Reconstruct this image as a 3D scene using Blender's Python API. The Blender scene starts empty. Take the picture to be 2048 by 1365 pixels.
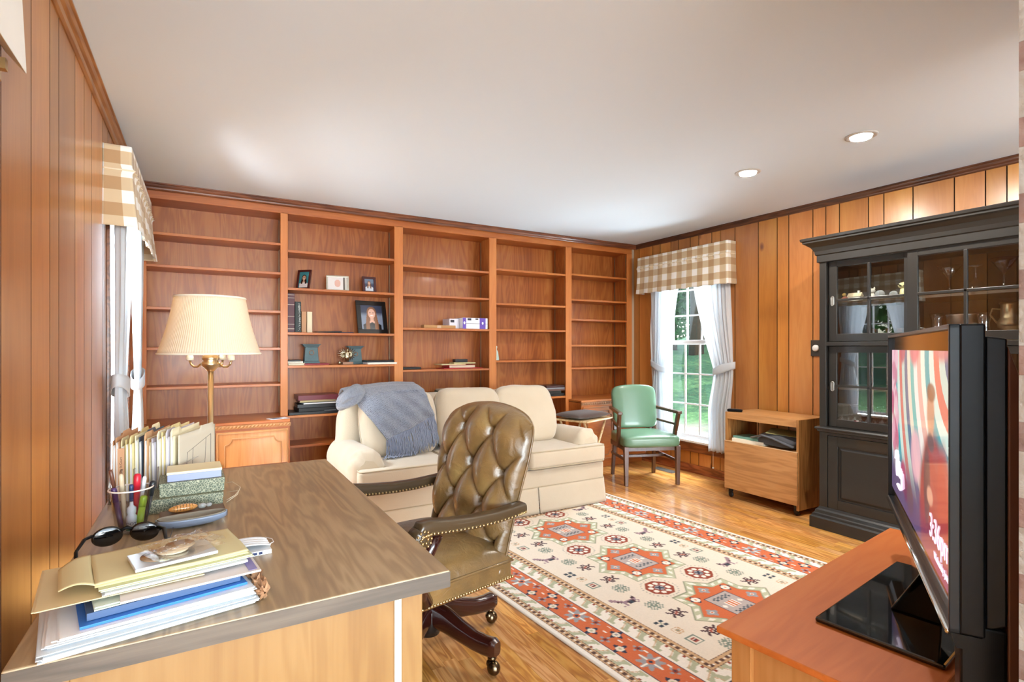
import bpy, math, random
import numpy as np
from mathutils import Vector, Matrix, noise
random.seed(7)
PI = math.pi
S = bpy.context.scene
C = S.collection

# ------------------------------------------------------------------ camera
FPX, CAM_Z, YAW = 1062.6, 1.261, 30.22
cd = bpy.data.cameras.new('camera'); cam = bpy.data.objects.new('camera', cd); C.objects.link(cam)
cd.sensor_width = 36.0; cd.lens = 36.0 * FPX / 2048; cd.shift_y = 14.5 / 2048
cd.clip_start = 0.02; cd.clip_end = 300
cam.location = (0, 0, CAM_Z); cam.rotation_euler = (math.radians(90), 0, math.radians(-YAW))
S.camera = cam

# ------------------------------------------------------------------ world, sun, exposure
S.view_settings.view_transform = 'Standard'; S.view_settings.look = 'None'
S.view_settings.gamma = 1.0; S.view_settings.use_curve_mapping = False
S.view_settings.exposure = 0.52
S.cycles.max_bounces = 8; S.cycles.diffuse_bounces = 4; S.cycles.glossy_bounces = 4
S.cycles.transmission_bounces = 8; S.cycles.transparent_max_bounces = 12
S.cycles.caustics_reflective = False; S.cycles.caustics_refractive = False
S.cycles.sample_clamp_indirect = 6.0
w = bpy.data.worlds.new('sky'); S.world = w; w.use_nodes = True
wn = w.node_tree.nodes; wn.clear()
wo = wn.new('ShaderNodeOutputWorld'); bg = wn.new('ShaderNodeBackground'); sk = wn.new('ShaderNodeTexSky')
sk.sky_type = 'NISHITA'; sk.sun_disc = False; sk.sun_elevation = math.radians(50); sk.sun_rotation = math.radians(200)
bg.inputs['Strength'].default_value = 0.6
w.node_tree.links.new(sk.outputs[0], bg.inputs[0]); w.node_tree.links.new(bg.outputs[0], wo.inputs[0])

def light(name, kind, loc, energy, color=(1, 1, 1), size=None, rot=None, target=None, **kw):
    d = bpy.data.lights.new(name, kind); o = bpy.data.objects.new(name, d); C.objects.link(o)
    o.location = loc; d.energy = energy; d.color = color
    if size is not None:
        if kind == 'AREA':
            d.shape = 'RECTANGLE'; d.size, d.size_y = size
        elif kind == 'SUN': d.angle = size
        else: d.shadow_soft_size = size
    if target is not None:
        o.rotation_euler = (Vector(target) - Vector(loc)).to_track_quat('-Z', 'Y').to_euler()
    elif rot: o.rotation_euler = rot
    for k, v in kw.items(): setattr(d, k, v)
    return o
# sun outside, raking across the lawn parallel to the window walls (none of it enters the room)
light('sun', 'SUN', (8, -6, 12), 4.0, (1.0, 0.95, 0.84), size=0.01, target=(9.5, 0, 0))
# daylight of the two side windows (broad light hanging outside above each window)
light('daylight_right_window', 'AREA', (5.3, 3.8, 3.3), 650, (0.84, 0.94, 1.0), size=(1.9, 1.3), target=(4.0, 3.7, 0.9))
light('daylight_left_window', 'AREA', (-1.5, 3.8, 3.3), 1500, (0.84, 0.93, 1.0), size=(1.9, 1.3), target=(-0.1, 3.8, 0.9))
# added fill light behind the camera, in the unseen adjoining room
light('fill_behind_camera', 'AREA', (0.8, -5.6, 1.34), 850, (0.82, 0.93, 1.0), size=(6.4, 2.0), rot=(math.radians(125), 0, 0))
light('ceiling_fill_right', 'AREA', (5.3, 3.8, -0.12), 330, (0.86, 0.97, 1.0), size=(2.2, 0.9), target=(1.6, 2.6, 2.4))  # added lamps low outside both windows, lifting the ceiling like lawn bounce
light('ceiling_fill_left', 'AREA', (-1.45, 3.8, -0.12), 330, (0.86, 0.95, 1.0), size=(2.2, 0.9), target=(1.8, 2.6, 2.4))

# ------------------------------------------------------------------ mesh helpers
def lin(h):
    if isinstance(h, (tuple, list)): return tuple(h[:3])
    h = h.lstrip('#'); r = [int(h[i:i + 2], 16) / 255 for i in (0, 2, 4)]
    return tuple(x / 12.92 if x <= 0.04045 else ((x + 0.055) / 1.055) ** 2.4 for x in r)

def frame_of(t):
    t = t.normalized(); a = Vector((0, 0, 1)) if abs(t.z) < 0.9 else Vector((1, 0, 0))
    u = t.cross(a).normalized(); return u, t.cross(u).normalized()

class MB:
    def __init__(s): s.v = []; s.f = []; s.m = []; s.s = []; s.uv = None; s.col = None
    def add(s, vs, fs, mat=0, smooth=False, M=None):
        n = len(s.v)
        s.v += [tuple(M @ Vector(p)) for p in vs] if M else [tuple(p) for p in vs]
        s.f += [tuple(i + n for i in f) for f in fs]; s.m += [mat] * len(fs); s.s += [smooth] * len(fs); return s
    def box(s, x0, x1, y0, y1, z0, z1, mat=0, M=None):
        x0, x1 = sorted((x0, x1)); y0, y1 = sorted((y0, y1)); z0, z1 = sorted((z0, z1))
        vs = [(x, y, z) for x in (x0, x1) for y in (y0, y1) for z in (z0, z1)]
        return s.add(vs, [(0, 1, 3, 2), (4, 6, 7, 5), (0, 4, 5, 1), (2, 3, 7, 6), (0, 2, 6, 4), (1, 5, 7, 3)], mat, False, M)
    def hexa(s, b, t, mat=0, M=None, smooth=False):     # b,t: 4 corners each, counter-clockwise from above
        return s.add(list(b) + list(t), [(3, 2, 1, 0), (4, 5, 6, 7)] + [(i, (i + 1) % 4, 4 + (i + 1) % 4, 4 + i) for i in range(4)], mat, smooth, M)
    def tube(s, pts, r, n=8, mat=0, M=None, closed=False, flat=1.0):
        P = [Vector(p) for p in pts]; k = len(P); R = list(r) if isinstance(r, (list, tuple)) else [r] * k
        vs = []; up = None
        for i, p in enumerate(P):
            t = (P[(i + 1) % k] - P[i - 1]) if closed else (P[min(i + 1, k - 1)] - P[max(i - 1, 0)])
            if t.length < 1e-9: t = Vector((0, 0, 1))
            t.normalize()
            if up is None: u, w_ = frame_of(t)
            else:
                u = (up - t * up.dot(t))
                u = u.normalized() if u.length > 1e-6 else frame_of(t)[0]
                w_ = t.cross(u)
            up = u
            for j in range(n):
                a = 2 * PI * j / n; vs.append(p + (u * math.cos(a) + w_ * math.sin(a) * flat) * R[i])
        fs = []
        for i in range(k if closed else k - 1):
            for j in range(n):
                fs.append((i * n + j, i * n + (j + 1) % n, ((i + 1) % k) * n + (j + 1) % n, ((i + 1) % k) * n + j))
        if not closed: fs += [tuple(reversed(range(n))), tuple((k - 1) * n + j for j in range(n))]
        return s.add(vs, fs, mat, True, M)
    def lathe(s, prof, n=24, c=(0, 0, 0), mat=0, M=None, smooth=True):
        vs = []; fs = []
        for r, z in prof:
            for j in range(n):
                a = 2 * PI * j / n; vs.append((c[0] + max(r, 1e-4) * math.cos(a), c[1] + max(r, 1e-4) * math.sin(a), c[2] + z))
        for i in range(len(prof) - 1):
            for j in range(n): fs.append((i * n + j, i * n + (j + 1) % n, (i + 1) * n + (j + 1) % n, (i + 1) * n + j))
        if prof[0][0] > 1e-3: fs.append(tuple(reversed(range(n))))
        if prof[-1][0] > 1e-3: fs.append(tuple((len(prof) - 1) * n + j for j in range(n)))
        return s.add(vs, fs, mat, smooth, M)
    def grid(s, fn, nu, nv, mat=0, M=None, cu=False, cv=False, smooth=True, both=0):
        vs = [fn(i / nu, j / nv) for j in range(nv if cv else nv + 1) for i in range(nu if cu else nu + 1)]
        W = nu if cu else nu + 1; H = nv if cv else nv + 1; fs = []
        for j in range(nv):
            for i in range(nu):
                a = j * W + i; b = j * W + (i + 1) % W; c = ((j + 1) % H) * W + (i + 1) % W; d = ((j + 1) % H) * W + i
                fs.append((a, b, c, d))
        return s.add(vs, fs, mat, smooth, M)
    def prism(s, poly, axis, a0, a1, mat=0, M=None, smooth=False):   # poly in the two other axes, in order
        n = len(poly)
        def pt(p, a):
            return {'x': (a, p[0], p[1]), 'y': (p[0], a, p[1]), 'z': (p[0], p[1], a)}[axis]
        vs = [pt(p, a0) for p in poly] + [pt(p, a1) for p in poly]
        fs = [tuple(reversed(range(n))), tuple(range(n, 2 * n))] + [(i, (i + 1) % n, n + (i + 1) % n, n + i) for i in range(n)]
        return s.add(vs, fs, mat, smooth, M)
    def ball(s, c, r, n=10, mat=0, M=None, e1=1.0, e2=1.0, m=None):
        rx, ry, rz = (r, r, r) if not isinstance(r, (tuple, list)) else r; m = m or n
        def sp(x, e): return math.copysign(abs(x) ** e, x)
        def fn(u, v):
            a = 2 * PI * u; b = PI * (v - 0.5)
            return (c[0] + rx * sp(math.cos(b), e1) * sp(math.cos(a), e2), c[1] + ry * sp(math.cos(b), e1) * sp(math.sin(a), e2), c[2] + rz * sp(math.sin(b), e1))
        return s.grid(fn, n * 2, m, mat, M, cu=True)
    def build(s, name, mats, parent=None, bevel=0, seg=2, subsurf=0, solid=0, fix=True, kind=None, label=None):
        me = bpy.data.meshes.new(name); me.from_pydata(s.v, [], s.f)
        for i in range(len(me.polygons)):
            me.polygons[i].material_index = s.m[i]; me.polygons[i].use_smooth = s.s[i]
        if not isinstance(mats, (list, tuple)): mats = [mats]
        for m in mats: me.materials.append(m)
        if s.uv:
            ul = me.uv_layers.new(name='UVMap')
            for l in me.loops: ul.data[l.index].uv = s.uv[l.vertex_index]
        if s.col:
            at = me.color_attributes.new('Col', 'FLOAT_COLOR', 'POINT')
            at.data.foreach_set('color', np.array(s.col, dtype=np.float32).ravel())
        if fix:
            import bmesh
            b = bmesh.new(); b.from_mesh(me); bmesh.ops.recalc_face_normals(b, faces=b.faces); b.to_mesh(me); b.free()
        me.update()
        o = bpy.data.objects.new(name, me); C.objects.link(o)
        if parent is not None: o.parent = parent
        if solid:
            md = o.modifiers.new('thickness', 'SOLIDIFY'); md.thickness = solid; md.offset = 0
        if bevel:
            md = o.modifiers.new('bevel', 'BEVEL'); md.width = bevel; md.segments = seg; md.limit_method = 'ANGLE'; md.angle_limit = 0.7
        if subsurf:
            md = o.modifiers.new('smooth', 'SUBSURF'); md.levels = subsurf; md.render_levels = subsurf
        if kind: o['kind'] = kind
        if label: o['label'] = label
        return o

def thing(name, label, cat, loc=(0, 0, 0), rz=0, group=None, rot=None):
    o = bpy.data.objects.new(name, None); C.objects.link(o); o.location = loc
    o.rotation_euler = rot if rot else (0, 0, rz); o['label'] = label; o['category'] = cat
    o.empty_display_size = 0.1
    if group: o['group'] = group
    return o
def tag(o, label, cat, group=None, kind=None, loc=None, rz=None, rot=None):
    o['label'] = label; o['category'] = cat
    if group: o['group'] = group
    if kind: o['kind'] = kind
    if loc: o.location = loc
    if rz is not None: o.rotation_euler = (0, 0, rz)
    if rot: o.rotation_euler = rot
    return o
def dup(root, loc, rz=0, label=None, group=None):
    r = root.copy(); C.objects.link(r); r.location = loc; r.rotation_euler = (0, 0, rz)
    if label: r['label'] = label
    if group: r['group'] = group
    for ch in list(root.children):
        c = ch.copy(); C.objects.link(c); c.parent = r
        for g in list(ch.children):
            d = g.copy(); C.objects.link(d); d.parent = c
    return r
def struct(name, mb, mats, parent=None, **kw):
    o = mb.build(name, mats, parent, **kw)
    if parent is None: o['kind'] = 'structure'
    return o
def RZ(a): return Matrix.Rotation(a, 4, 'Z')
def T(x, y, z=0): return Matrix.Translation((x, y, z))

# ------------------------------------------------------------------ materials
_M = {}
def nodes(name):
    m = bpy.data.materials.new(name); m.use_nodes = True; nt = m.node_tree
    b = nt.nodes.get('Principled BSDF'); return m, nt, b
def N(nt, t, **kw):
    n = nt.nodes.new(t)
    for k, v in kw.items():
        if k in n.inputs: n.inputs[k].default_value = v
        else: setattr(n, k, v)
    return n
def ramp(nt, fac, stops, interp='LINEAR'):
    r = nt.nodes.new('ShaderNodeValToRGB'); r.color_ramp.interpolation = interp
    e = r.color_ramp.elements
    while len(e) < len(stops): e.new(0.5)
    for i, (p, c) in enumerate(stops): e[i].position = p; e[i].color = (*lin(c), 1)
    nt.links.new(fac, r.inputs[0]); return r.outputs[0]
def mixc(nt, a, b, f, mode='MIX'):
    m = nt.nodes.new('ShaderNodeMix'); m.data_type = 'RGBA'; m.blend_type = mode
    for k, x in ((6, a), (7, b), (0, f)):
        if isinstance(x, (int, float)): m.inputs[k].default_value = x
        elif isinstance(x, (tuple, str)): m.inputs[k].default_value = (*lin(x), 1)
        else: nt.links.new(x, m.inputs[k])
    return m.outputs[2]
def math_(nt, op, a, b=0.0, c=None):
    m = nt.nodes.new('ShaderNodeMath'); m.operation = op
    for k, x in ((0, a), (1, b), (2, c)):
        if x is None: continue
        if isinstance(x, (int, float)): m.inputs[k].default_value = x
        else: nt.links.new(x, m.inputs[k])
    return m.outputs[0]
def bump(nt, b, h, strength=0.2, dist=0.002):
    n = nt.nodes.new('ShaderNodeBump'); n.inputs['Strength'].default_value = strength; n.inputs['Distance'].default_value = dist
    nt.links.new(h, n.inputs['Height']); nt.links.new(n.outputs[0], b.inputs['Normal'])
def plain(name, col, rough=0.5, metal=0, spec=0.5, coat=0, trans=0, ior=1.45, sheen=0, emit=None, es=0, alpha=1, nb=0, ns=60, var=0.0):
    if name in _M: return _M[name]
    m, nt, b = nodes(name); _M[name] = m
    b.inputs['Base Color'].default_value = (*lin(col), 1); b.inputs['Roughness'].default_value = rough
    b.inputs['Metallic'].default_value = metal; b.inputs['Specular IOR Level'].default_value = spec
    b.inputs['Coat Weight'].default_value = coat; b.inputs['Coat Roughness'].default_value = 0.08
    b.inputs['Transmission Weight'].default_value = trans; b.inputs['IOR'].default_value = ior
    b.inputs['Sheen Weight'].default_value = sheen; b.inputs['Alpha'].default_value = alpha
    if emit: b.inputs['Emission Color'].default_value = (*lin(emit), 1); b.inputs['Emission Strength'].default_value = es
    if nb or var:
        tc = N(nt, 'ShaderNodeTexCoord'); no = N(nt, 'ShaderNodeTexNoise', Scale=ns, Detail=4.0)
        nt.links.new(tc.outputs['Object'], no.inputs['Vector'])
        if nb: bump(nt, b, no.outputs['Fac'], nb, 0.003)
        if var:
            c = mixc(nt, (*[x * (1 - var) for x in lin(col)],), (*[min(1, x * (1 + var)) for x in lin(col)],), no.outputs['Fac'])
            nt.links.new(c, b.inputs['Base Color'])
    return m
def wood(name, dark, mid, light, axis='x', rough=0.35, coat=0.3, scale=1.0, ring=0.35, boards=False, knots=False, fine=0.25, distort=1.0, seed=0.0, croug=0.12):
    if name in _M: return _M[name]
    m, nt, b = nodes(name); _M[name] = m
    tc = N(nt, 'ShaderNodeTexCoord'); src = tc.outputs['UV' if boards else 'Object']
    # reorder so that x = along the grain
    sep = N(nt, 'ShaderNodeSeparateXYZ'); nt.links.new(src, sep.inputs[0])
    cmb = N(nt, 'ShaderNodeCombineXYZ')
    order = {'x': (0, 1, 2), 'y': (1, 0, 2), 'z': (2, 0, 1)}['x' if boards else axis]
    for i, k in enumerate(order): nt.links.new(sep.outputs[k], cmb.inputs[i])
    v = cmb.outputs[0]
    oi = N(nt, 'ShaderNodeObjectInfo')
    off = N(nt, 'ShaderNodeVectorMath', operation='MULTIPLY_ADD'); nt.links.new(oi.outputs['Random'], off.inputs[0])
    off.inputs[1].default_value = (0, 0, 0) if boards else (0, 0, 0); nt.links.new(v, off.inputs[2])
    mp = N(nt, 'ShaderNodeMapping'); nt.links.new(v, mp.inputs[0])
    mp.inputs['Scale'].default_value = (0.55 * scale, 5.0 * scale, 5.0 * scale); mp.inputs['Location'].default_value = (seed, seed * 1.7, seed * 0.3)
    n1 = N(nt, 'ShaderNodeTexNoise', Scale=1.6, Detail=3.0, Roughness=0.55, Distortion=0.3 * distort); nt.links.new(mp.outputs[0], n1.inputs['Vector'])
    rg = math_(nt, 'SINE', math_(nt, 'MULTIPLY', n1.outputs['Fac'], 55.0))
    rg = math_(nt, 'MULTIPLY_ADD', rg, 0.5, 0.5)
    mp2 = N(nt, 'ShaderNodeMapping'); nt.links.new(v, mp2.inputs[0]); mp2.inputs['Scale'].default_value = (6.0 * scale, 170.0 * scale, 170.0 * scale)
    n2 = N(nt, 'ShaderNodeTexNoise', Scale=1.0, Detail=3.0, Roughness=0.6); nt.links.new(mp2.outputs[0], n2.inputs['Vector'])
    mp3 = N(nt, 'ShaderNodeMapping'); nt.links.new(v, mp3.inputs[0]); mp3.inputs['Scale'].default_value = (0.8, 5.0, 5.0)
    n3 = N(nt, 'ShaderNodeTexNoise', Scale=1.0, Detail=2.0); nt.links.new(mp3.outputs[0], n3.inputs['Vector'])
    f = math_(nt, 'ADD', math_(nt, 'MULTIPLY', rg, ring), math_(nt, 'MULTIPLY', n2.outputs['Fac'], fine))
    f = math_(nt, 'ADD', f, math_(nt, 'MULTIPLY', n3.outputs['Fac'], 1.0 - ring - fine))
    col = ramp(nt, f, [(0.22, dark), (0.5, mid), (0.78, light)])
    if boards:
        at = N(nt, 'ShaderNodeAttribute', attribute_name='Col')
        sp = N(nt, 'ShaderNodeSeparateColor'); nt.links.new(at.outputs['Color'], sp.inputs[0])
        k = math_(nt, 'MULTIPLY_ADD', sp.outputs[0], 0.42, 0.78)
        cc = N(nt, 'ShaderNodeCombineColor'); nt.links.new(k, cc.inputs[0]); nt.links.new(k, cc.inputs[1])
        nt.links.new(math_(nt, 'MULTIPLY', k, math_(nt, 'MULTIPLY_ADD', sp.outputs[1], 0.5, 0.72)), cc.inputs[2])
        col = mixc(nt, col, cc.outputs[0], 1.0, 'MULTIPLY')
    if knots:
        mk = N(nt, 'ShaderNodeMapping'); nt.links.new(v, mk.inputs[0]); mk.inputs['Scale'].default_value = (2.6, 4.8, 1.0)
        vo = N(nt, 'ShaderNodeTexVoronoi', Scale=1.0); nt.links.new(mk.outputs[0], vo.inputs['Vector'])
        sc = N(nt, 'ShaderNodeSeparateColor'); nt.links.new(vo.outputs['Color'], sc.inputs[0])
        pick = math_(nt, 'GREATER_THAN', sc.outputs[0], 0.55)
        kn = N(nt, 'ShaderNodeMapRange'); kn.inputs['From Min'].default_value = 0.05; kn.inputs['From Max'].default_value = 0.13
        kn.inputs['To Min'].default_value = 1.0; kn.inputs['To Max'].default_value = 0.0; nt.links.new(vo.outputs['Distance'], kn.inputs['Value'])
        col = mixc(nt, col, '#5a2410', math_(nt, 'MULTIPLY', math_(nt, 'MULTIPLY', kn.outputs[0], pick), 0.85))
    nt.links.new(col, b.inputs['Base Color'])
    b.inputs['Roughness'].default_value = rough; b.inputs['Coat Weight'].default_value = coat; b.inputs['Coat Roughness'].default_value = croug
    bump(nt, b, n2.outputs['Fac'], 0.08, 0.001)
    return m
def cloth(name, col, col2=None, rough=0.9, scale=900, sheen=0.3, bmp=0.25, trans=0, wr=0.0):
    if name in _M: return _M[name]
    m, nt, b = nodes(name); _M[name] = m
    tc = N(nt, 'ShaderNodeTexCoord'); no = N(nt, 'ShaderNodeTexNoise', Scale=scale / 6, Detail=3.0); nt.links.new(tc.outputs['Object'], no.inputs['Vector'])
    n2 = N(nt, 'ShaderNodeTexNoise', Scale=4.0, Detail=3.0); nt.links.new(tc.outputs['Object'], n2.inputs['Vector'])
    c = mixc(nt, col, col2 or col, n2.outputs['Fac']); nt.links.new(c, b.inputs['Base Color'])
    b.inputs['Roughness'].default_value = rough; b.inputs['Sheen Weight'].default_value = sheen; b.inputs['Specular IOR Level'].default_value = 0.2
    h = math_(nt, 'ADD', math_(nt, 'MULTIPLY', no.outputs['Fac'], 0.3), math_(nt, 'MULTIPLY', n2.outputs['Fac'], wr))
    bump(nt, b, h, bmp, 0.004)
    if trans:
        out = nt.nodes.get('Material Output'); tr = N(nt, 'ShaderNodeBsdfTranslucent'); mx = N(nt, 'ShaderNodeMixShader')
        nt.links.new(c, tr.inputs[0])
        mx.inputs[0].default_value = trans; nt.links.new(b.outputs[0], mx.inputs[1]); nt.links.new(tr.outputs[0], mx.inputs[2]); nt.links.new(mx.outputs[0], out.inputs[0])
    return m
def attr_mat(name, rough=0.5, emit=0.0, coat=0, bmp=0, bscale=300):
    if name in _M: return _M[name]
    m, nt, b = nodes(name); _M[name] = m
    at = N(nt, 'ShaderNodeAttribute', attribute_name='Col'); nt.links.new(at.outputs['Color'], b.inputs['Base Color'])
    b.inputs['Roughness'].default_value = rough; b.inputs['Coat Weight'].default_value = coat; b.inputs['Coat Roughness'].default_value = 0.03
    if emit:
        nt.links.new(at.outputs['Color'], b.inputs['Emission Color']); b.inputs['Emission Strength'].default_value = emit
        b.inputs['Base Color'].default_value = (0.01, 0.01, 0.01, 1)
        for l in list(b.inputs['Base Color'].links): nt.links.remove(l)
    if bmp:
        tc = N(nt, 'ShaderNodeTexCoord'); no = N(nt, 'ShaderNodeTexNoise', Scale=bscale, Detail=3.0); nt.links.new(tc.outputs['Object'], no.inputs['Vector'])
        bump(nt, b, no.outputs['Fac'], bmp, 0.006)
    return m
def text(body, size, loc, rot, mat, name='lettering', parent=None, extrude=0.0004, align='CENTER', shear=0, sx=1.0):
    cu = bpy.data.curves.new(name, 'FONT'); cu.body = body; cu.size = size; cu.extrude = extrude; cu.align_x = align; cu.align_y = 'CENTER'; cu.shear = shear
    tmp = bpy.data.objects.new(name, cu); me = bpy.data.meshes.new_from_object(tmp); bpy.data.objects.remove(tmp)
    o = bpy.data.objects.new(name, me); C.objects.link(o); me.materials.clear(); me.materials.append(mat)
    o.location = loc; o.rotation_euler = rot; o.scale = (sx, 1, 1); o.parent = parent
    return o

PAINT_WHITE = plain('white_paint', '#e9e8e6', 0.55)
M_CEIL = plain('ceiling_paint', '#dbe9f7', 0.9, spec=0.2)
M_PINE = wood('knotty_pine_boards', '#9c5c27', '#b77637', '#c98e4a', boards=True, knots=True, ring=0.07, fine=0.10, rough=0.36, coat=0.6, croug=0.24)
M_PINE_L = _M['knotty_pine_boards']
M_GROOVE = plain('groove_shadow_wood', '#3a1d0c', 0.8)
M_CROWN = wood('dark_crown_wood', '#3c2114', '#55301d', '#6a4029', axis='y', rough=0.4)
M_FLOOR = wood('oak_strip_floor', '#9f5f28', '#c98d49', '#dfaa69', boards=True, ring=0.34, fine=0.2, rough=0.28, coat=0.5, croug=0.10, scale=1.3)
M_BC = wood('bookcase_birch_vertical', '#8a4415', '#ad6228', '#c27c3c', axis='z', ring=0.20, fine=0.14, rough=0.42, coat=0.15, scale=0.9, distort=2.5)
M_BCX = wood('bookcase_birch_horizontal', '#95491a', '#b4652a', '#c67d3f', axis='x', ring=0.10, fine=0.14, rough=0.42, coat=0.15)
M_BCF = wood('bookcase_face_wood', '#a85a22', '#c27334', '#d08846', axis='z', ring=0.08, fine=0.14, rough=0.5, coat=0.12)
M_BRASS = plain('aged_brass', '#b99b6b', 0.3, metal=1)
M_STEEL = plain('brushed_steel', '#c9c6c0', 0.28, metal=1)
M_GLASS = plain('clear_glass', '#ffffff', 0.0, trans=1, ior=1.45)
def pane_glass(name, tint=(1, 1, 1), refl=0.08):
    if name in _M: return _M[name]
    m = bpy.data.materials.new(name); m.use_nodes = True; nt = m.node_tree; nt.nodes.clear(); _M[name] = m
    o = N(nt, 'ShaderNodeOutputMaterial'); t = N(nt, 'ShaderNodeBsdfTransparent'); g = N(nt, 'ShaderNodeBsdfGlossy'); g.inputs['Roughness'].default_value = 0.0
    t.inputs[0].default_value = (*tint, 1)
    f = N(nt, 'ShaderNodeLayerWeight'); f.inputs['Blend'].default_value = 0.5
    mx = N(nt, 'ShaderNodeMixShader'); k = math_(nt, 'MULTIPLY_ADD', math_(nt, 'POWER', f.outputs['Facing'], 4.0), 0.55, refl + 0.04)
    nt.links.new(k, mx.inputs[0]); nt.links.new(t.outputs[0], mx.inputs[1]); nt.links.new(g.outputs[0], mx.inputs[2]); nt.links.new(mx.outputs[0], o.inputs[0])
    return m
M_PANE = pane_glass('window_pane', refl=0.0)
# ------------------------------------------------------------------ room shell
H = 2.44; RX = 4.30; LX = -0.42; BY = 4.88; NY = 0.36
def plank(mb, P0, du, dv, dn, u0, u1, v0, v1, th, rnd, ch=0.0014):
    """one board: u across, v along; du,dv,dn unit vectors; uv = (along, across) in metres"""
    P0, du, dv, dn = map(Vector, (P0, du, dv, dn))
    o = [P0 + du * u + dv * v for u, v in ((u0, v0), (u1, v0), (u1, v1), (u0, v1))]
    i = [P0 + du * u + dv * v + dn * th for u, v in ((u0 + ch, v0), (u1 - ch, v0), (u1 - ch, v1), (u0 + ch, v1))]
    mb.add(o + i, [(4, 5, 6, 7)]); mb.f += [tuple(q + len(mb.v) - 8 for q in f_) for f_ in ((0, 1, 5, 4), (1, 2, 6, 5), (2, 3, 7, 6), (3, 0, 4, 7))]; mb.m += [1] * 4; mb.s += [False] * 4
    ro, rv = rnd[2] * 7.3, rnd[3] * 5.1
    mb.uv += [(v + ro, u + rv) for u, v in ((u0, v0), (u1, v0), (u1, v1), (u0, v1))] * 2
    mb.col += [(rnd[0], rnd[1], rnd[2], 1)] * 8
def new_planks():
    mb = MB(); mb.uv = []; mb.col = []; return mb
R_SEAMS = [4.88, 4.72, 4.501, 4.290, 4.182, 4.028, 3.922, 3.767, 3.661, 3.504, 3.401, 3.242, 3.0, 2.82, 2.714, 2.508, 2.404, 2.299, 2.09, 1.986, 1.802, 1.565, 1.403, 1.299, 1.07, 0.93, 0.72, 0.55, 0.30, 0.05]
L_SEAMS = [0.0, 0.2, 0.42, 0.55, 0.78, 0.95, 1.18, 1.40, 1.55, 1.726, 1.988, 2.201, 2.324, 2.588, 2.767, 2.94, 3.232, 3.406, 3.54, 3.739, 3.86, 4.04, 4.16, 4.37, 4.6, 4.88]
OPY0, OPY1, OPZ0, OPZ1 = 3.40, 4.17, 0.30, 2.20
def plank_wall(name, X, nx, seams, seed, backing):
    rr = random.Random(seed); mb = new_planks(); ss = sorted(seams)
    for a, b in zip(ss[:-1], ss[1:]):
        rnd = [rr.random() for _ in range(4)]
        ys = [a + 0.002] + [q for q in (OPY0, OPY1) if a < q < b] + [b - 0.002]
        for y0, y1 in zip(ys[:-1], ys[1:]):
            zs = [(0.0, H)] if (y1 <= OPY0 + 1e-4 or y0 >= OPY1 - 1e-4) else [(0.0, OPZ0), (OPZ1, H)]
            for z0, z1 in zs:
                plank(mb, (X, 0, 0), (0, 1, 0), (0, 0, 1), (nx, 0, 0), y0, y1, z0, z1, 0.012, rnd)
    o = struct(name, mb, [M_PINE, M_GROOVE], fix=True)
    y0, y1 = ss[0], ss[-1]; bk = MB(); xa, xb = X - nx * 0.08, X - nx * 0.001
    bk.box(xa, xb, y0, OPY0, 0, H); bk.box(xa, xb, OPY1, y1, 0, H); bk.box(xa, xb, OPY0, OPY1, 0, OPZ0); bk.box(xa, xb, OPY0, OPY1, OPZ1, H)
    bk.build('backing', M_GROOVE, o)
    return o
plank_wall('wall_right', RX + 0.012, -1, R_SEAMS, 3, None)
plank_wall('wall_left', LX - 0.012, 1, L_SEAMS, 5, None)
struct('wall_back', MB().box(LX - 0.09, RX + 0.09, BY, BY + 0.08, 0, H), M_BC)
# ceiling over this room and the adjoining one
struct('ceiling', MB().box(LX - 0.09, RX + 0.09, -0.05, BY + 0.08, H, H + 0.1).box(-3.1, RX + 0.09, -5.9, -0.05, H, H + 0.1), M_CEIL)
# oak strip floor, strips running toward the bookcase
fl = new_planks(); rr = random.Random(11); x = -3.0; sw = 0.0572
while x < RX + 0.01:
    y = -5.7 - rr.random() * 0.8
    while y < BY:
        ln = 0.35 + rr.random() * 0.95; rnd = [rr.random() for _ in range(4)]
        plank(fl, (0, 0, -0.012), (1, 0, 0), (0, 1, 0), (0, 0, 1), x + 0.0002, x + sw - 0.0003, max(y, -5.7) + 0.0004, min(y + ln, BY) - 0.0004, 0.012, rnd, 0.0001)
        y += ln
    x += sw
_f = fl.build('floor', [M_FLOOR, M_FLOOR], None); _f['kind'] = 'structure'
# soften strip chamfer: backing just below
MB().box(-3.05, RX + 0.09, -5.75, BY + 0.05, -0.1, -0.0125).build('subfloor', M_GROOVE, _f)
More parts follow.
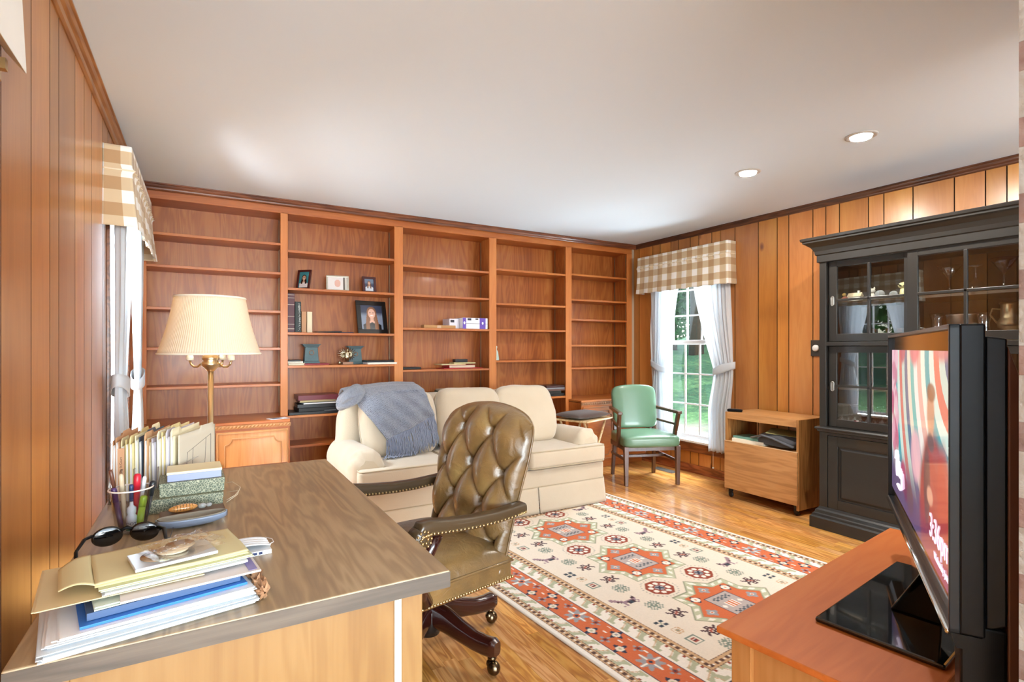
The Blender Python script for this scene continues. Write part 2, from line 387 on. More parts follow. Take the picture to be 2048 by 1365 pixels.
# brick wall beside the camera (its end shows at the right edge)
def brick_mat():
    m, nt, b = nodes('painted_brick')
    tc = N(nt, 'ShaderNodeTexCoord'); sp = N(nt, 'ShaderNodeSeparateXYZ'); nt.links.new(tc.outputs['Object'], sp.inputs[0])
    cb = N(nt, 'ShaderNodeCombineXYZ'); nt.links.new(math_(nt, 'ADD', sp.outputs[0], sp.outputs[1]), cb.inputs[0]); nt.links.new(sp.outputs[2], cb.inputs[1])
    br = N(nt, 'ShaderNodeTexBrick'); nt.links.new(cb.outputs[0], br.inputs['Vector'])
    br.inputs['Scale'].default_value = 1.0; br.inputs['Brick Width'].default_value = 0.2; br.inputs['Row Height'].default_value = 0.067; br.inputs['Mortar Size'].default_value = 0.008
    br.inputs['Color1'].default_value = (*lin('#7a4f42'), 1); br.inputs['Color2'].default_value = (*lin('#6a4a42'), 1); br.inputs['Mortar'].default_value = (*lin('#9c958c'), 1)
    no = N(nt, 'ShaderNodeTexNoise', Scale=40.0, Detail=4.0); nt.links.new(tc.outputs['Object'], no.inputs['Vector'])
    nt.links.new(mixc(nt, br.outputs['Color'], '#b5aaa0', math_(nt, 'MULTIPLY', no.outputs['Fac'], 0.5)), b.inputs['Base Color'])
    b.inputs['Roughness'].default_value = 0.85
    bump(nt, b, math_(nt, 'SUBTRACT', no.outputs['Fac'], br.outputs['Fac']), 0.6, 0.01); return m
M_BRICK = brick_mat()
struct('wall_near', MB().box(1.245, 2.70, 0.06, NY, 0, H), M_BRICK)
# adjoining room behind the camera: painted walls round an opening for the added fill light
PW = plain('painted_wall', '#dfe3e6', 0.8)
aw = MB().box(-3.1, -3.0, -5.7, 0.0, 0, H).box(RX, RX + 0.09, -5.7, 0.05, 0, H)
aw.box(-3.1, LX - 0.1, 0.0, 0.08, 0, H)
struct('wall_adjoining', aw, PW)
pw = MB().box(-3.1, -2.5, -5.8, -5.7, 0, H).box(4.1, RX + .09, -5.8, -5.7, 0, H).box(-2.5, 4.1, -5.8, -5.7, 0, 0.3).box(-2.5, 4.1, -5.8, -5.7, 2.38, H)
struct('wall_far', pw, PW)
# crown mouldings
def crown(name, axis, fix_, a0, a1, sgn, mat, drop=0.048, out=0.034):
    pr = [(0, 0), (out, 0), (out, -0.008), (out * 0.8, -0.012), (out * 0.62, -0.024), (out * 0.38, -0.034), (out * 0.3, drop * -0.85), (out * 0.12, -drop), (0, -drop)]
    mb = MB(); mb.prism([((fix_ + sgn * p), H - 0.0005 + q) for p, q in pr], axis, a0, a1)
    return struct(name, mb, mat)
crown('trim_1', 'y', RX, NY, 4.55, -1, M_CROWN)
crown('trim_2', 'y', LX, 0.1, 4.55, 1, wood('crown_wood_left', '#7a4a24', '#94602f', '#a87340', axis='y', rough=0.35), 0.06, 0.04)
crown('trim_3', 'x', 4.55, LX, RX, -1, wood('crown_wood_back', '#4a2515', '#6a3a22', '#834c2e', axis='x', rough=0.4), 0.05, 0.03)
M_BASE = wood('baseboard_wood', '#6e3414', '#97502a', '#ad6638', axis='y', rough=0.4)
def base(name, mb): return struct(name, mb, M_BASE, bevel=0.003)
base('baseboard_right', MB().box(RX - 0.012, RX, NY, 4.55, 0.0, 0.085).prism([(RX - 0.024, 0), (RX - 0.011, 0), (RX - 0.011, 0.02), (RX - 0.018, 0.017)], 'y', NY, 4.55))
base('baseboard_left', MB().box(LX, LX + 0.012, 0.1, 4.55, 0.0, 0.085))

# ------------------------------------------------------------------ windows
M_VINYL = plain('white_vinyl', '#eef0f2', 0.35)
def window(name, X, sg, title):
    """X: wall face, sg=+1: outside is at larger x"""
    def bx(mb, d0, d1, y0, y1, z0, z1): return mb.box(X + sg * d0, X + sg * d1, y0, y1, z0, z1)
    root = thing(name, title, 'window'); root['kind'] = 'structure'
    # wood casing round the opening
    cs = MB(); c = 0.045
    bx(cs, -0.014, 0.0, OPY0 - c, OPY0, OPZ0 - 0.09, OPZ1 + c); bx(cs, -0.014, 0, OPY1, OPY1 + c, OPZ0 - 0.09, OPZ1 + c)
    bx(cs, -0.014, 0, OPY0, OPY1, OPZ1, OPZ1 + c); bx(cs, -0.014, 0, OPY0, OPY1, OPZ0 - 0.09, OPZ0 - 0.004)
    cs.build('casing', wood('casing_wood', '#552a14', '#74401f', '#8a5230', axis='y'), root, bevel=0.002)
    fr = MB(); t = 0.03
    bx(fr, 0.0, 0.10, OPY0, OPY0 + t, OPZ0, OPZ1); bx(fr, 0.0, 0.10, OPY1 - t, OPY1, OPZ0, OPZ1)
    bx(fr, 0.0, 0.10, OPY0, OPY1, OPZ1 - t, OPZ1); bx(fr, -0.006, 0.10, OPY0, OPY1, OPZ0, OPZ0 + 0.022)
    for yy in (OPY0 + t, OPY1 - t - 0.012): bx(fr, 0.028, 0.04, yy, yy + 0.012, OPZ0, OPZ1)
    fr.build('window_frame', M_VINYL, root, bevel=0.002)
    g0, g1 = 3.508, 4.069
    for nm, z0, z1, d in (('lower_sash', 0.335, 1.345, 0.045), ('upper_sash', 1.30, 2.17, 0.075)):
        sm = MB(); f0, f1 = g0 - 0.05, g1 + 0.05; zb = z0 + (0.04 if nm == 'lower_sash' else 0.04); zt = z1 - 0.04
        bx(sm, d, d + 0.026, f0, g0, z0, z1); bx(sm, d, d + 0.026, g1, f1, z0, z1)
        bx(sm, d, d + 0.026, g0, g1, z0, zb); bx(sm, d, d + 0.026, g0, g1, zt, z1)
        so = sm.build(nm, M_VINYL, root, bevel=0.002)
        mu = MB()
        for k in (1, 2):
            yy = g0 + (g1 - g0) * k / 3; bx(mu, d + 0.005, d + 0.021, yy - 0.008, yy + 0.008, zb, zt)
            zz = zb + (zt - zb) * k / 3; bx(mu, d + 0.006, d + 0.020, g0, g1, zz - 0.008, zz + 0.008)
        mu.build('muntin', M_VINYL, so)
        pn = MB(); bx(pn, d + 0.012, d + 0.014, g0, g1, zb, zt); pn.build('pane', M_PANE, so)
    return root
window('window_1', RX, 1, 'white double-hung window in the pine wall behind the green armchair')
window('window_2', LX, -1, 'white double-hung window in the left pine wall beside the bookcase')

M_SHEER = cloth('white_sheer', '#eef3f8', '#f5f8fb', sheen=0.1, bmp=0.1, trans=0.6)
def curtain_pair(X, sg, side):
    """X: plane of the curtain; sg=+1 wall at larger x. y grows away from the camera"""
    def panel(top, tie, bot, zb, ph, name, label):
        zt, zm = 2.12, 1.05
        def edges(z):
            if z > zm:
                k = (zt - z) / (zt - zm); k = k ** 1.25
                return [top[i] + (tie[i] - top[i]) * k for i in (0, 1)]
            k = min(1, (zm - z) / 0.45); k = k * k * (3 - 2 * k)
            return [tie[i] + (bot[i] - tie[i]) * k for i in (0, 1)]
        def fn(u, v):
            z = zb + (zt - zb) * v; a, b = edges(z); wd = b - a
            amp = 0.016 + 0.010 * math.sin(PI * min(1, max(0, (zm - z) / (zm - zb)))) if z < zm else 0.016 * (0.5 + 0.5 * (z - zm) / (zt - zm)) + 0.007
            s = u + 0.02 * math.sin(6 * z + ph)
            f = math.sin(2 * PI * 7.5 * s + ph) * 0.75 + math.sin(2 * PI * 12.3 * s + 2 * ph + z * 0.8) * 0.35
            return (X + f * amp, a + wd * (u + 0.012 * math.sin(15 * u + 3 * z)), z + (0.006 * math.sin(30 * u) if v < 0.01 else 0))
        mb = MB().grid(fn, 90, 60)
        root = thing(name, label, 'curtain', group=None)
        mb.build('sheer_panel', M_SHEER, root, solid=0.0012)
        # tieback band hooked to the wall at the outer side
        a, b = tie; outer_hi = abs(a - top[0]) < abs(b - top[1])   # which edge is the outer (vertical) one
        yo, yi = (a - 0.02, b + 0.008) if outer_hi else (b + 0.02, a - 0.008)
        tb = MB(); n = 36
        def band(u, v):
            an = 2 * PI * u; cx = (yo + yi) / 2; ry = abs(yo - yi) / 2
            yy = cx + ry * math.cos(an); k = (yy - yo) / (yi - yo)
            zz = zm + 0.055 - 0.075 * k + (v - 0.5) * 0.085 * (1 - 0.25 * math.cos(PI * k) ** 2)
            return (X + 0.036 * math.sin(an) * (1 if abs(math.sin(an)) > 0 else 1), yy, zz)
        tb.grid(band, n, 4, cu=True); tb.build('tieback', M_SHEER, root, solid=0.003)
        return root
    far_t, near_t = (3.845, 4.27), (3.262, 3.705)
    lab = {'right': ('white sheer curtain tied back on the left of the right-hand window, behind the green armchair', 'white sheer curtain tied back on the right of the window beside the wood cart'),
           'left': ('white sheer curtain tied back nearest the bookcase on the left wall', 'white sheer curtain tied back nearest the camera on the left wall')}[side]
    panel(far_t, (4.05, 4.235), (4.0, 4.26), 0.24, 0.4, 'curtain', lab[0])
    panel(near_t, (3.215, 3.43), (3.255, 3.48), 0.27, 1.7, 'curtain', lab[1])
curtain_pair(RX - 0.062, 1, 'right'); curtain_pair(LX + 0.062, -1, 'left')

def gingham():
    m, nt, b = nodes('gingham'); tc = N(nt, 'ShaderNodeTexCoord'); sp = N(nt, 'ShaderNodeSeparateXYZ'); nt.links.new(tc.outputs['UV'], sp.inputs[0])
    def st(i, o): return math_(nt, 'GREATER_THAN', math_(nt, 'FRACT', math_(nt, 'ADD', math_(nt, 'DIVIDE', sp.outputs[i], 0.13), o)), 0.5)
    f = math_(nt, 'MULTIPLY', math_(nt, 'ADD', st(0, 0.46), st(1, 0.13)), 0.5)
    c = ramp(nt, f, [(0.0, '#f2f0ea'), (0.5, '#cdb998'), (1.0, '#b3926b')], 'LINEAR'); nt.links.new(c, b.inputs['Base Color'])
    b.inputs['Roughness'].default_value = 0.9; b.inputs['Sheen Weight'].default_value = 0.2
    no = N(nt, 'ShaderNodeTexNoise', Scale=25.0, Detail=3.0); nt.links.new(tc.outputs['UV'], no.inputs['Vector']); bump(nt, b, no.outputs['Fac'], 0.15, 0.004)
    return m
M_GING = gingham()
def valance(X, sg, label, flare, name='valance'):
    """wall face X; cloth stands 0.11 off the wall"""
    y0, y1, zt, zb = 3.235, 4.41, 2.262, 1.862; D = 0.115
    path = [(0.0, y0 - 0.0), (D, y0)] ; n = 96
    L = D + (y1 - y0) + D
    def fn(u, v):
        s = u * L; z = zb + (zt - zb) * v; k = 1 - v
        fl = flare * k * k
        if s < D: dx, y, nrm = s, y0, 'e'
        elif s > L - D: dx, y, nrm = L - s, y1, 'e'
        else: dx, y, nrm = D, y0 + (s - D), 'f'
        r = (y - (y0 + y1) / 2) / ((y1 - y0) / 2)
        dxx = dx + (fl * 0.6 + 0.004 * math.sin(36 * y) * k + (0.009 if abs(v - 0.70) < 0.02 else 0) + 0.004 * math.sin(90 * y) * (abs(v - 0.70) < 0.04)) * (dx / D)
        # inverted pleats near both ends
        if flare > 0.03 and nrm == 'f':
            for yp in (y0 + 0.10, y1 - 0.10, (y0 + y1) / 2, y0 + 0.34, y1 - 0.34):
                q = abs(y - yp) / (0.035 * k + 0.004)
                if q < 1 and v < 0.68: dxx -= 0.012 * k * (1 - q)
        yy = y + fl * 0.55 * r * (1 if nrm == 'f' else 1)
        return (X - sg * dxx, yy, z + 0.004 * math.sin(40 * y) * (v < 0.02))
    mb = MB().grid(fn, 150, 30); mb.uv = []
    for j in range(31):
        for i in range(151): mb.uv.append((i / 150 * L, (zt - zb) * j / 30))
    root = thing(name, label, 'valance')
    mb.build('gathered_cloth', M_GING, root, solid=0.002)
    MB().box(X - sg * 0.002, X - sg * (D - 0.004), y0 + 0.004, y1 - 0.004, zt - 0.02, zt - 0.008).build('mounting_board', PAINT_WHITE, root)
    hem = MB().tube([fn(i / 120, 0.70) for i in range(121)], 0.004, 6); hem.build('seam_cord', plain('cream_cord', '#e9dcc2', 0.8), root)
    return root
valance(RX, 1, 'beige gingham valance over the right-hand window in the pine wall', 0.02)
valance(LX, -1, 'beige gingham valance over the window on the left wall', 0.05)
# cord of the right window's blind with its pull
pc = thing('blind_cord', 'thin white blind cord with a round pull hanging below the right curtain', 'cord', (RX - 0.05, 3.447, 0))
MB().tube([(0, 0, 0.32), (0, 0, 0.115)], 0.0018, 6).build('string', PAINT_WHITE, pc)
MB().ball((0, 0, 0.108), 0.009, 8).build('pull_knob', PAINT_WHITE, pc)
MB().tube([(0, 0, 0.32), (0.0, 0.0, 1.9)], 0.0012, 6).build('upper_string', PAINT_WHITE, pc)
# wall plate and thermostat by the cabinet
th = thing('thermostat', 'round white thermostat on a dark plate on the pine wall beside the black cabinet', 'thermostat', (RX - 0.001, 2.475, 1.262))
MB().box(-0.012, 0, -0.045, 0.045, -0.065, 0.065).build('wall_plate', plain('bronze_plate', '#3b332c', 0.5), th, bevel=0.003)
mb = MB().lathe([(0.026, 0), (0.026, 0.012), (0.022, 0.017), (0.0, 0.018)], 24, M=Matrix.Rotation(-PI / 2, 4, 'Y') @ T(0, 0, 0.011)); mb.build('dial', PAINT_WHITE, th)
# floor vent by the green armchair
fv = thing('floor_vent', 'grey metal floor register by the wall behind the green armchair', 'vent', (4.13, 3.95, 0.0), 0)
MB().box(-0.06, 0.06, -0.15, 0.15, 0.0005, 0.004).build('grille_frame', M_STEEL, fv)
vs = MB()
for k in range(13): vs.box(-0.045, 0.045, -0.13 + k * 0.0215, -0.118 + k * 0.0215, 0.003, 0.006)
vs.build('slat', plain('vent_grey', '#77746e', 0.4, metal=0.6), fv, kind='stuff')

# ------------------------------------------------------------------ ceiling downlights
M_LENS = plain('lit_lens', '#ffffff', 0.4, emit='#fff8ee', es=9.0)
def downlight(x, y, label):
    t = thing('recessed_light', label, 'ceiling light', (x, y, H), group='recessed ceiling lights')
    MB().lathe([(0.055, -0.0005), (0.058, -0.004), (0.072, -0.005), (0.080, -0.002), (0.081, -0.0003)], 40).build('trim_ring', plain('light_trim', '#bdbab6', 0.4), t)
    MB().lathe([(0.0, -0.002), (0.055, -0.002), (0.055, -0.0004)], 32).build('lens', M_LENS, t)
    l = light('downlight_beam', 'AREA', (0, 0, -0.012), 22, (1.0, 0.93, 0.84), size=(0.1, 0.1)); l.parent = t; l.data.shape = 'DISK'; l.data.size = 0.1; l.visible_camera = True
downlight(3.157, 2.28, 'round lit recessed ceiling light farther from the camera')
downlight(3.161, 1.574, 'round lit recessed ceiling light nearer the camera, above the black cabinet')
# ------------------------------------------------------------------ built-in bookcase
FY = 4.58; BB = 4.865
bc = thing('built_in_bookcase', 'wall-wide built-in wooden bookcase of five open bays', 'bookcase')
stl = [(LX + 0.005, -0.345), (0.536, 0.590), (1.466, 1.544), (2.413, 2.491), (3.329, 3.405), (4.188, 4.262)]
for a, b in stl: MB().box(a, b, FY, FY + 0.02, 0.0, 2.345).build('stile', M_BCF, bc, bevel=0.0015)
MB().box(LX + 0.005, 4.262, FY, FY + 0.02, 2.338, 2.405).build('header_rail', M_BCX, bc, bevel=0.0015)
MB().box(4.262, RX - 0.003, FY + 0.002, FY + 0.02, 0, 2.40).build('scribe_strip', plain('pale_filler', '#b9a48c', 0.6), bc)
mids = [(-0.385), 0.563, 1.505, 2.452, 3.367, 4.225]
for m_ in mids: MB().box(m_ - 0.010 if m_ > 0 else LX + 0.005, m_ + 0.010, FY + 0.02, BB, 0, 2.36).build('divider', M_BC, bc)
bays = [(-0.375, 0.553), (0.573, 1.495), (1.515, 2.442), (2.462, 3.357), (3.377, 4.215)]
shelves = [[2.100, 1.867, 1.561, 1.267, 0.980], [2.052, 1.75, 1.39, 1.121, 0.718, 0.476, 0.10], [2.01, 1.749, 1.447, 1.067, 0.77, 0.42, 0.10], [2.048, 1.71, 1.451, 1.14, 0.755, 0.42, 0.10], [2.062, 1.792, 1.577, 1.299, 1.053]]
for i, ((a, b), sh) in enumerate(zip(bays, shelves)):
    MB().box(a - 0.008, b + 0.008, BB, BB + 0.006, 0, 2.40).build('back_panel', M_BC, bc)
    MB().box(a, b, FY + 0.02, BB, 2.345, 2.36).build('top_panel', M_BCX, bc)
    for z in sh: MB().box(a + 0.001, b - 0.001, FY + 0.006, BB - 0.001, z - 0.020, z).build('shelf', M_BCX, bc, bevel=0.002)
    for yy in (FY + 0.045, BB - 0.05):
        mb = MB()
        for xx in (a, b - 0.003): mb.box(xx, xx + 0.003, yy, yy + 0.014, 0.78, 2.33)
        mb.build('shelf_standard', plain('brass_track', '#8f836b', 0.35, metal=0.8), bc)
# base cabinets of the outer bays with carved rope edge
M_ROPE = plain('carved_rope_wood', '#b98250', 0.5)
M_CABD = wood('cabinet_door_wood', '#a0602f', '#bf8148', '#cf965c', axis='z', ring=0.12, rough=0.35)
def base_cab(x0, x1, yf, m_door, m_side, m_top, m_rope):
    cb = MB().box(x0, x1, yf, BB, 0.07, 0.695).box(x0 + 0.02, x1 - 0.02, yf + 0.04, BB, 0, 0.07).build('base_cabinet', m_side, bc, bevel=0.002)
    MB().box(x0 - 0.002, x1 + 0.002, yf - 0.002, BB, 0.70, 0.722).build('countertop', m_top, cb, bevel=0.004)
    rp = MB().box(x0 - 0.004, x1 + 0.004, yf - 0.008, yf + 0.01, 0.672, 0.700)
    n = int((x1 - x0) / 0.024)
    for k in range(n):
        xx = x0 + (k + 0.5) * (x1 - x0) / n
        rp.ball((0, 0, 0), (0.014, 0.006, 0.0075), 6, M=T(xx, yf - 0.010, 0.686) @ Matrix.Rotation(-0.7, 4, 'Y'))
    rp.build('rope_moulding', m_rope, cb)
    w2 = (x1 - x0 - 0.03) / 2
    for k in (0, 1):
        a = x0 + 0.012 + k * (w2 + 0.006); b = a + w2; z0, z1 = 0.09, 0.655
        d = MB().box(a, b, yf - 0.018, yf - 0.001, z0, z1).build('door', m_door, cb, bevel=0.004)
        def ring(ax, bx, az, bz, r, cut):
            if cut:
                c = cut; q = [(ax + c, bz)]
                pts = []
                for (cx, cz, sx, sz) in ((ax, bz, 1, -1), (bx, bz, -1, -1), (bx, az, -1, 1), (ax, az, 1, 1)):
                    arc = []
                    for t in range(7):
                        an = PI / 2 * t / 6; arc.append((cx + sx * c * math.cos(an), cz + sz * c * math.sin(an)))
                    if (sx, sz) in ((1, -1), (-1, 1)): arc = arc[::-1]
                    pts += arc
            else: pts = [(ax, az), (bx, az), (bx, bz), (ax, bz)]
            return [(p[0], yf - 0.020, p[1]) for p in pts]
        m2 = MB().tube(ring(a + 0.012, b - 0.012, z0 + 0.012, z1 - 0.012, 0, 0), 0.006, 6, closed=True)
        m2.tube(ring(a + 0.055, b - 0.055, z0 + 0.05, z1 - 0.05, 0, 0.045), 0.005, 6, closed=True)
        m2.build('door_moulding', m_rope, d)
        MB().ball((b - 0.03 if k == 0 else a + 0.03, yf - 0.03, 0.42), 0.012, 8).build('knob', M_BRASS, d)
base_cab(LX + 0.006, 0.575, 4.345, M_CABD, M_BCX, M_BCX, M_ROPE)
base_cab(3.365, 4.262, 4.36, M_BCX, M_BCX, M_BCX, plain('carved_rope_dark', '#9a6a44', 0.35, coat=0.5))
# ------------------------------------------------------------------ desk
M_DTOP = wood('walnut_laminate', '#86725a', '#a48c6a', '#baa27e', axis='y', ring=0.26, fine=0.22, rough=0.34, coat=0.3, scale=1.2, croug=0.25)
M_DBODY = wood('maple_body', '#7a552c', '#8d693c', '#9a784a', axis='z', ring=0.15, fine=0.15, rough=0.4, coat=0.2)
M_DEDGE = wood('walnut_edge', '#40382f', '#564b40', '#6c5f50', axis='x', ring=0.2, fine=0.35, rough=0.45)
dx0, dx1, dy0, dy1, dz = -0.275, 0.492, 1.128, 2.555, 0.750
dk = thing('desk', 'long wooden desk with a dark walnut-look top along the left wall', 'desk', (0, 0, 0))
dt = MB().box(dx0, dx1, dy0, dy1, dz - 0.040, dz).build('desktop', M_DTOP, dk, bevel=0.003)
MB().box(dx0 + 0.001, dx1 - 0.001, dy0 - 0.0012, dy0 + 0.0005, dz - 0.038, dz - 0.003).box(dx1 - 0.0005, dx1 + 0.0012, dy0 + 0.001, dy1 - 0.001, dz - 0.038, dz - 0.003).build('edge_band', M_DEDGE, dt)
bx0, bx1 = dx0 + 0.03, 0.437
MB().box(bx0, bx1 - 0.05, dy0 + 0.035, dy0 + 0.055, 0.04, dz - 0.04).build('end_panel', M_DBODY, dk, bevel=0.002)
MB().box(bx1 - 0.066, bx1 - 0.05, dy0 + 0.030, dy0 + 0.06, 0.0, dz - 0.04).build('pale_inlay', plain('pale_edge_wood', '#ead9b0', 0.5), dk)
MB().box(bx1 - 0.05, bx1, dy0 + 0.030, dy0 + 0.078, 0.0, dz - 0.04).build('corner_post', M_DBODY, dk, bevel=0.003)
MB().box(bx0, bx0 + 0.05, dy0 + 0.030, dy0 + 0.078, 0.0, dz - 0.04).build('corner_post', M_DBODY, dk, bevel=0.003)
MB().box(bx0, bx0 + 0.02, dy0 + 0.07, dy1 - 0.05, 0.08, dz - 0.04).build('back_panel', M_DBODY, dk)
for k, (ya, yb) in enumerate(((dy0 + 0.08, dy0 + 0.42), (dy1 - 0.42, dy1 - 0.04))):
    pd = MB().box(bx0 + 0.02, bx1 - 0.02, ya, yb, 0.06, dz - 0.045).build('pedestal', M_DBODY, dk, bevel=0.002)
    for z0, z1 in ((0.08, 0.34), (0.35, 0.52), (0.53, 0.69)):
        dr = MB().box(bx1 - 0.018, bx1, ya + 0.012, yb - 0.012, z0, z1).build('drawer', M_DBODY, pd, bevel=0.003)
MB().box(bx0, bx1, dy1 - 0.04, dy1 - 0.02, 0.04, dz - 0.04).build('end_panel', M_DBODY, dk, bevel=0.002)
# small table beyond the desk
st = thing('side_table', 'small reddish table just beyond the far end of the desk', 'table', (0.11, 2.78, 0))
M_RED = wood('reddish_top', '#7a4a35', '#98654a', '#ab785b', axis='x', rough=0.35)
MB().box(-0.27, 0.26, -0.19, 0.10, 0.665, 0.69).build('tabletop', M_RED, st, bevel=0.004)
for sx in (-0.24, 0.23):
    for sy in (-0.165, 0.075): MB().box(sx - 0.016, sx + 0.016, sy - 0.016, sy + 0.016, 0, 0.665).build('leg', M_RED, st, bevel=0.003)

# ------------------------------------------------------------------ leather executive chair
def leather():
    m, nt, b = nodes('bronze_green_leather'); tc = N(nt, 'ShaderNodeTexCoord')
    n1 = N(nt, 'ShaderNodeTexNoise', Scale=5.0, Detail=4.0); nt.links.new(tc.outputs['Object'], n1.inputs['Vector'])
    nt.links.new(ramp(nt, n1.outputs['Fac'], [(0.3, '#5f4a2b'), (0.55, '#84663c'), (0.75, '#9c804e')]), b.inputs['Base Color'])
    v = N(nt, 'ShaderNodeTexVoronoi', Scale=420.0); nt.links.new(tc.outputs['Object'], v.inputs['Vector'])
    n2 = N(nt, 'ShaderNodeTexNoise', Scale=14.0, Detail=5.0, Distortion=1.5); nt.links.new(tc.outputs['Object'], n2.inputs['Vector'])
    bump(nt, b, math_(nt, 'ADD', math_(nt, 'MULTIPLY', v.outputs['Distance'], 0.12), math_(nt, 'MULTIPLY', n2.outputs['Fac'], 1.6)), 0.5, 0.008)
    b.inputs['Roughness'].default_value = 0.33; b.inputs['Coat Weight'].default_value = 0.6; b.inputs['Coat Roughness'].default_value = 0.22
    return m
M_LEA = leather()
M_MAH = plain('mahogany_lacquer', '#2e100c', 0.22, coat=0.8, var=0.35, ns=9)
M_NAIL = plain('antique_nail', '#c2a878', 0.35, metal=1)
M_DKBRASS = plain('dark_brass', '#6a5a44', 0.25, metal=1)
ch = thing('executive_chair', 'button-tufted olive leather swivel chair on brass casters at the desk', 'chair', (0.82, 2.10, 0), math.radians(-80.8))
# back: tufted front, smooth rear
zb0, zb1 = 0.40, 0.955
def bhw(v):                                  # half width of the back
    w_ = 0.268 + 0.040 * min(1, v / 0.75) ** 1.3
    return w_ - 0.012 * max(0, (v - 0.9) / 0.1) ** 2
def btop(u):                                  # camel top
    x = 2 * u - 1; return 0.055 * (1 - x * x) - 0.02 * abs(x) ** 5
A_, B_ = 0.210, 0.135
def tuft(x, z):
    zz = z - 0.055
    p = x / A_ + zz / (2 * B_); q = x / A_ - zz / (2 * B_)
    sp, sq = abs(math.sin(PI * p)), abs(math.sin(PI * q))
    h = (sp * sq) ** 0.38
    # buttons where both are integers
    pi_, qi = round(p), round(q); bx_ = (pi_ + qi) * A_ / 2; bz_ = (pi_ - qi) * B_
    d2 = (x - bx_) ** 2 + (zz - bz_) ** 2
    return h * 0.058 - 0.028 * math.exp(-d2 / (0.018 ** 2))
def back_front(u, v):
    hw = bhw(v); x = (2 * u - 1) * hw; zl = v * (zb1 - zb0); z = zb0 + zl + btop(u) * v
    e = max(abs(2 * u - 1) ** 6, (max(0, v - 0.80) / 0.2) ** 3.0 if v > 0.8 else 0)
    em = max(0, 1 - ((abs(2 * u - 1) - 0.80) / 0.20) ** 2) if abs(2 * u - 1) > 0.80 else 1
    tv = max(0, 1 - ((v - 0.90) / 0.10) ** 2) if v > 0.90 else 1
    t = tuft(x, zl) if True else 0
    edge = (1 - abs(2 * u - 1) ** 8) ** 0.5 if abs(2 * u - 1) < 1 else 0
    topr = (1 - max(0, (v - 0.82) / 0.18) ** 2) ** 0.5 if v < 1 else 0
    blend = em * tv
    dep = 0.030 + (t * blend + 0.040 * (1 - blend)) ; dep = dep * edge * (0.25 + 0.75 * topr) + 0.0
    lean = 0.195 + 0.105 * v + 0.02 * v * v
    return (x, lean - dep, z)
bk = MB().grid(back_front, 96, 84)
def back_rear(u, v):
    hw = bhw(v); x = (2 * u - 1) * hw; z = zb0 + v * (zb1 - zb0) + btop(u) * v
    lean = 0.195 + 0.105 * v + 0.02 * v * v
    k = (1 - abs(2 * u - 1) ** 6); kt = 1 - max(0, (v - 0.85) / 0.15) ** 2 * 0.3
    return (x, lean + (0.045 * k * kt + 0.018 * math.sin(PI * min(1, max(0, (v - 0.75) / 0.25))) * k), z)
bo = MB().grid(back_rear, 40, 40)
bk.grid(lambda u, v: tuple(Vector(back_front(u, 1)).lerp(Vector(back_rear(u, 1)), v) + Vector((0, 0, 0.006 * math.sin(PI * v)))), 96, 6)
for e_ in (0, 1): bk.grid(lambda u, v: tuple(Vector(back_front(e_, u)).lerp(Vector(back_rear(e_, u)), v)), 40, 3)
bk.grid(lambda u, v: tuple(Vector(back_front(u, 0)).lerp(Vector(back_rear(u, 0)), v)), 40, 3)
backm = bk.build('backrest', M_LEA, ch); bo.build('rear_panel', M_LEA, backm)
bt = MB()
for iz in range(-1, 6):
    for ix in range(-4, 5):
        if (ix + iz) % 2: continue
        x_, zl = ix * A_ / 2, iz * B_ + 0.055
        if abs(x_) > 0.235 or not 0.02 < zl < 0.50: continue
        v_ = zl / (zb1 - zb0); u_ = 0.5 + x_ / (2 * bhw(v_)); p_ = back_front(u_, v_)
        bb = MB().ball((p_[0], p_[1] - 0.006, p_[2]), (0.010, 0.007, 0.010), 8); bb.build('button', M_LEA, backm)
pp = MB().tube([back_rear(0.0, v / 30) for v in range(31)] + [back_rear(u / 30, 1) for u in range(1, 31)] + [back_rear(1, 1 - v / 30) for v in range(1, 31)], 0.0055, 6)
pp.build('piping', M_LEA, backm)
# seat
def seat_top(u, v):
    x = (2 * u - 1); y = (2 * v - 1); ex = (1 - abs(x) ** 6) ** 0.5 if abs(x) < 1 else 0; ey = (1 - abs(y) ** 6) ** 0.5 if abs(y) < 1 else 0
    wv = 0.300 - 0.018 * v
    return (x * wv, -0.315 + v * 0.535, 0.405 + 0.075 * ex * ey + 0.018 * (1 - x * x) * (1 - y * y))
sm_ = MB().grid(seat_top, 40, 40); seat = sm_.build('seat', M_LEA, ch)
ap = MB()
def seat_out(k, dz=0, off=0):
    pts = []
    q = [(-0.300, -0.315), (0.300, -0.315), (0.282, 0.22), (-0.282, 0.22)]
    return [(x + (off if x > 0 else -off), y + (off if y > 0 else -off), dz) for x, y in q]
ap.hexa(seat_out(0, 0.325), seat_out(0, 0.408)); ap.build('apron', M_LEA, seat, bevel=0.012, seg=3)
def peri(z, off, n):
    q = seat_out(0, z, off); pts = []
    for i in range(4):
        a, b = Vector(q[i]), Vector(q[(i + 1) % 4])
        for k in range(n): pts.append(a.lerp(b, k / n))
    return pts
MB().tube(peri(0.405, 0.001, 6), 0.0055, 6, closed=True).build('piping', M_LEA, seat)
nl = MB()
for p in peri(0.338, 0.0005, 42): nl.ball(p, 0.0062, 4)
nl.build('nailhead_trim', M_NAIL, seat, kind='stuff')
for sx in (1, -1): MB().ball((sx * 0.283, 0.165, 0.368), (0.005, 0.017, 0.017), 10).build('medallion_button', M_LEA, seat)
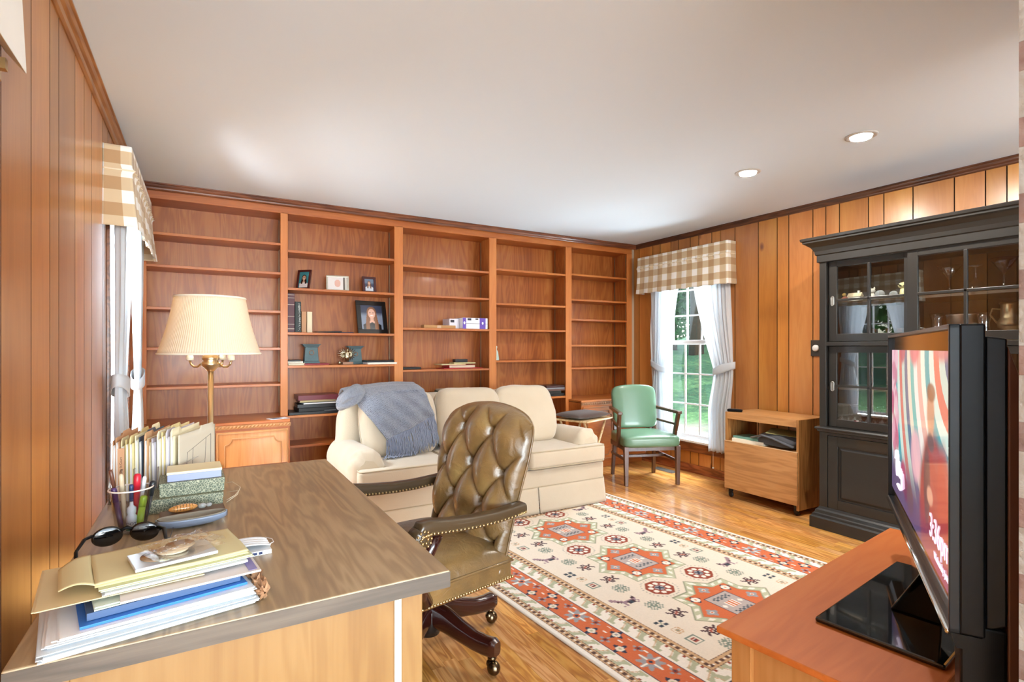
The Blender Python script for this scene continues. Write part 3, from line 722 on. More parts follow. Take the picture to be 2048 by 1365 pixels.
# arms
M_ARMT = plain('arm_leather_dark', '#4a3a26', 0.35, coat=0.3, nb=0.15, ns=40)
for sx in (1, -1):
    xc = sx * 0.315
    path = [(-0.235, 0.615, 0.030), (-0.225, 0.628, 0.034), (-0.19, 0.632, 0.034), (-0.1, 0.622, 0.031), (0.0, 0.614, 0.029), (0.1, 0.612, 0.028), (0.2, 0.617, 0.027), (0.245, 0.622, 0.024)]
    am = MB(); sec = 16
    def armf(u, v, path=path, xc=xc):
        t = v * (len(path) - 1); i = min(int(t), len(path) - 2); f = t - i
        y = path[i][0] * (1 - f) + path[i + 1][0] * f; z = path[i][1] * (1 - f) + path[i + 1][1] * f; r = path[i][2] * (1 - f) + path[i + 1][2] * f
        a = 2 * PI * u; c, s_ = math.cos(a), math.sin(a); sq = lambda q: math.copysign(abs(q) ** 0.55, q)
        return (xc + sq(c) * 0.030, y, z + sq(s_) * r * 0.85)
    am.grid(armf, 20, 28, cu=True)
    am.add([armf(i / 20, 0) for i in range(20)], [tuple(range(20))], 0, True); am.add([armf(i / 20, 1) for i in range(20)], [tuple(range(20))], 0, True)
    arm = am.build('armrest', M_ARMT, ch)
    # scroll at the front end
    sc = MB().lathe([(0.0, -0.031), (0.030, -0.031), (0.036, -0.026), (0.037, 0), (0.036, 0.026), (0.030, 0.031), (0.0, 0.031)], 24, M=T(xc, -0.222, 0.603) @ Matrix.Rotation(PI / 2, 4, 'Y'))
    sc.build('scroll_end', M_ARMT, arm)
    nn = MB()
    for side in (1, -1):
        for k in range(38):
            f = k / 37; t = (0.08 + 0.90 * f) * (len(path) - 1); i = min(int(t), len(path) - 2); g = t - i
            y = path[i][0] * (1 - g) + path[i + 1][0] * g; z = path[i][1] * (1 - g) + path[i + 1][1] * g; r = path[i][2] * (1 - g) + path[i + 1][2] * g
            nn.ball((xc + side * 0.0305, y, z - r * 0.45), 0.0052, 4)
        for k in range(12):
            a = 2 * PI * k / 12; nn.ball((xc + side * 0.032, -0.222 + 0.028 * math.cos(a), 0.603 + 0.028 * math.sin(a)), 0.0052, 4)
        for k in range(6):
            a = 2 * PI * k / 6; nn.ball((xc + side * 0.032, -0.222 + 0.014 * math.cos(a), 0.603 + 0.014 * math.sin(a)), 0.0052, 4)
    nn.build('nailhead_trim', M_NAIL, arm, kind='stuff')
    MB().tube([(xc, -0.150, 0.60), (xc, -0.175, 0.56), (xc - sx * 0.002, -0.215, 0.50), (xc - sx * 0.006, -0.225, 0.43), (xc - sx * 0.010, -0.190, 0.36)], [0.022, 0.023, 0.026, 0.028, 0.026], 10, flat=1.0).build('arm_support', M_MAH, ch)
# base
MB().lathe([(0.0, 0.07), (0.045, 0.07), (0.055, 0.10), (0.055, 0.17), (0.035, 0.20), (0.028, 0.21), (0.028, 0.30), (0.09, 0.31), (0.09, 0.327), (0.0, 0.327)], 24).build('swivel_column', plain('dark_steel', '#2c2826', 0.35, metal=0.7), ch)
for k in range(5):
    a = math.radians(90 + 72 * k)
    M_ = RZ(a)
    lg = MB()
    prof = [(0.03, 0.105, 0.21, 0.032), (0.10, 0.098, 0.195, 0.030), (0.17, 0.085, 0.165, 0.028), (0.24, 0.072, 0.143, 0.026), (0.29, 0.068, 0.138, 0.026), (0.33, 0.070, 0.140, 0.028), (0.347, 0.078, 0.130, 0.022)]
    def legf(u, v, prof=prof):
        t = v * (len(prof) - 1); i = min(int(t), len(prof) - 2); g = t - i
        r0, z0, z1, hw = [prof[i][q] * (1 - g) + prof[i + 1][q] * g for q in range(4)]
        aa = 2 * PI * u; c, s_ = math.cos(aa), math.sin(aa); sq = lambda q: math.copysign(abs(q) ** 0.6, q)
        return (r0, sq(c) * hw, (z0 + z1) / 2 + sq(s_) * (z1 - z0) / 2)
    lg.grid(legf, 20, 24, cu=True, M=M_); lg.add([legf(i / 20, 1) for i in range(20)], [tuple(range(20))], 0, True, M_)
    leg = lg.build('star_leg', M_MAH, ch)
    MB().lathe([(0.011, 0.045), (0.011, 0.058), (0.018, 0.062), (0.018, 0.072)], 14, M=M_ @ T(0.322, 0, 0)).build('caster_stem', M_DKBRASS, leg)
    cb = MB().ball((0.33, -0.001, 0.0275), (0.027, 0.024, 0.027), 14, M=M_)
    cb.ball((0.317, 0, 0.040), (0.020, 0.017, 0.018), 10, M=M_); cb.build('ball_caster', M_DKBRASS, leg)

# ------------------------------------------------------------------ sofa
M_SOFA = cloth('cream_velvet', '#c6b69d', '#d4c6b0', wr=2.2, bmp=0.8, sheen=0.5)
M_SEAM = cloth('cream_welt', '#b9a98d', '#c4b59b', sheen=0.2)
sf = thing('sofa', 'cream three-cushion skirted sofa in front of the bookcase', 'sofa', (1.84, 3.80, 0))
def wob(p, a=0.004, s=6.0):
    n_ = noise.noise_vector(Vector(p) * s); return (p[0] + n_.x * a, p[1] + n_.y * a, p[2] + n_.z * a)
MB().box(-0.98, 0.98, -0.37, 0.42, 0.19, 0.345).build('frame', M_SOFA, sf, bevel=0.012)
def skirt(pts, name):
    mb = MB(); zt = 0.205; n = len(pts)
    def fn(u, v):
        t = u * (n - 1); i = min(int(t), n - 2); f = t - i; a, b = pts[i], pts[i + 1]
        x = a[0] + (b[0] - a[0]) * f; y = a[1] + (b[1] - a[1]) * f
        nx, ny = (b[1] - a[1]), -(b[0] - a[0]); l = math.hypot(nx, ny) or 1; fl = 0.028 * (1 - v) ** 1.0
        return (x + nx / l * fl, y + ny / l * fl, 0.0145 + (zt - 0.0145) * v)
    return mb.grid(fn, 40, 8)
zz = -0.415
sk_pts = [((-1.0, 0.42), (-1.0, -0.415)), ((-1.0, zz), (-0.362, zz)), ((-0.354, zz), (0.356, zz)), ((0.364, zz), (1.0, zz)), ((1.0, -0.415), (1.0, 0.42))]
for a, b in sk_pts:
    skirt([a, b], 'skirt').build('skirt_panel', M_SOFA, sf, solid=0.004)
MB().box(-0.37, -0.34, zz + 0.004, zz + 0.01, 0.015, 0.2).box(0.34, 0.37, zz + 0.004, zz + 0.01, 0.015, 0.2).build('kick_pleat', M_SOFA, sf)
MB().box(-1.0, 1.0, -0.415, -0.36, 0.20, 0.335).build('front_rail', M_SOFA, sf, bevel=0.01)
MB().tube([(-1.0, 0.4, 0.206), (-1.0, -0.417, 0.206), (1.0, -0.417, 0.206), (1.0, 0.4, 0.206)], 0.0035, 6).build('welt', M_SEAM, sf)
for sx in (-1, 1):
    def arm(u, v, sx=sx):
        # closed profile (u) swept along y (v); ends close
        a = 2 * PI * u; y = -0.355 + 0.76 * v
        e = min(1, (v / 0.09)) if v < 0.09 else 1; e = math.sqrt(max(0, 1 - (1 - e) ** 2)); e = max(e, 0.02)
        c, s_ = math.cos(a), math.sin(a); sq = lambda q, k: math.copysign(abs(q) ** k, q)
        z = 0.395 + 0.205 * sq(s_, 0.75); hw = 0.098 + 0.022 * max(0, math.sin((z - 0.36) / 0.25 * PI)) if z > 0.36 else 0.098
        hx = sq(c, 0.7) * hw * (0.55 + 0.45 * e)
        zz_ = 0.42 + (z - 0.42) * (0.6 + 0.4 * e)
        wr_ = 0.006 * math.sin(9 * a + 30 * y) * math.exp(-((v - 0.06) / 0.08) ** 2)
        return wob((sx * (0.905 + hx + wr_), y, zz_ - 0.03 * v * (s_ > 0) + wr_), 0.006, 5)
    mb = MB().grid(arm, 48, 44, cu=True); mb.add([arm(i / 48, 0) for i in range(48)], [tuple(range(48))], 0, True)
    mb.build('armrest', M_SOFA, sf)
    MB().hexa([(sx * 0.82, -0.34, 0.19), (sx * 1.0, -0.34, 0.19), (sx * 1.0, 0.42, 0.19), (sx * 0.82, 0.42, 0.19)], [(sx * 0.82, -0.34, 0.40), (sx * 1.004, -0.34, 0.42), (sx * 1.004, 0.42, 0.42), (sx * 0.82, 0.42, 0.40)]).build('arm_base', M_SOFA, sf, bevel=0.02, seg=3)
def backf(u, v):
    a = 2 * PI * u; b = PI * (v - 0.5); sp = lambda x, e: math.copysign(abs(x) ** e, x)
    x = 0.985 * sp(math.cos(b), 0.35) * sp(math.cos(a), 0.16); y = 0.10 * sp(math.cos(b), 0.35) * sp(math.sin(a), 0.5); z = 0.345 * sp(math.sin(b), 0.35)
    k = (z + 0.345) / 0.69
    return wob((x * (1 - 0.03 * k), 0.30 + y + 0.06 * k, 0.545 + z), 0.004, 4)
MB().grid(backf, 80, 40, cu=True).build('back_frame', M_SOFA, sf)
# seat cushions
def seat_cushion(poly, name):
    z0, z1 = 0.345, 0.482
    n = len(poly); mb = MB()
    mb.prism(poly, 'z', z0, z1)
    o = mb.build('seat_cushion', M_SOFA, sf, bevel=0.028, seg=5)
    for p in o.data.polygons: p.use_smooth = True
    for zz_ in (z1 - 0.006, z0 + 0.006):
        c = sum(p[0] for p in poly) / n, sum(p[1] for p in poly) / n
        pts = []
        for i in range(n):
            a, b = Vector((*poly[i], zz_)), Vector((*poly[(i + 1) % n], zz_))
            d = (b - a).normalized(); L = (b - a).length
            for t in (0.022, L / 2, L - 0.022): pts.append(a + d * t - Vector((0, 0, 0)) + Vector((-d.y, d.x, 0)) * 0.004)
        MB().tube(pts, 0.0042, 6, closed=True).build('welt', M_SEAM, o)
seat_cushion([(-0.99, -0.445), (-0.332, -0.445), (-0.332, 0.18), (-0.80, 0.18), (-0.80, -0.35), (-0.99, -0.35)], 'l')
seat_cushion([(-0.322, -0.44), (0.272, -0.44), (0.272, 0.18), (-0.322, 0.18)], 'm')
seat_cushion([(0.282, -0.445), (1.0, -0.445), (1.0, -0.35), (0.80, -0.35), (0.80, 0.18), (0.282, 0.18)], 'r')
CUSH = [(-0.575, 0.29, 1), (0.0, 0.285, 2), (0.53, 0.28, 3)]
def cushion_pt(cx, hw, a, b, sd):
    sp = lambda x, e: math.copysign(abs(x) ** e, x)
    x = hw * sp(math.cos(b), 0.42) * sp(math.cos(a), 0.32); y = 0.110 * sp(math.cos(b), 0.9) * sp(math.sin(a), 0.85); z = 0.245 * sp(math.sin(b), 0.42)
    p = Vector((x, y, z)); p = Matrix.Rotation(-0.24, 3, 'X') @ p
    q = (p.x + cx, p.y + 0.055, p.z + 0.700); n_ = noise.noise_vector(Vector(q) * 5 + Vector((sd * 9, 0, 0)))
    n2_ = noise.noise_vector(Vector(q) * 14); return (q[0] + n_.x * 0.018 + n2_.x * 0.004, q[1] + n_.y * 0.022 + n2_.y * 0.005, q[2] + n_.z * 0.016)
for cx, hw, sd in CUSH:
    mb = MB().grid(lambda u, v: cushion_pt(cx, hw, 2 * PI * u, PI * (v - 0.5), sd), 56, 36, cu=True)
    o = mb.build('back_cushion', M_SOFA, sf)
    MB().tube([cushion_pt(cx, hw + 0.002, 0 if k < 0 else 0, PI * (k / 24 - 0.5), sd) for k in range(2, 23)] + [cushion_pt(cx, hw + 0.002, PI, PI * (0.5 - k / 24), sd) for k in range(2, 23)], 0.0035, 6, closed=True).build('welt', M_SEAM, o)

# ------------------------------------------------------------------ knitted throw
def knit():
    m, nt, b = nodes('blue_grey_knit'); tc = N(nt, 'ShaderNodeTexCoord')
    sp = N(nt, 'ShaderNodeSeparateXYZ'); nt.links.new(tc.outputs['UV'], sp.inputs[0])
    w1 = math_(nt, 'ABSOLUTE', math_(nt, 'SINE', math_(nt, 'MULTIPLY', sp.outputs[0], 300.0))); w2 = math_(nt, 'ABSOLUTE', math_(nt, 'SINE', math_(nt, 'ADD', math_(nt, 'MULTIPLY', sp.outputs[1], 260.0), math_(nt, 'MULTIPLY', w1, 1.2))))
    no = N(nt, 'ShaderNodeTexNoise', Scale=110.0, Detail=4.0, Roughness=0.7); nt.links.new(tc.outputs['Object'], no.inputs['Vector'])
    h = math_(nt, 'ADD', math_(nt, 'MULTIPLY', math_(nt, 'ADD', w1, w2), 0.4), no.outputs['Fac'])
    nt.links.new(ramp(nt, h, [(0.45, '#30343f'), (0.85, '#5a6070'), (1.2, '#959bac')]), b.inputs['Base Color'])
    b.inputs['Roughness'].default_value = 0.95; b.inputs['Sheen Weight'].default_value = 0.6; bump(nt, b, h, 0.9, 0.006); return m
M_KNIT = knit()
tw = thing('throw_blanket', 'blue-grey knitted throw with long fringe draped over the left end of the sofa back', 'blanket', (1.84, 3.80, 0))
sx0 = 1.84
def front_y(x, z):                     # front of the left back cushion in sofa coordinates
    best = None
    cx, hw = CUSH[0][0], CUSH[0][1]
    u = (x - cx) / hw; zc = (z - 0.70) / 0.245
    th = max(0.02, (1 - min(1, abs(u)) ** 4)) ** 0.45 * max(0.02, (1 - min(1, abs(zc)) ** 4)) ** 0.5
    return 0.055 + 0.235 * (z - 0.70) - 0.125 * th
TL, TR, BL, BR = (-0.93, 0.920), (-0.395, 0.955), (-0.715, 0.612), (-0.335, 0.760)
def thr(u, v):
    # v 0 = top crest .. 1 = knit hem ; negative side goes over the crest backwards
    vv = v
    x = (TL[0] * (1 - u) + TR[0] * u) * (1 - vv) + (BL[0] * (1 - u) + BR[0] * u) * vv
    z = (TL[1] * (1 - u) + TR[1] * u) * (1 - vv) + (BL[1] * (1 - u) + BR[1] * u) * vv
    z += 0.02 * math.sin(PI * u) * (1 - vv) + 0.016 * (1 - vv)
    zz_ = min(z, 0.925)
    y = front_y(x, zz_) - 0.020
    y += 0.009 * math.sin(11 * u + 6 * v) + 0.005 * math.sin(27 * u - 9 * v) + 0.008 * noise.noise(Vector((u * 5, v * 5, 0)))
    if v < 0.12: y += (0.12 - v) / 0.12 * 0.10; z += 0.0
    return (x, y, z)
def thr_all(u, v):
    if v < 0.2:                        # part falling behind the back
        k = (0.2 - v) / 0.2; p = thr(u, 0.0); return (p[0], p[1] + 0.05 + 0.30 * min(1, k * 1.5) * 0.62, p[2] + 0.022 * math.sin(PI * min(1, k * 1.6)) - 0.16 * max(0, k - 0.55) - 0.015 * k)
    return thr(u, (v - 0.2) / 0.8)
mb = MB().grid(thr_all, 60, 60); mb.uv = [(i / 60 * 0.6, j / 60 * 0.7) for j in range(61) for i in range(61)]
mb.build('knitted_panel', M_KNIT, tw, solid=0.012)
# bunched corner over the left end of the sofa back
def bunch(u, v):
    a = 2 * PI * u; b = v
    cx = -1.005 + 0.20 * b; cz = 0.862 + 0.050 * math.sin(PI * b * 0.55) + 0.02 * b; cy = 0.13 + 0.03 * b
    r = (0.050 + 0.022 * math.sin(PI * b)) * math.sqrt(max(0.0, 1 - (2 * b - 1) ** 6)) + 0.001
    r *= 1 + 0.12 * math.sin(3 * a + 5 * b) + 0.06 * math.sin(7 * a)
    return (cx + 0.01 * math.sin(a), cy + r * 1.9 * math.cos(a), cz + r * math.sin(a))
mb = MB().grid(bunch, 40, 24, cu=True); mb.uv = [(i / 40 * 1.1, j / 24 * 0.5) for j in range(25) for i in range(40)]
mb.build('bunched_corner', M_KNIT, tw)
fr = MB(); rr = random.Random(4); fr.uv = None
for k in range(150):
    u = (k + rr.random()) / 150; p = Vector(thr(u, 1.0)); L = 0.17 + 0.05 * rr.random()
    pts = [p + Vector((0, 0.002, 0.008))]; x, y, z = p; drift = rr.uniform(-0.10, 0.16) + 0.10 * u; ph = rr.random() * 6
    for s_ in range(1, 9):
        z2 = z - L / 8; x += drift * L / 8 + 0.005 * math.sin(ph + s_ * 1.3)
        yf = front_y(x, max(z2, 0.48)) - 0.014 - 0.01 * rr.random()
        if z2 < 0.492: z2 = 0.492 + 0.005 * rr.random(); yf = y - L / 8 * 0.8; x += rr.uniform(-0.02, 0.005)
        y, z = yf, z2; pts.append(Vector((x, y, z)))
    fr.tube(pts, [0.0038] * 8 + [0.0026], 5)
fr.build('fringe', cloth('fringe_yarn', '#737b8f', '#8d94a8', bmp=0.1), tw, kind='stuff')
# ------------------------------------------------------------------ floor lamp
M_LBR = plain('antique_lamp_brass', '#c9ae86', 0.28, metal=0.9)
def shade_mat():
    m, nt, b = nodes('pleated_shade'); tc = N(nt, 'ShaderNodeTexCoord'); sp = N(nt, 'ShaderNodeSeparateXYZ'); nt.links.new(tc.outputs['UV'], sp.inputs[0])
    s_ = math_(nt, 'ABSOLUTE', math_(nt, 'SINE', math_(nt, 'MULTIPLY', sp.outputs[0], 400.0)))
    nt.links.new(mixc(nt, '#e6dcc6', '#f3ecdc', s_), b.inputs['Base Color']); b.inputs['Roughness'].default_value = 0.85; bump(nt, b, s_, 0.5, 0.003)
    out = nt.nodes.get('Material Output'); tr = N(nt, 'ShaderNodeBsdfTranslucent'); tr.inputs[0].default_value = (*lin('#fff2dc'), 1); mx = N(nt, 'ShaderNodeMixShader'); mx.inputs[0].default_value = 0.4
    nt.links.new(b.outputs[0], mx.inputs[1]); nt.links.new(tr.outputs[0], mx.inputs[2]); nt.links.new(mx.outputs[0], out.inputs[0]); return m
lp = thing('floor_lamp', 'brass floor lamp with a wide cream pleated shade behind the desk', 'lamp', (0.032, 2.80, 0))
LS = 0.985
def shd(u, v):
    a = 2 * PI * u; r = (0.207 + (0.143 - 0.207) * v) - 0.006 * math.sin(PI * v); return (r * math.cos(a), r * math.sin(a), 1.236 + 0.255 * v)
mb = MB().grid(shd, 120, 12, cu=True); mb.uv = [(i / 120, j / 12) for j in range(13) for i in range(120)]
sh = mb.build('lamp_shade', shade_mat(), lp, solid=0.0015)
for v in (0, 1): MB().tube([shd(i / 60, v) for i in range(60)], 0.005, 6, closed=True).build('shade_rim', plain('shade_trim', '#efe6d2', 0.8), sh)
MB().lathe([(0.0, 0.0), (0.125, 0.0), (0.128, 0.012), (0.10, 0.022), (0.03, 0.035), (0.016, 0.06), (0.0, 0.06)], 32).build('base', M_LBR, lp)
MB().lathe([(0.0115, 0.05), (0.0125, 1.165)], 20).build('pole', M_LBR, lp)
MB().lathe([(0.012, 1.155), (0.020, 1.162), (0.036, 1.180), (0.040, 1.192), (0.030, 1.203), (0.036, 1.212), (0.034, 1.225), (0.02, 1.235), (0.012, 1.30), (0.012, 1.34), (0.0, 1.34)], 28).build('hub', M_LBR, lp)
for k in range(3):
    a = math.radians(-28 + 120 * k) if False else math.radians([-32, 148, 58][k])
    cx, cy = math.cos(a), math.sin(a); q = [(0.03, 1.198), (0.045, 1.190), (0.06, 1.176), (0.078, 1.176), (0.092, 1.188), (0.097, 1.208)]
    ar = MB().tube([(r * cx, r * cy, z) for r, z in q], 0.005, 8).build('arm', M_LBR, lp)
    MB().lathe([(0.010, 1.205), (0.015, 1.207), (0.015, 1.222), (0.010, 1.24), (0.010, 1.30)], 14, M=T(0.097 * cx, 0.097 * cy)).build('socket', plain('socket_sleeve', '#e6dfcd', 0.5), ar)
MB().ball((0, 0, 1.385), (0.03, 0.03, 0.045), 12).build('bulb', plain('lit_bulb', '#fff4e0', 0.4, emit='#ffe3b8', es=8), lp)
l = light('lamp_glow', 'POINT', (0, 0, 1.385), 8, (1.0, 0.86, 0.68), size=0.04); l.parent = lp

# ------------------------------------------------------------------ cherry tv stand
M_CHERRY = wood('cherry_top', '#9a4a18', '#b35f28', '#c17237', axis='x', ring=0.08, fine=0.10, rough=0.5, coat=0.04, croug=0.2)
M_CHERRY.node_tree.nodes['Principled BSDF'].inputs['Specular IOR Level'].default_value = 0.15
M_CHERV = wood('cherry_side', '#8a5226', '#a9713c', '#bb8450', axis='z', ring=0.15, fine=0.15, rough=0.4)
ya = math.radians(7.15)
ts = thing('tv_stand', 'reddish cherry wood cabinet under the television', 'cabinet', (1.217, 0.977, 0), ya)
TZ = 0.50
MB().box(0, 1.31, -0.46, 0.0, TZ - 0.018, TZ).build('top', M_CHERRY, ts, bevel=0.003)
MB().box(0.025, 0.085, -0.085, -0.03, 0.0125, TZ - 0.018).build('corner_post', M_CHERV, ts, bevel=0.002)
MB().box(0.025, 0.085, -0.44, -0.385, 0.0125, TZ - 0.018).build('corner_post', M_CHERV, ts, bevel=0.002)
MB().box(1.225, 1.285, -0.085, -0.03, 0.0125, TZ - 0.018).build('corner_post', M_CHERV, ts, bevel=0.002)
MB().box(1.225, 1.285, -0.44, -0.385, 0.0125, TZ - 0.018).build('corner_post', M_CHERV, ts, bevel=0.002)
MB().box(0.040, 0.055, -0.385, -0.085, 0.04, TZ - 0.018).build('side_panel', M_CHERV, ts); MB().box(1.255, 1.27, -0.385, -0.085, 0.04, TZ - 0.018).build('side_panel', M_CHERV, ts)
MB().box(0.085, 1.225, -0.44, -0.425, 0.04, TZ - 0.018).build('back_panel', M_CHERV, ts)
MB().box(0.04, 1.27, -0.43, -0.06, 0.06, 0.08).build('bottom_panel', M_CHERV, ts)
for k in range(2):
    d = MB().box(0.092 + k * 0.567, 0.652 + k * 0.567, -0.055, -0.036, 0.09, TZ - 0.03).build('door', M_CHERV, ts, bevel=0.003)
    MB().box(0.15 + k * 0.567, 0.594 + k * 0.567, -0.037, -0.032, 0.15, TZ - 0.09).build('door_panel', M_CHERV, d, bevel=0.002)
    MB().ball((0.63 + k * 0.06, -0.024, 0.29), 0.012, 8).build('knob', M_BRASS, d)

# ------------------------------------------------------------------ television
M_BLK = plain('gloss_black', '#06080a', 0.08, coat=0.8); M_BLKM = plain('satin_black', '#070b10', 0.3, spec=0.25)
NEAR, FAR = Vector((1.307, 0.472)), Vector((2.292, 1.032)); dv = (FAR - NEAR).normalized(); TW = (FAR - NEAR).length
tv = thing('television', 'flat black television showing colourful art and a clock, on the cherry cabinet', 'television', (NEAR.x, NEAR.y, 0), math.atan2(dv.y, dv.x))
# local: x along the screen from the near end, +y = viewing side
z0, z1 = 0.688, 1.310
fm = MB(); sb, so_ = 0.048, 0.0
fm.box(0, TW, -0.045, -0.004, z0, z1)
tvb = fm.build('cabinet_frame', M_BLKM, tv, bevel=0.004)
rim = MB(); t = 0.010
rim.box(0, TW, -0.006, 0.012, z1 - t, z1).box(0, t, -0.006, 0.012, z0, z1).box(TW - t, TW, -0.006, 0.012, z0, z1).box(0, TW, -0.006, 0.012, z0, z0 + t)
rim.build('outer_rim', plain('bluish_black_rim', '#1a2228', 0.3, coat=0.2, spec=0.3), tv, bevel=0.002)
MB().box(t, TW - t, -0.004, 0.000, z0 + t, z1 - t).build('glossy_bezel', M_BLK, tv)
MB().hexa([(0, 0.0, z0 - 0.028), (TW, 0.0, z0 - 0.028), (TW, -0.03, z0 - 0.028), (0, -0.03, z0 - 0.028)][::-1], [(0, 0.010, z0), (TW, 0.010, z0), (TW, -0.04, z0), (0, -0.04, z0)][::-1]).build('speaker_bar', M_BLKM, tv)
MB().tube([(0.01, 0.012, z0 - 0.002), (TW - 0.01, 0.012, z0 - 0.002)], 0.006, 8).build('chrome_strip', plain('chrome', '#dfe6ea', 0.08, metal=1), tv)
rh = MB(); rh.hexa([(0.010, -0.045, z0 + 0.01), (TW - 0.02, -0.045, z0 + 0.01), (TW - 0.06, -0.078, z0 + 0.03), (0.004, -0.078, z0 + 0.03)][::-1], [(0.010, -0.045, z1 - 0.024), (TW - 0.02, -0.045, z1 - 0.024), (TW - 0.06, -0.078, z1 - 0.03), (0.004, -0.078, z1 - 0.03)][::-1])
MB().box(0.004, 0.055, -0.077, -0.006, TZ + 0.0015, z0 + 0.02).build('side_foot', M_BLKM, tv, bevel=0.004)
MB().hexa([(0.004, -0.0785, TZ + 0.0015), (TW - 0.2, -0.0785, z0 + 0.05), (TW - 0.3, -0.098, z0 + 0.08), (0.006, -0.098, TZ + 0.0015)][::-1], [(0.004, -0.0785, z1 - 0.045), (TW - 0.2, -0.0785, z1 - 0.045), (TW - 0.3, -0.098, z1 - 0.11), (0.006, -0.098, z1 - 0.11)][::-1]).build('rear_bulge', plain('brown_plastic', '#5a3a2c', 0.4), tv, bevel=0.003)
rh.build('rear_housing', M_BLKM, tv, bevel=0.004)
# picture: 16:9 field of generic stripes, blossoms and a red-coated figure (no known artwork)
sx0_, sx1_, sz0, sz1 = 0.040, TW - 0.030, z0 + 0.050, z1 - 0.055
NX_, NZ_ = 320, 180
def sm(a, b, x): t = np.clip((x - a) / (b - a), 0, 1); return t * t * (3 - 2 * t)
U, V = np.meshgrid(np.linspace(1, 0, NX_ + 1), np.linspace(0, 1, NZ_ + 1))   # U: 0 = picture's left (far end)
img = np.zeros((NZ_ + 1, NX_ + 1, 3)); img[:] = lin('#8f86a0')
cx_, cy_ = 0.98, 1.25
rad = np.hypot((U - 1.05) * 1.5, (V - 1.0)); cols = ['#e9e2cf', '#5f7f9c', '#cfe3d6', '#e0877a', '#d9efe4', '#3fb3bb', '#eef3e6', '#e6b9b0', '#f3f0ea', '#58c2c0']
bi = ((rad * 11.0) % len(cols)).astype(int); fr_ = (rad * 11.0) % 1
for k, c_ in enumerate(cols):
    msk = bi == k; img[msk] = lin(c_)
img = img * 0.93
low = sm(0.42, 0.12, V + 0.25 * U * 0)[..., None]; img = img * (1 - low) + np.array(lin('#6c5a78')) * low
rs = np.random.RandomState(5)
def blob(cx, cy, rx, ry, c, a=0.9, soft=0.35):
    global img
    d = np.hypot((U - cx) / rx, (V - cy) / ry); m = (1 - sm(1 - soft, 1.0 + soft * 0.3, d))[..., None] * a; img = img * (1 - m) + np.array(lin(c)) * m
for k in range(26):
    blob(0.02 + 0.13 * rs.rand(), 0.25 + 0.75 * rs.rand(), 0.05, 0.08, ['#d58ba0', '#f0c3cf', '#c76a86', '#e8aebc'][k % 4])
blob(0.28, 1.02, 0.07, 0.12, '#c46472'); blob(0.52, 1.03, 0.10, 0.13, '#cf7484'); blob(0.9, 1.04, 0.12, 0.10, '#d08a8a')
blob(0.55, 0.42, 0.10, 0.16, '#eab5bf'); blob(0.30, 0.20, 0.07, 0.11, '#b83a66'); blob(0.36, 0.14, 0.06, 0.08, '#8a2f4d'); blob(0.44, 0.12, 0.07, 0.1, '#7a5a55')
blob(0.80, 0.22, 0.20, 0.42, '#a33c40', 0.95, 0.2); blob(0.72, 0.34, 0.05, 0.22, '#5b4750', 0.9); blob(0.92, 0.36, 0.08, 0.26, '#b24a48', 0.9); blob(0.76, 0.30, 0.045, 0.05, '#d9a58e')
blob(0.77, 0.70, 0.055, 0.13, '#c99a80', 0.95); blob(0.775, 0.80, 0.06, 0.05, '#8a6a58', 0.9, 0.3); blob(0.77, 0.56, 0.05, 0.05, '#6a5a60', 0.9)
low = sm(0.30, 0.0, V)[..., None] * 0.55; img = img * (1 - low) + np.array(lin('#5a4a78')) * low
mb = MB(); mb.grid(lambda u, v: (sx0_ + (sx1_ - sx0_) * u, 0.0012, sz0 + (sz1 - sz0) * v), NX_, NZ_, smooth=False)
mb.col = [(*c_, 1) for c_ in np.clip(img, 0, 1).reshape(-1, 3)]
mb.build('screen', attr_mat('lit_screen', 0.1, emit=0.85, coat=0.3), tv, fix=False)
M_TXT = plain('screen_text', '#e9e4f2', 0.5, emit='#dcd6ea', es=0.85)
W_ = sx1_ - sx0_
text('3:36pm', 0.082, (sx0_ + 0.135, 0.0022, sz0 + 0.085), (PI / 2, 0, PI), M_TXT, 'clock_text', tv)
text('Wednesday, June', 0.024, (sx0_ + 0.110, 0.0022, sz0 + 0.030), (PI / 2, 0, PI), M_TXT, 'date_text', tv)
# small looped script mark at the picture's left
sw_ = [(0.00, 0.05), (0.01, 0.085), (0.025, 0.07), (0.022, 0.02), (0.03, -0.01), (0.045, 0.05), (0.052, 0.03), (0.055, 0.0), (0.07, 0.03), (0.075, 0.0), (0.085, 0.025), (0.09, 0.0), (0.10, 0.02), (0.11, 0.0), (0.115, -0.03), (0.08, -0.05), (0.035, -0.045)]
MB().tube([(0.975 - a * 1.55, 0.0022, sz0 + 0.085 + b * 0.85) for a, b in sw_], 0.0045, 5).build('script_mark', M_TXT, tv)
text('Only the sweetest songs', 0.018, (sx1_ - 0.12, 0.0022, sz0 + 0.075), (PI / 2, 0, PI), M_TXT, 'tagline_text', tv) if False else None
# neck and glass base (turned square to the cabinet)
c_t = (NEAR + FAR) / 2; ang = ya - math.atan2(dv.y, dv.x)
Mb = T(TW / 2, -0.02, 0) @ RZ(ang)
bs = MB().box(-0.32, 0.32, -0.13, 0.16, TZ + 0.0005, TZ + 0.014, M=Mb).build('glass_base', plain('black_glass', '#04080a', 0.03, coat=1.0), tv, bevel=0.005)
MB().hexa([Mb @ Vector(p) for p in ((-0.10, -0.07, TZ + 0.0145), (0.10, -0.07, TZ + 0.0145), (0.10, 0.05, TZ + 0.0145), (-0.10, 0.05, TZ + 0.0145))], [(TW / 2 - 0.14, -0.035, z0 - 0.02), (TW / 2 + 0.14, -0.035, z0 - 0.02), (TW / 2 + 0.14, -0.006, z0 - 0.02), (TW / 2 - 0.14, -0.006, z0 - 0.02)]).build('neck', M_BLK, tv, bevel=0.004)

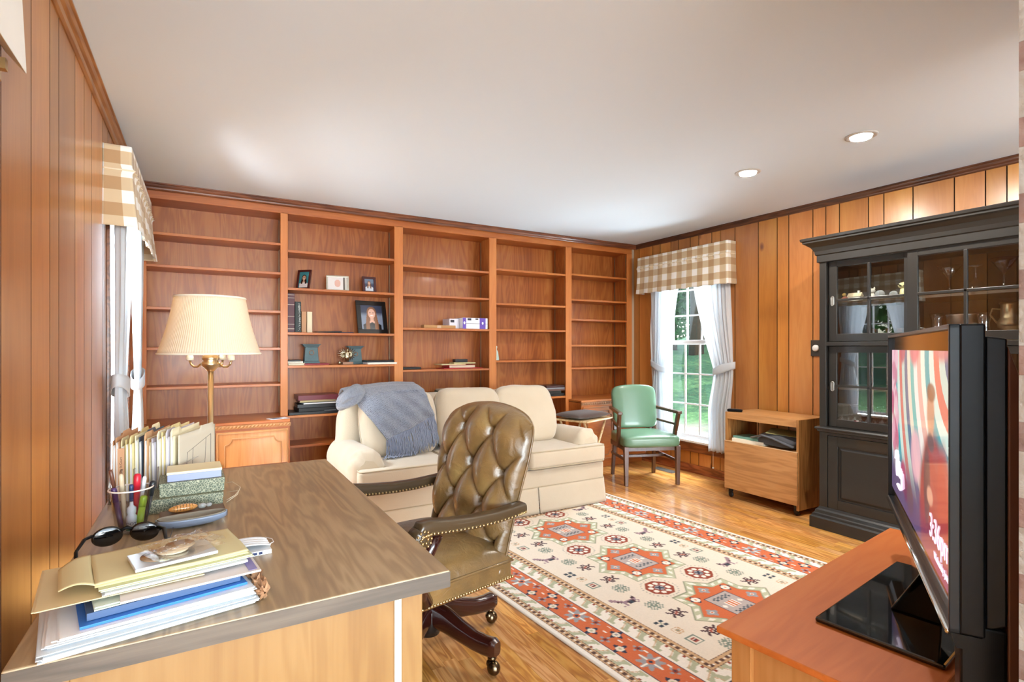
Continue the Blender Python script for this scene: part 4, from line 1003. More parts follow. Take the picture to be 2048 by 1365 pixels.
# ------------------------------------------------------------------ black display cabinet
M_HUT = plain('black_brown_paint', '#201e1b', 0.36, coat=0.3, nb=0.03, ns=25)
M_HUTI = plain('black_brown_inside', '#54483c', 0.5)
hu = thing('display_cabinet', 'tall black display cabinet with glazed sliding doors against the pine wall', 'cabinet', (0, 0, 0))
hy0, hy1, hx, hb = 0.985, 2.150, 3.765, 4.275
def prof(mb, pts, x, ya_, yb_, zbase, M=None):   # moulding: pts (out, z) run round front and both ends
    n = len(pts); vs = []
    for o_, z_ in pts:
        vs += [(hb, yb_ + o_, zbase + z_), (x - o_, yb_ + o_, zbase + z_), (x - o_, ya_ - o_, zbase + z_), (hb, ya_ - o_, zbase + z_)]
    fs = []
    for i in range(n - 1):
        for k in range(3): fs.append((i * 4 + k, i * 4 + k + 1, (i + 1) * 4 + k + 1, (i + 1) * 4 + k))
    fs.append((0, 1, 2, 3)); fs.append(tuple((n - 1) * 4 + k for k in (0, 1, 2, 3))); mb.add(vs, fs); return mb
prof(MB(), [(0.045, 0), (0.045, 0.075), (0.036, 0.085), (0.030, 0.10), (0.022, 0.106), (0.018, 0.125), (0.008, 0.135), (0.0, 0.15)], hx, hy0, hy1, 0.0).build('plinth', M_HUT, hu)
for a_, b_ in ((hy1 - 0.022, hy1), (hy0, hy0 + 0.022)): MB().box(hx + 0.001, hb, a_, b_, 0.1, 1.90).build('side_panel', M_HUT, hu)
MB().box(hb - 0.006, hb, hy0, hy1, 0.1, 1.95).build('back_panel', M_HUTI, hu)
# lower body
lb = MB().box(hx, hx + 0.022, hy1 - 0.055, hy1, 0.14, 0.69).box(hx, hx + 0.022, hy0, hy0 + 0.055, 0.14, 0.69).box(hx, hx + 0.022, hy0 + .055, hy1 - .055, 0.655, 0.69).box(hx, hb, hy0, hy1, 0.10, 0.145).build('lower_frame', M_HUT, hu)
for k, (a, b) in enumerate(((hy0 + 0.058, 1.565), (1.570, hy1 - 0.058))):
    d = MB().box(hx + 0.002, hx + 0.022, a, a + 0.065, 0.15, 0.652).box(hx + 0.002, hx + 0.022, b - 0.065, b, 0.15, 0.652).box(hx + 0.002, hx + 0.022, a + 0.065, b - 0.065, 0.15, 0.215).box(hx + 0.002, hx + 0.022, a + 0.065, b - 0.065, 0.585, 0.652).build('lower_door', M_HUT, hu, bevel=0.0025)
    MB().box(hx + 0.012, hx + 0.02, a + 0.065, b - 0.065, 0.215, 0.585).build('raised_panel', M_HUT, d)
    pm = MB(); A, B, Z0, Z1 = a + 0.09, b - 0.09, 0.24, 0.56
    pm.hexa([(hx + 0.016, a + 0.068, 0.218), (hx + 0.016, b - 0.068, 0.218), (hx + 0.016, b - 0.068, 0.582), (hx + 0.016, a + 0.068, 0.582)], [(hx + 0.004, A, Z0), (hx + 0.004, B, Z0), (hx + 0.004, B, Z1), (hx + 0.004, A, Z1)]).build('panel_bevel', M_HUT, d)
prof(MB(), [(0.0, -0.018), (0.010, -0.012), (0.012, 0.0), (0.022, 0.004), (0.024, 0.012), (0.018, 0.02), (0.004, 0.024)], hx, hy0, hy1, 0.690).build('waist_moulding', M_HUT, hu)
MB().box(hx, hb, hy0, hy1, 0.69, 0.712).build('deck', M_HUT, hu)
# upper carcass
MB().box(hx, hx + 0.022, hy1 - 0.045, hy1, 0.712, 1.885).box(hx, hx + 0.022, hy0, hy0 + 0.045, 0.712, 1.885).box(hx, hx + 0.022, hy0 + .045, hy1 - .045, 1.875, 1.93).box(hx, hx + 0.022, hy0 + .045, hy1 - .045, 1.278, 1.305).build('upper_frame', M_HUT, hu, bevel=0.0015)
MB().box(hx + 0.01, hb, hy0, hy1, 1.90, 1.92).build('top_board', M_HUT, hu)
prof(MB(), [(0.0, -0.052), (0.012, -0.046), (0.012, 0.0), (0.020, 0.006), (0.024, 0.03), (0.040, 0.058), (0.066, 0.080), (0.078, 0.088), (0.078, 0.098), (0.088, 0.104), (0.090, 0.118), (0.080, 0.124)], hx, hy0, hy1, 1.925 - 0.012).build('cornice', M_HUT, hu)
M_CASE = pane_glass('cabinet_glass', (0.93, 0.95, 0.95), refl=0.06)
def hdoor(a, b, z0_, z1_, x, handle_side):
    s_ = 0.055; d = MB().box(x, x + 0.020, a, a + s_, z0_, z1_).box(x, x + 0.020, b - s_, b, z0_, z1_).box(x, x + 0.020, a + s_, b - s_, z0_, z0_ + 0.052).box(x, x + 0.020, a + s_, b - s_, z1_ - 0.045, z1_)
    do = d.build('sliding_door', M_HUT, hu, bevel=0.002)
    mu = MB(); ym = (a + b) / 2; zm_ = (z0_ + 0.052 + z1_ - 0.045) / 2
    mu.box(x - 0.002, x + 0.016, ym - 0.008, ym + 0.008, z0_ + 0.05, z1_ - 0.044).box(x - 0.002, x + 0.016, a + s_, b - s_, zm_ - 0.008, zm_ + 0.008); mu.build('muntin', M_HUT, do, bevel=0.002)
    MB().box(x + 0.009, x + 0.012, a + s_, b - s_, z0_ + 0.052, z1_ - 0.045).build('glass_pane', M_CASE, do)
    yh = (b - s_ / 2) if handle_side > 0 else (a + s_ / 2); zh = (z0_ + z1_) / 2
    pts = [(x - 0.001, yh + 0.010 * math.cos(t), zh + 0.022 * (1 if math.sin(t) >= 0 else -1) + 0.010 * math.sin(t)) for t in [2 * PI * i / 24 for i in range(24)]]
    MB().tube(pts, 0.0025, 6, closed=True).build('recessed_pull', plain('pull_steel', '#a9a6a0', 0.35, metal=1), do)
    MB().box(x - 0.0012, x + 0.001, yh - 0.0075, yh + 0.0075, zh - 0.029, zh + 0.029).build('pull_recess', plain('pull_shadow', '#6a6864', 0.5), do)
hdoor(1.585, hy1 - 0.046, 1.308, 1.872, hx + 0.030, 1); hdoor(hy0 + 0.046, 1.612, 1.308, 1.872, hx + 0.006, -1)
hdoor(1.585, hy1 - 0.046, 0.716, 1.276, hx + 0.030, 1); hdoor(hy0 + 0.046, 1.612, 0.716, 1.276, hx + 0.006, -1)
for z_ in (1.585, 1.30, 0.99): MB().box(hx + 0.06, hb - 0.006, hy0 + 0.022, hy1 - 0.022, z_ - 0.016, z_).build('shelf', M_HUTI, hu)

# ------------------------------------------------------------------ things in the cabinet
M_GL = plain('thin_glass', '#f4f8f8', 0.02, trans=1, ior=1.12, spec=0.9); M_GLR = pane_glass('stemware_glass', (0.90, 0.92, 0.92), refl=0.20)
M_SILV = plain('polished_silver', '#f0ece6', 0.3, metal=1)
def lathe_thing(name, prof_, mat, label, cat, loc, group=None, n=24, parts=()):
    t = thing(name, label, cat, loc, group=group)
    MB().lathe(prof_, n).build('body' if not name.endswith('glass') else 'bowl', mat, t)
    for pn, pf, pm_ in parts: MB().lathe(pf, n).build(pn, pm_, t)
    return t
M_BLUEG = pane_glass('blue_glass', (0.42, 0.42, 0.80), refl=0.10)
def martini(loc, mat_b, label, s=1.0):
    return lathe_thing('martini_glass', [(0.004 * s, 0.085 * s), (0.058 * s, 0.165 * s), (0.0565 * s, 0.165 * s), (0.004 * s, 0.089 * s)], mat_b, label, 'glass', loc, parts=(('stem', [(0.036 * s, 0.0), (0.036 * s, 0.003), (0.010 * s, 0.008), (0.005 * s, 0.02), (0.004 * s, 0.088 * s)], M_GLR),))
martini((3.93, 1.455, 1.5855), M_GLR, 'clear martini glass with a bubbled stem on the upper cabinet shelf', 1.08)
martini((3.93, 1.200, 1.5855), M_BLUEG, 'martini glass with a blue tinted bowl on the upper cabinet shelf', 1.15)
lathe_thing('upturned_wine_glass', [(0.062, 0.0), (0.05, 0.035), (0.032, 0.065), (0.010, 0.082), (0.0045, 0.10), (0.0045, 0.155), (0.034, 0.162), (0.034, 0.165)], M_GLR, 'wide glass turned upside down between the two martini glasses', 'glass', (3.95, 1.335, 1.5855))
lathe_thing('pale_blue_goblet', [(0.03, 0), (0.03, 0.003), (0.005, 0.01), (0.004, 0.07), (0.03, 0.09), (0.05, 0.15), (0.052, 0.19)], plain('frosted_white', '#cfd4dc', 0.5), 'tall frosted goblet at the right end of the upper cabinet shelf', 'glass', (3.92, 1.075, 1.5855))
sb_ = thing('ice_bucket', 'polished silver ice bucket with ring handles on the middle cabinet shelf', 'bucket', (3.95, 1.40, 1.3055))
MB().lathe([(0.0, 0), (0.055, 0.0), (0.065, 0.02), (0.074, 0.15), (0.078, 0.155), (0.076, 0.160), (0.070, 0.155), (0.06, 0.02)], 32).build('bowl', M_SILV, sb_)
MB().tube([(-0.01 + 0.0, -0.080, 0.10), (-0.02, -0.088, 0.085), (0.0, -0.092, 0.07), (0.02, -0.088, 0.085), (0.01, -0.08, 0.10)], 0.004, 6).build('handle', M_SILV, sb_)
lathe_thing('glass_vase', [(0.03, 0), (0.034, 0.01), (0.026, 0.08), (0.028, 0.13), (0.04, 0.17)], M_GLR, 'clear tapered glass vase left of the silver ice bucket', 'vase', (3.93, 1.52, 1.3055))
cf = thing('champagne_bucket', 'shiny gold-toned champagne bucket with side handles on the middle cabinet shelf', 'bucket', (3.96, 1.175, 1.3055))
M_GOLD = plain('gold_toned_silver', '#e9cfa4', 0.28, metal=1)
MB().lathe([(0.0, 0), (0.04, 0.0), (0.045, 0.01), (0.018, 0.03), (0.022, 0.045), (0.06, 0.075), (0.065, 0.10), (0.05, 0.13), (0.048, 0.20), (0.056, 0.215), (0.05, 0.21)], 32).build('cup', M_GOLD, cf)
for s_ in (1, -1): MB().tube([(0, s_ * 0.05, 0.18), (0, s_ * 0.085, 0.185), (0, s_ * 0.095, 0.15), (0, s_ * 0.065, 0.10)], 0.005, 7).build('handle', M_GOLD, cf)
hv = thing('hurricane_glass', 'curved clear glass painted with red flowers in front of the gold bucket', 'glass', (3.86, 1.265, 1.3055))
MB().lathe([(0.024, 0), (0.030, 0.02), (0.026, 0.07), (0.024, 0.10), (0.034, 0.16)], 24).build('bowl', M_GLR, hv)
for k in range(5): MB().ball((0.030 * math.cos(k * 1.26 + 2), 0.030 * math.sin(k * 1.26 + 2), 0.028 + 0.006 * (k % 2)), 0.009, 6).build('painted_flower', plain('red_paint', '#c5322c', 0.4), hv)
# figurines on the upper shelf behind the left door
M_CRYS = plain('cut_crystal', '#e9edf0', 0.1, trans=0.7, ior=1.5)
fg = thing('house_figurine', 'small white cottage figurine on the upper shelf behind the left glass door', 'figurine', (3.93, 2.0, 1.5855))
M_PORC = plain('porcelain', '#ece6da', 0.3)
MB().box(-0.02, 0.02, -0.045, 0.035, 0, 0.035).build('walls', M_PORC, fg)
MB().prism([(-0.024, 0.035), (0.024, 0.035), (0.0, 0.062)], 'y', -0.05, 0.04).build('roof', plain('cottage_roof', '#d9c4a2', 0.5), fg)
MB().box(-0.006, 0.006, -0.035, -0.022, 0.045, 0.075).build('chimney', M_PORC, fg)
cf2 = thing('cat_figurine', 'white porcelain cat figurine next to the cottage figurine', 'figurine', (3.93, 1.885, 1.5855))
MB().lathe([(0.018, 0), (0.022, 0.01), (0.016, 0.04), (0.0, 0.055)], 16).build('body', M_PORC, cf2)
MB().ball((0, 0, 0.065), 0.017, 8).ball((0, 0.012, 0.082), (0.004, 0.005, 0.009), 5).ball((0, -0.012, 0.082), (0.004, 0.005, 0.009), 5).build('head', M_PORC, cf2)
for y_, lab_, r_ in ((1.825, 'round cut-crystal paperweight on the upper shelf behind the left glass door', 0.032), (1.745, 'cut-crystal dish in front of the owl figurine', 0.026)):
    t = thing('crystal_ornament', lab_, 'ornament', (3.90, y_, 1.5855)); MB().ball((0, 0, r_ * 1.0), (r_ * 0.6, r_, r_), 7, e1=0.9).build('facets', M_CRYS, t); MB().box(-0.012, 0.012, -r_ * 0.7, r_ * 0.7, 0, 0.006).build('foot', M_CRYS, t)
ow = thing('owl_figurine', 'pale owl figurine with dark angry brows near the right edge of the left door', 'figurine', (3.94, 1.700, 1.5855))
MB().lathe([(0.022, 0), (0.026, 0.03), (0.022, 0.06), (0.0, 0.075)], 18).build('body', plain('owl_cream', '#d9cf9a', 0.5), ow)
MB().ball((0, 0, 0.085), (0.024, 0.036, 0.022), 10).build('head', plain('owl_cream', '#d9cf9a', 0.5), ow)
for s_ in (1, -1): MB().tube([(-0.024, s_ * 0.006, 0.078), (-0.024, s_ * 0.024, 0.092)], 0.004, 6).build('brow', M_BLK, ow)
rf_ = thing('rooster_figurine', 'little red and yellow figurine at the left end of the upper shelf', 'figurine', (3.95, 2.075, 1.5855))
MB().ball((0, 0, 0.022), (0.018, 0.024, 0.022), 8).build('body', plain('red_glaze', '#a8503e', 0.4), rf_); MB().ball((0, 0.004, 0.055), (0.012, 0.014, 0.014), 8).build('head', plain('yellow_glaze', '#c9a04a', 0.4), rf_)
# tumblers and stemware in rows
def tumbler(loc, label=None):
    t = thing('tumbler', 'clear cut-glass tumbler in the row on the middle shelf behind the left door', 'glass', loc, group='tumblers on the middle cabinet shelf')
    MB().lathe([(0.0, 0.0), (0.026, 0), (0.032, 0.085), (0.0305, 0.085), (0.025, 0.008), (0, 0.008)], 14, smooth=False).build('wall', M_GLR, t); return t
t0 = tumbler((3.88, 1.84, 1.3055))
for x_ in (3.88, 3.96, 4.04):
    for y_ in (1.84, 1.765, 1.69, 1.62):
        if (x_, y_) != (3.88, 1.84): dup(t0, (x_, y_, 1.3055))
def wineglass(z, up=True):
    t = thing('stem_glass', 'clear stem glass standing upside down in the rows on the lower cabinet shelf', 'glass', (3.87, 2.05, z), group='stem glasses on the lower cabinet shelf')
    MB().lathe([(0.030, 0.0), (0.036, 0.03), (0.030, 0.06), (0.006, 0.078), (0.004, 0.085)], 18).build('bowl', M_GLR, t)
    MB().lathe([(0.004, 0.085), (0.004, 0.14), (0.032, 0.146), (0.032, 0.149)], 18).build('stem', M_GLR, t); return t
g0_ = wineglass(0.7125); fst = True
for x_ in (3.87, 3.955, 4.04):
    for y_ in (2.05, 1.965, 1.88, 1.795, 1.71, 1.62):
        if fst: fst = False; continue
        dup(g0_, (x_, y_, 0.7125))
g1_ = dup(g0_, (3.90, 1.75, 0.9905), label='clear stem glass standing upside down behind the second pane of the lower left door', group='stem glasses on the shelf above the lower row')
for x_, y_ in ((3.90, 1.67), (3.90, 1.60), (3.99, 1.75), (3.99, 1.67), (3.99, 1.60), (4.08, 1.71)): dup(g1_, (x_, y_, 0.9905))
rc = thing('red_glass_cup', 'small ruby red glass cup among the stem glasses on the lower shelf', 'glass', (3.83, 1.84, 0.7125)); MB().lathe([(0.012, 0), (0.014, 0.006), (0.018, 0.03), (0.024, 0.06)], 16).build('bowl', pane_glass('ruby_glass', (0.75, 0.06, 0.06), refl=0.1), rc)
rc.location = (3.825, 1.925, 0.7125)

# ------------------------------------------------------------------ printer cart
M_TEAK = wood('teak_laminate_h', '#96683a', '#b58350', '#c69562', axis='y', ring=0.22, fine=0.18, rough=0.4, coat=0.15)
M_TEAKV = wood('teak_laminate_v', '#7d5128', '#a3723e', '#b78650', axis='z', ring=0.3, fine=0.2, rough=0.4, coat=0.15)
ca = thing('printer_cart', 'low wood-laminate cart on casters with an open shelf, left of the black cabinet', 'cart', (4.03, 2.672, 0))
cx0, cx1, cy0, cy1 = -0.185, 0.215, -0.322, 0.322
MB().box(cx0, cx1, cy0 + 0.018, cy1 - 0.018, 0.665, 0.722).build('top', M_TEAK, ca, bevel=0.001)
for s_ in (-1, 1):
    ya_, yb_ = (cy0, cy0 + 0.018) if s_ < 0 else (cy1 - 0.018, cy1)
    MB().box(cx0, cx1, ya_, yb_, 0.042, 0.722).build('side_panel', M_TEAKV, ca, bevel=0.001)
MB().box(cx0 - 0.016, cx0 - 0.001, cy0 + 0.004, cy1 - 0.004, 0.082, 0.478).build('front_panel', M_TEAK, ca, bevel=0.001)
MB().box(cx0 - 0.017, cx0 - 0.0005, cy0 + 0.004, cy1 - 0.004, 0.478, 0.481).build('front_edge_strip', plain('pale_edge_band', '#d8b78c', 0.5), ca)
MB().box(cx0, cx1, cy0 + 0.018, cy1 - 0.018, 0.462, 0.478).build('shelf', M_TEAK, ca)
MB().box(cx0 + 0.005, cx1, cy0 + 0.018, cy1 - 0.018, 0.09, 0.105).build('bottom_panel', M_TEAK, ca)
for sx in (cx0 + 0.03, cx1 - 0.04):
    for sy in (cy0 + 0.035, cy1 - 0.035):
        w0 = MB().lathe([(0.0, -0.010), (0.018, -0.011), (0.024, -0.008), (0.025, 0.0), (0.024, 0.008), (0.018, 0.011), (0.0, 0.010)], 20, M=T(sx, sy, 0.0255) @ Matrix.Rotation(PI / 2, 4, 'Y') @ Matrix.Rotation(0.3, 4, 'X')).box(sx - 0.012, sx + 0.012, sy - 0.012, sy + 0.012, 0.048, 0.09)
        w0.build('caster', plain('black_rubber', '#17181a', 0.5), ca)
# things on and in the cart
ph = thing('cordless_phone', 'small black handset lying on top of the wood cart', 'phone', (3.905, 2.945, 0.7225), 0.5)
MB().box(-0.022, 0.022, -0.06, 0.06, 0, 0.022).build('handset', M_BLKM, ph, bevel=0.008, seg=3); MB().box(-0.015, 0.015, -0.02, 0.045, 0.022, 0.0235).build('keypad', plain('key_grey', '#4a4d50', 0.5), ph)
def slab(name, label, cat, loc, rz, sx, sy, sz, mat, z=0, tilt=None, bevel=0.002, group=None, extra=None):
    t = thing(name, label, cat, loc, rz, group, rot=(tilt[0], tilt[1], rz) if tilt else None)
    MB().box(-sx / 2, sx / 2, -sy / 2, sy / 2, 0, sz).build({'book': 'cover', 'folder': 'cover', 'binder': 'cover'}.get(cat, 'sheet'), mat, t, bevel=bevel)
    return t
def book(name, label, loc, rz, sx, sy, sz, cover, pages='#e6ddc8', group=None, cat='book', rot=None):
    """lies flat: x = spine side at -x"""
    t = thing(name, label, cat, loc, rz, group, rot=rot); c = 0.0025
    MB().box(-sx / 2, sx / 2, -sy / 2, sy / 2, 0, c).box(-sx / 2, sx / 2, -sy / 2, sy / 2, sz - c, sz).box(-sx / 2, -sx / 2 + c, -sy / 2, sy / 2, c, sz - c).build('cover', cover, t, bevel=0.0008)
    MB().box(-sx / 2 + c + 0.0002, sx / 2 - 0.004, -sy / 2 + 0.004, sy / 2 - 0.004, c + 0.0002, sz - c - 0.0002).build('pages', plain('pages_' + pages, pages, 0.9), t); return t
mCr = plain('cream_paper', '#e8e2cf', 0.8); mW = plain('white_paper', '#eef0f2', 0.8); mTe = plain('teal_cover', '#6f9c8f', 0.6)
book('cream_binder', 'cream binder at the bottom of the pile on the cart shelf', (3.97, 2.80, 0.4785), 0.05, 0.22, 0.28, 0.028, mCr, cat='binder')
book('teal_notebook', 'pale teal notebook on the cream binder in the cart', (3.975, 2.82, 0.5070), -0.05, 0.2, 0.24, 0.016, mTe)
bg_ = thing('laptop_bag', 'crumpled dark grey cloth bag lying in the open shelf of the cart', 'bag', (4.0, 2.56, 0.4785))
def bagf(u, v):
    a = 2 * PI * u; b = PI * (v - 0.5); sp = lambda x, e: math.copysign(abs(x) ** e, x)
    p = (0.14 * sp(math.cos(b), 0.5) * sp(math.cos(a), 0.6), 0.185 * sp(math.cos(b), 0.5) * sp(math.sin(a), 0.6), 0.052 + 0.050 * sp(math.sin(b), 0.8))
    n_ = noise.noise_vector(Vector(p) * 9); return (p[0] + n_.x * 0.02, p[1] + n_.y * 0.02, max(0.001, p[2] + n_.z * 0.025 * (p[2] > 0.02)))
MB().grid(bagf, 48, 30, cu=True).build('body', cloth('charcoal_nylon', '#3a3b3f', '#4a4b50', wr=0.8, bmp=0.5), bg_)
MB().tube([(-0.13, 0.20, 0.055), (-0.15, 0.10, 0.09), (-0.15, 0.0, 0.075), (-0.155, -0.10, 0.05), (-0.14, -0.16, 0.03)], 0.018, 8, flat=0.35).build('strap', cloth('charcoal_strap', '#45464a', '#505156'), bg_)
slab('olive_folder', 'olive green folder tilted on the grey bag in the cart', 'folder', (3.985, 2.53, 0.590), 0.35, 0.19, 0.27, 0.004, plain('olive_card', '#8f8c5c', 0.6), tilt=(0.06, -0.10))

# ------------------------------------------------------------------ green armchair
M_GRN = plain('sage_vinyl', '#63846a', 0.32, coat=0.25, nb=0.12, ns=8, var=0.06)
M_WAL = wood('walnut_frame', '#3a2112', '#54321d', '#6b4429', axis='z', ring=0.15, rough=0.35, coat=0.3)
ga = thing('green_armchair', 'sage green vinyl armchair with a dark wood frame by the right-hand window', 'chair', (3.665, 3.80, 0), math.radians(-22.0))
for sx in (-1, 1):
    # front leg runs up to carry the arm
    MB().hexa([(sx * 0.248 - 0.016, -0.258, 0), (sx * 0.248 + 0.016, -0.258, 0), (sx * 0.248 + 0.016, -0.226, 0), (sx * 0.248 - 0.016, -0.226, 0)], [(sx * 0.250 - 0.022, -0.262, 0.36), (sx * 0.250 + 0.022, -0.262, 0.36), (sx * 0.250 + 0.022, -0.218, 0.36), (sx * 0.250 - 0.022, -0.218, 0.36)]).build('front_leg', M_WAL, ga, bevel=0.003)
    MB().hexa([(sx * 0.215 - 0.015, 0.215, 0), (sx * 0.215 + 0.015, 0.215, 0), (sx * 0.215 + 0.015, 0.25, 0), (sx * 0.215 - 0.015, 0.25, 0)], [(sx * 0.205 - 0.017, 0.165, 0.40), (sx * 0.205 + 0.017, 0.165, 0.40), (sx * 0.205 + 0.017, 0.20, 0.40), (sx * 0.205 - 0.017, 0.20, 0.40)]).build('rear_leg', M_WAL, ga, bevel=0.003)
    MB().hexa([(sx * 0.205 - 0.015, 0.165, 0.40), (sx * 0.205 + 0.015, 0.165, 0.40), (sx * 0.205 + 0.015, 0.20, 0.40), (sx * 0.205 - 0.015, 0.20, 0.40)], [(sx * 0.200 - 0.013, 0.235, 0.80), (sx * 0.200 + 0.013, 0.235, 0.80), (sx * 0.200 + 0.013, 0.255, 0.80), (sx * 0.200 - 0.013, 0.255, 0.80)]).build('back_post', M_WAL, ga, bevel=0.003)
    xa = sx * 0.290
    MB().hexa([(sx * 0.250 - 0.014 + sx * 0.02, -0.11, 0.33), (sx * 0.250 + 0.014 + sx * 0.02, -0.11, 0.33), (sx * 0.250 + 0.014 + sx * 0.02, -0.07, 0.33), (sx * 0.250 - 0.014 + sx * 0.02, -0.07, 0.33)], [(xa - 0.014, -0.20, 0.665), (xa + 0.014, -0.20, 0.665), (xa + 0.014, -0.155, 0.665), (xa - 0.014, -0.155, 0.665)]).build('arm_post', M_WAL, ga, bevel=0.003)
    MB().hexa([(xa - 0.022, -0.205, 0.645), (xa + 0.022, -0.205, 0.645), (sx * 0.235 + 0.018, 0.225, 0.655), (sx * 0.235 - 0.018, 0.225, 0.655)], [(xa - 0.022, -0.205, 0.672), (xa + 0.022, -0.205, 0.672), (sx * 0.235 + 0.018, 0.225, 0.682), (sx * 0.235 - 0.018, 0.225, 0.682)]).build('arm', M_WAL, ga, bevel=0.005)
    MB().hexa([(xa - 0.009, -0.165, 0.530), (xa + 0.009, -0.165, 0.530), (sx * 0.225 + 0.009, 0.21, 0.540), (sx * 0.225 - 0.009, 0.21, 0.540)], [(xa - 0.009, -0.165, 0.550), (xa + 0.009, -0.165, 0.550), (sx * 0.225 + 0.009, 0.21, 0.560), (sx * 0.225 - 0.009, 0.21, 0.560)]).build('lower_arm_rail', M_WAL, ga, bevel=0.002)
    MB().box(sx * 0.232 - 0.009, sx * 0.232 + 0.009, -0.23, 0.20, 0.215, 0.238).build('side_stretcher', M_WAL, ga, bevel=0.002)
MB().box(-0.225, 0.225, -0.02, 0.0, 0.215, 0.24).build('cross_stretcher', M_WAL, ga, bevel=0.002)
MB().box(-0.25, 0.25, -0.235, 0.19, 0.315, 0.36).build('seat_rail', M_WAL, ga)
def gseat(u, v):
    a = 2 * PI * u; b = PI * (v - 0.5); sp = lambda x, e: math.copysign(abs(x) ** e, x)
    x = 0.278 * sp(math.cos(b), 0.3) * sp(math.cos(a), 0.22); y = 0.250 * sp(math.cos(b), 0.3) * sp(math.sin(a), 0.22); z = 0.058 * sp(math.sin(b), 0.45)
    k = (1 - (x / 0.28) ** 2) * (1 - (y / 0.25) ** 2); x *= 1 - 0.10 * (y + 0.25) / 0.5
    return (x, y - 0.03, 0.400 + z + (0.022 * k if z > 0 else 0))
MB().grid(gseat, 60, 30, cu=True).build('seat', M_GRN, ga)
def gback(u, v):
    a = 2 * PI * u; b = PI * (v - 0.5); sp = lambda x, e: math.copysign(abs(x) ** e, x)
    x = 0.232 * sp(math.cos(b), 0.28) * sp(math.cos(a), 0.28); y = 0.038 * sp(math.cos(b), 0.28) * sp(math.sin(a), 0.6); z = 0.205 * sp(math.sin(b), 0.28)
    z += 0.018 * (1 - (x / 0.232) ** 2) * (z > 0); x *= 1 - 0.05 * (0.2 - z) / 0.4; y += -0.02 * (1 - (x / 0.232) ** 2) + 0.02
    p = Matrix.Rotation(-0.19, 3, 'X') @ Vector((x, y, z)); return (p.x, p.y + 0.185, p.z + 0.675)
MB().grid(gback, 60, 34, cu=True).build('backrest', M_GRN, ga)

# ------------------------------------------------------------------ folding tray table with a cushion
M_PIN = wood('light_pine', '#b8935f', '#d6b483', '#e6caa0', axis='x', rough=0.45)
tt = thing('tray_table', 'light wood folding tray table between the sofa and the green armchair', 'table', (3.10, 3.96, 0), 0.35)
MB().box(-0.24, 0.22, -0.17, 0.19, 0.595, 0.612).build('tray_top', M_PIN, tt, bevel=0.004)
for sy in (-0.12, 0.14):
    MB().tube([(-0.18, sy, 0.005), (0.17, sy, 0.592)], 0.011, 6).build('leg', M_PIN, tt); MB().tube([(0.18, sy + 0.025, 0.005), (-0.17, sy + 0.025, 0.592)], 0.011, 6).build('leg', M_PIN, tt)
bp = thing('brown_pillow', 'thin dark brown cushion lying on the folding tray table', 'pillow', (3.07, 3.96, 0.614), 0.2)
def pil(u, v):
    x = (2 * u - 1); y = (2 * v - 1); return (x * 0.225 * (1 - 0.05 * (1 - y * y)), y * 0.16 * (1 - 0.05 * (1 - x * x)), 0.028)
for s_ in (1, -1): pass
MB().grid(lambda u, v: (lambda p, h: (p[0], p[1], 0.029 + h))(pil(u, v), 0.032 * ((1 - (2 * u - 1) ** 4) * (1 - (2 * v - 1) ** 4)) ** 0.6), 30, 24).grid(lambda u, v: (lambda p, h: (p[0], p[1], 0.029 - h))(pil(u, v), 0.028 * ((1 - (2 * u - 1) ** 4) * (1 - (2 * v - 1) ** 4)) ** 0.6), 30, 24).build('case', cloth('brown_suede', '#3f2b22', '#4d372c', wr=0.5), bp)
cfo = slab('open_magazine', 'folded newspaper under the brown cushion on the tray table', 'magazine', (3.14, 4.01, 0.6125), 0.4, 0.27, 0.2, 0.0015, mW); bp.location.z = 0.6145
# ------------------------------------------------------------------ things on the bookcase shelves
def picture(name, label, loc, rz, w_, h_, fw, frame_mat, paint, lean=0.22, group=None, depth=0.014, cat='picture frame'):
    """easel frame leaning back; local +x width, faces -y, bottom edge at z=0"""
    t = thing(name, label, cat, loc, rz, group)
    Ml = Matrix.Rotation(-lean, 4, 'X')
    fmb = MB().box(-w_ / 2, w_ / 2, 0, depth, 0, fw, M=Ml).box(-w_ / 2, w_ / 2, 0, depth, h_ - fw, h_, M=Ml).box(-w_ / 2, -w_ / 2 + fw, 0, depth, fw, h_ - fw, M=Ml).box(w_ / 2 - fw, w_ / 2, 0, depth, fw, h_ - fw, M=Ml)
    fmb.build('frame', frame_mat, t, bevel=0.002)
    iw, ih = w_ - 2 * fw, h_ - 2 * fw; nx = 56; nz = max(8, int(nx * ih / iw))
    px_ = np.array([[paint(i / nx, j / nz) for i in range(nx + 1)] for j in range(nz + 1)]).reshape(-1, 3)
    mb = MB().grid(lambda u, v: tuple(Ml @ Vector((-iw / 2 + iw * u, depth * 0.55, fw + ih * v))), nx, nz, smooth=False); mb.col = [(*c, 1) for c in px_]
    mb.build('photograph', attr_mat('photo_print', 0.25, coat=0.3), t, fix=False)
    MB().hexa([(-0.02, depth, 0.0), (0.02, depth, 0.0), (0.02, depth + h_ * 0.42, 0.0), (-0.02, depth + h_ * 0.42, 0.0)], [Ml @ Vector((-0.015, depth + 0.001, h_ * 0.6)), Ml @ Vector((0.015, depth + 0.001, h_ * 0.6)), Ml @ Vector((0.015, depth + 0.004, h_ * 0.6)), Ml @ Vector((-0.015, depth + 0.004, h_ * 0.6))]).build('easel_back', plain('black_card', '#1c1a1a', 0.7), t)
    return t
L_ = lin
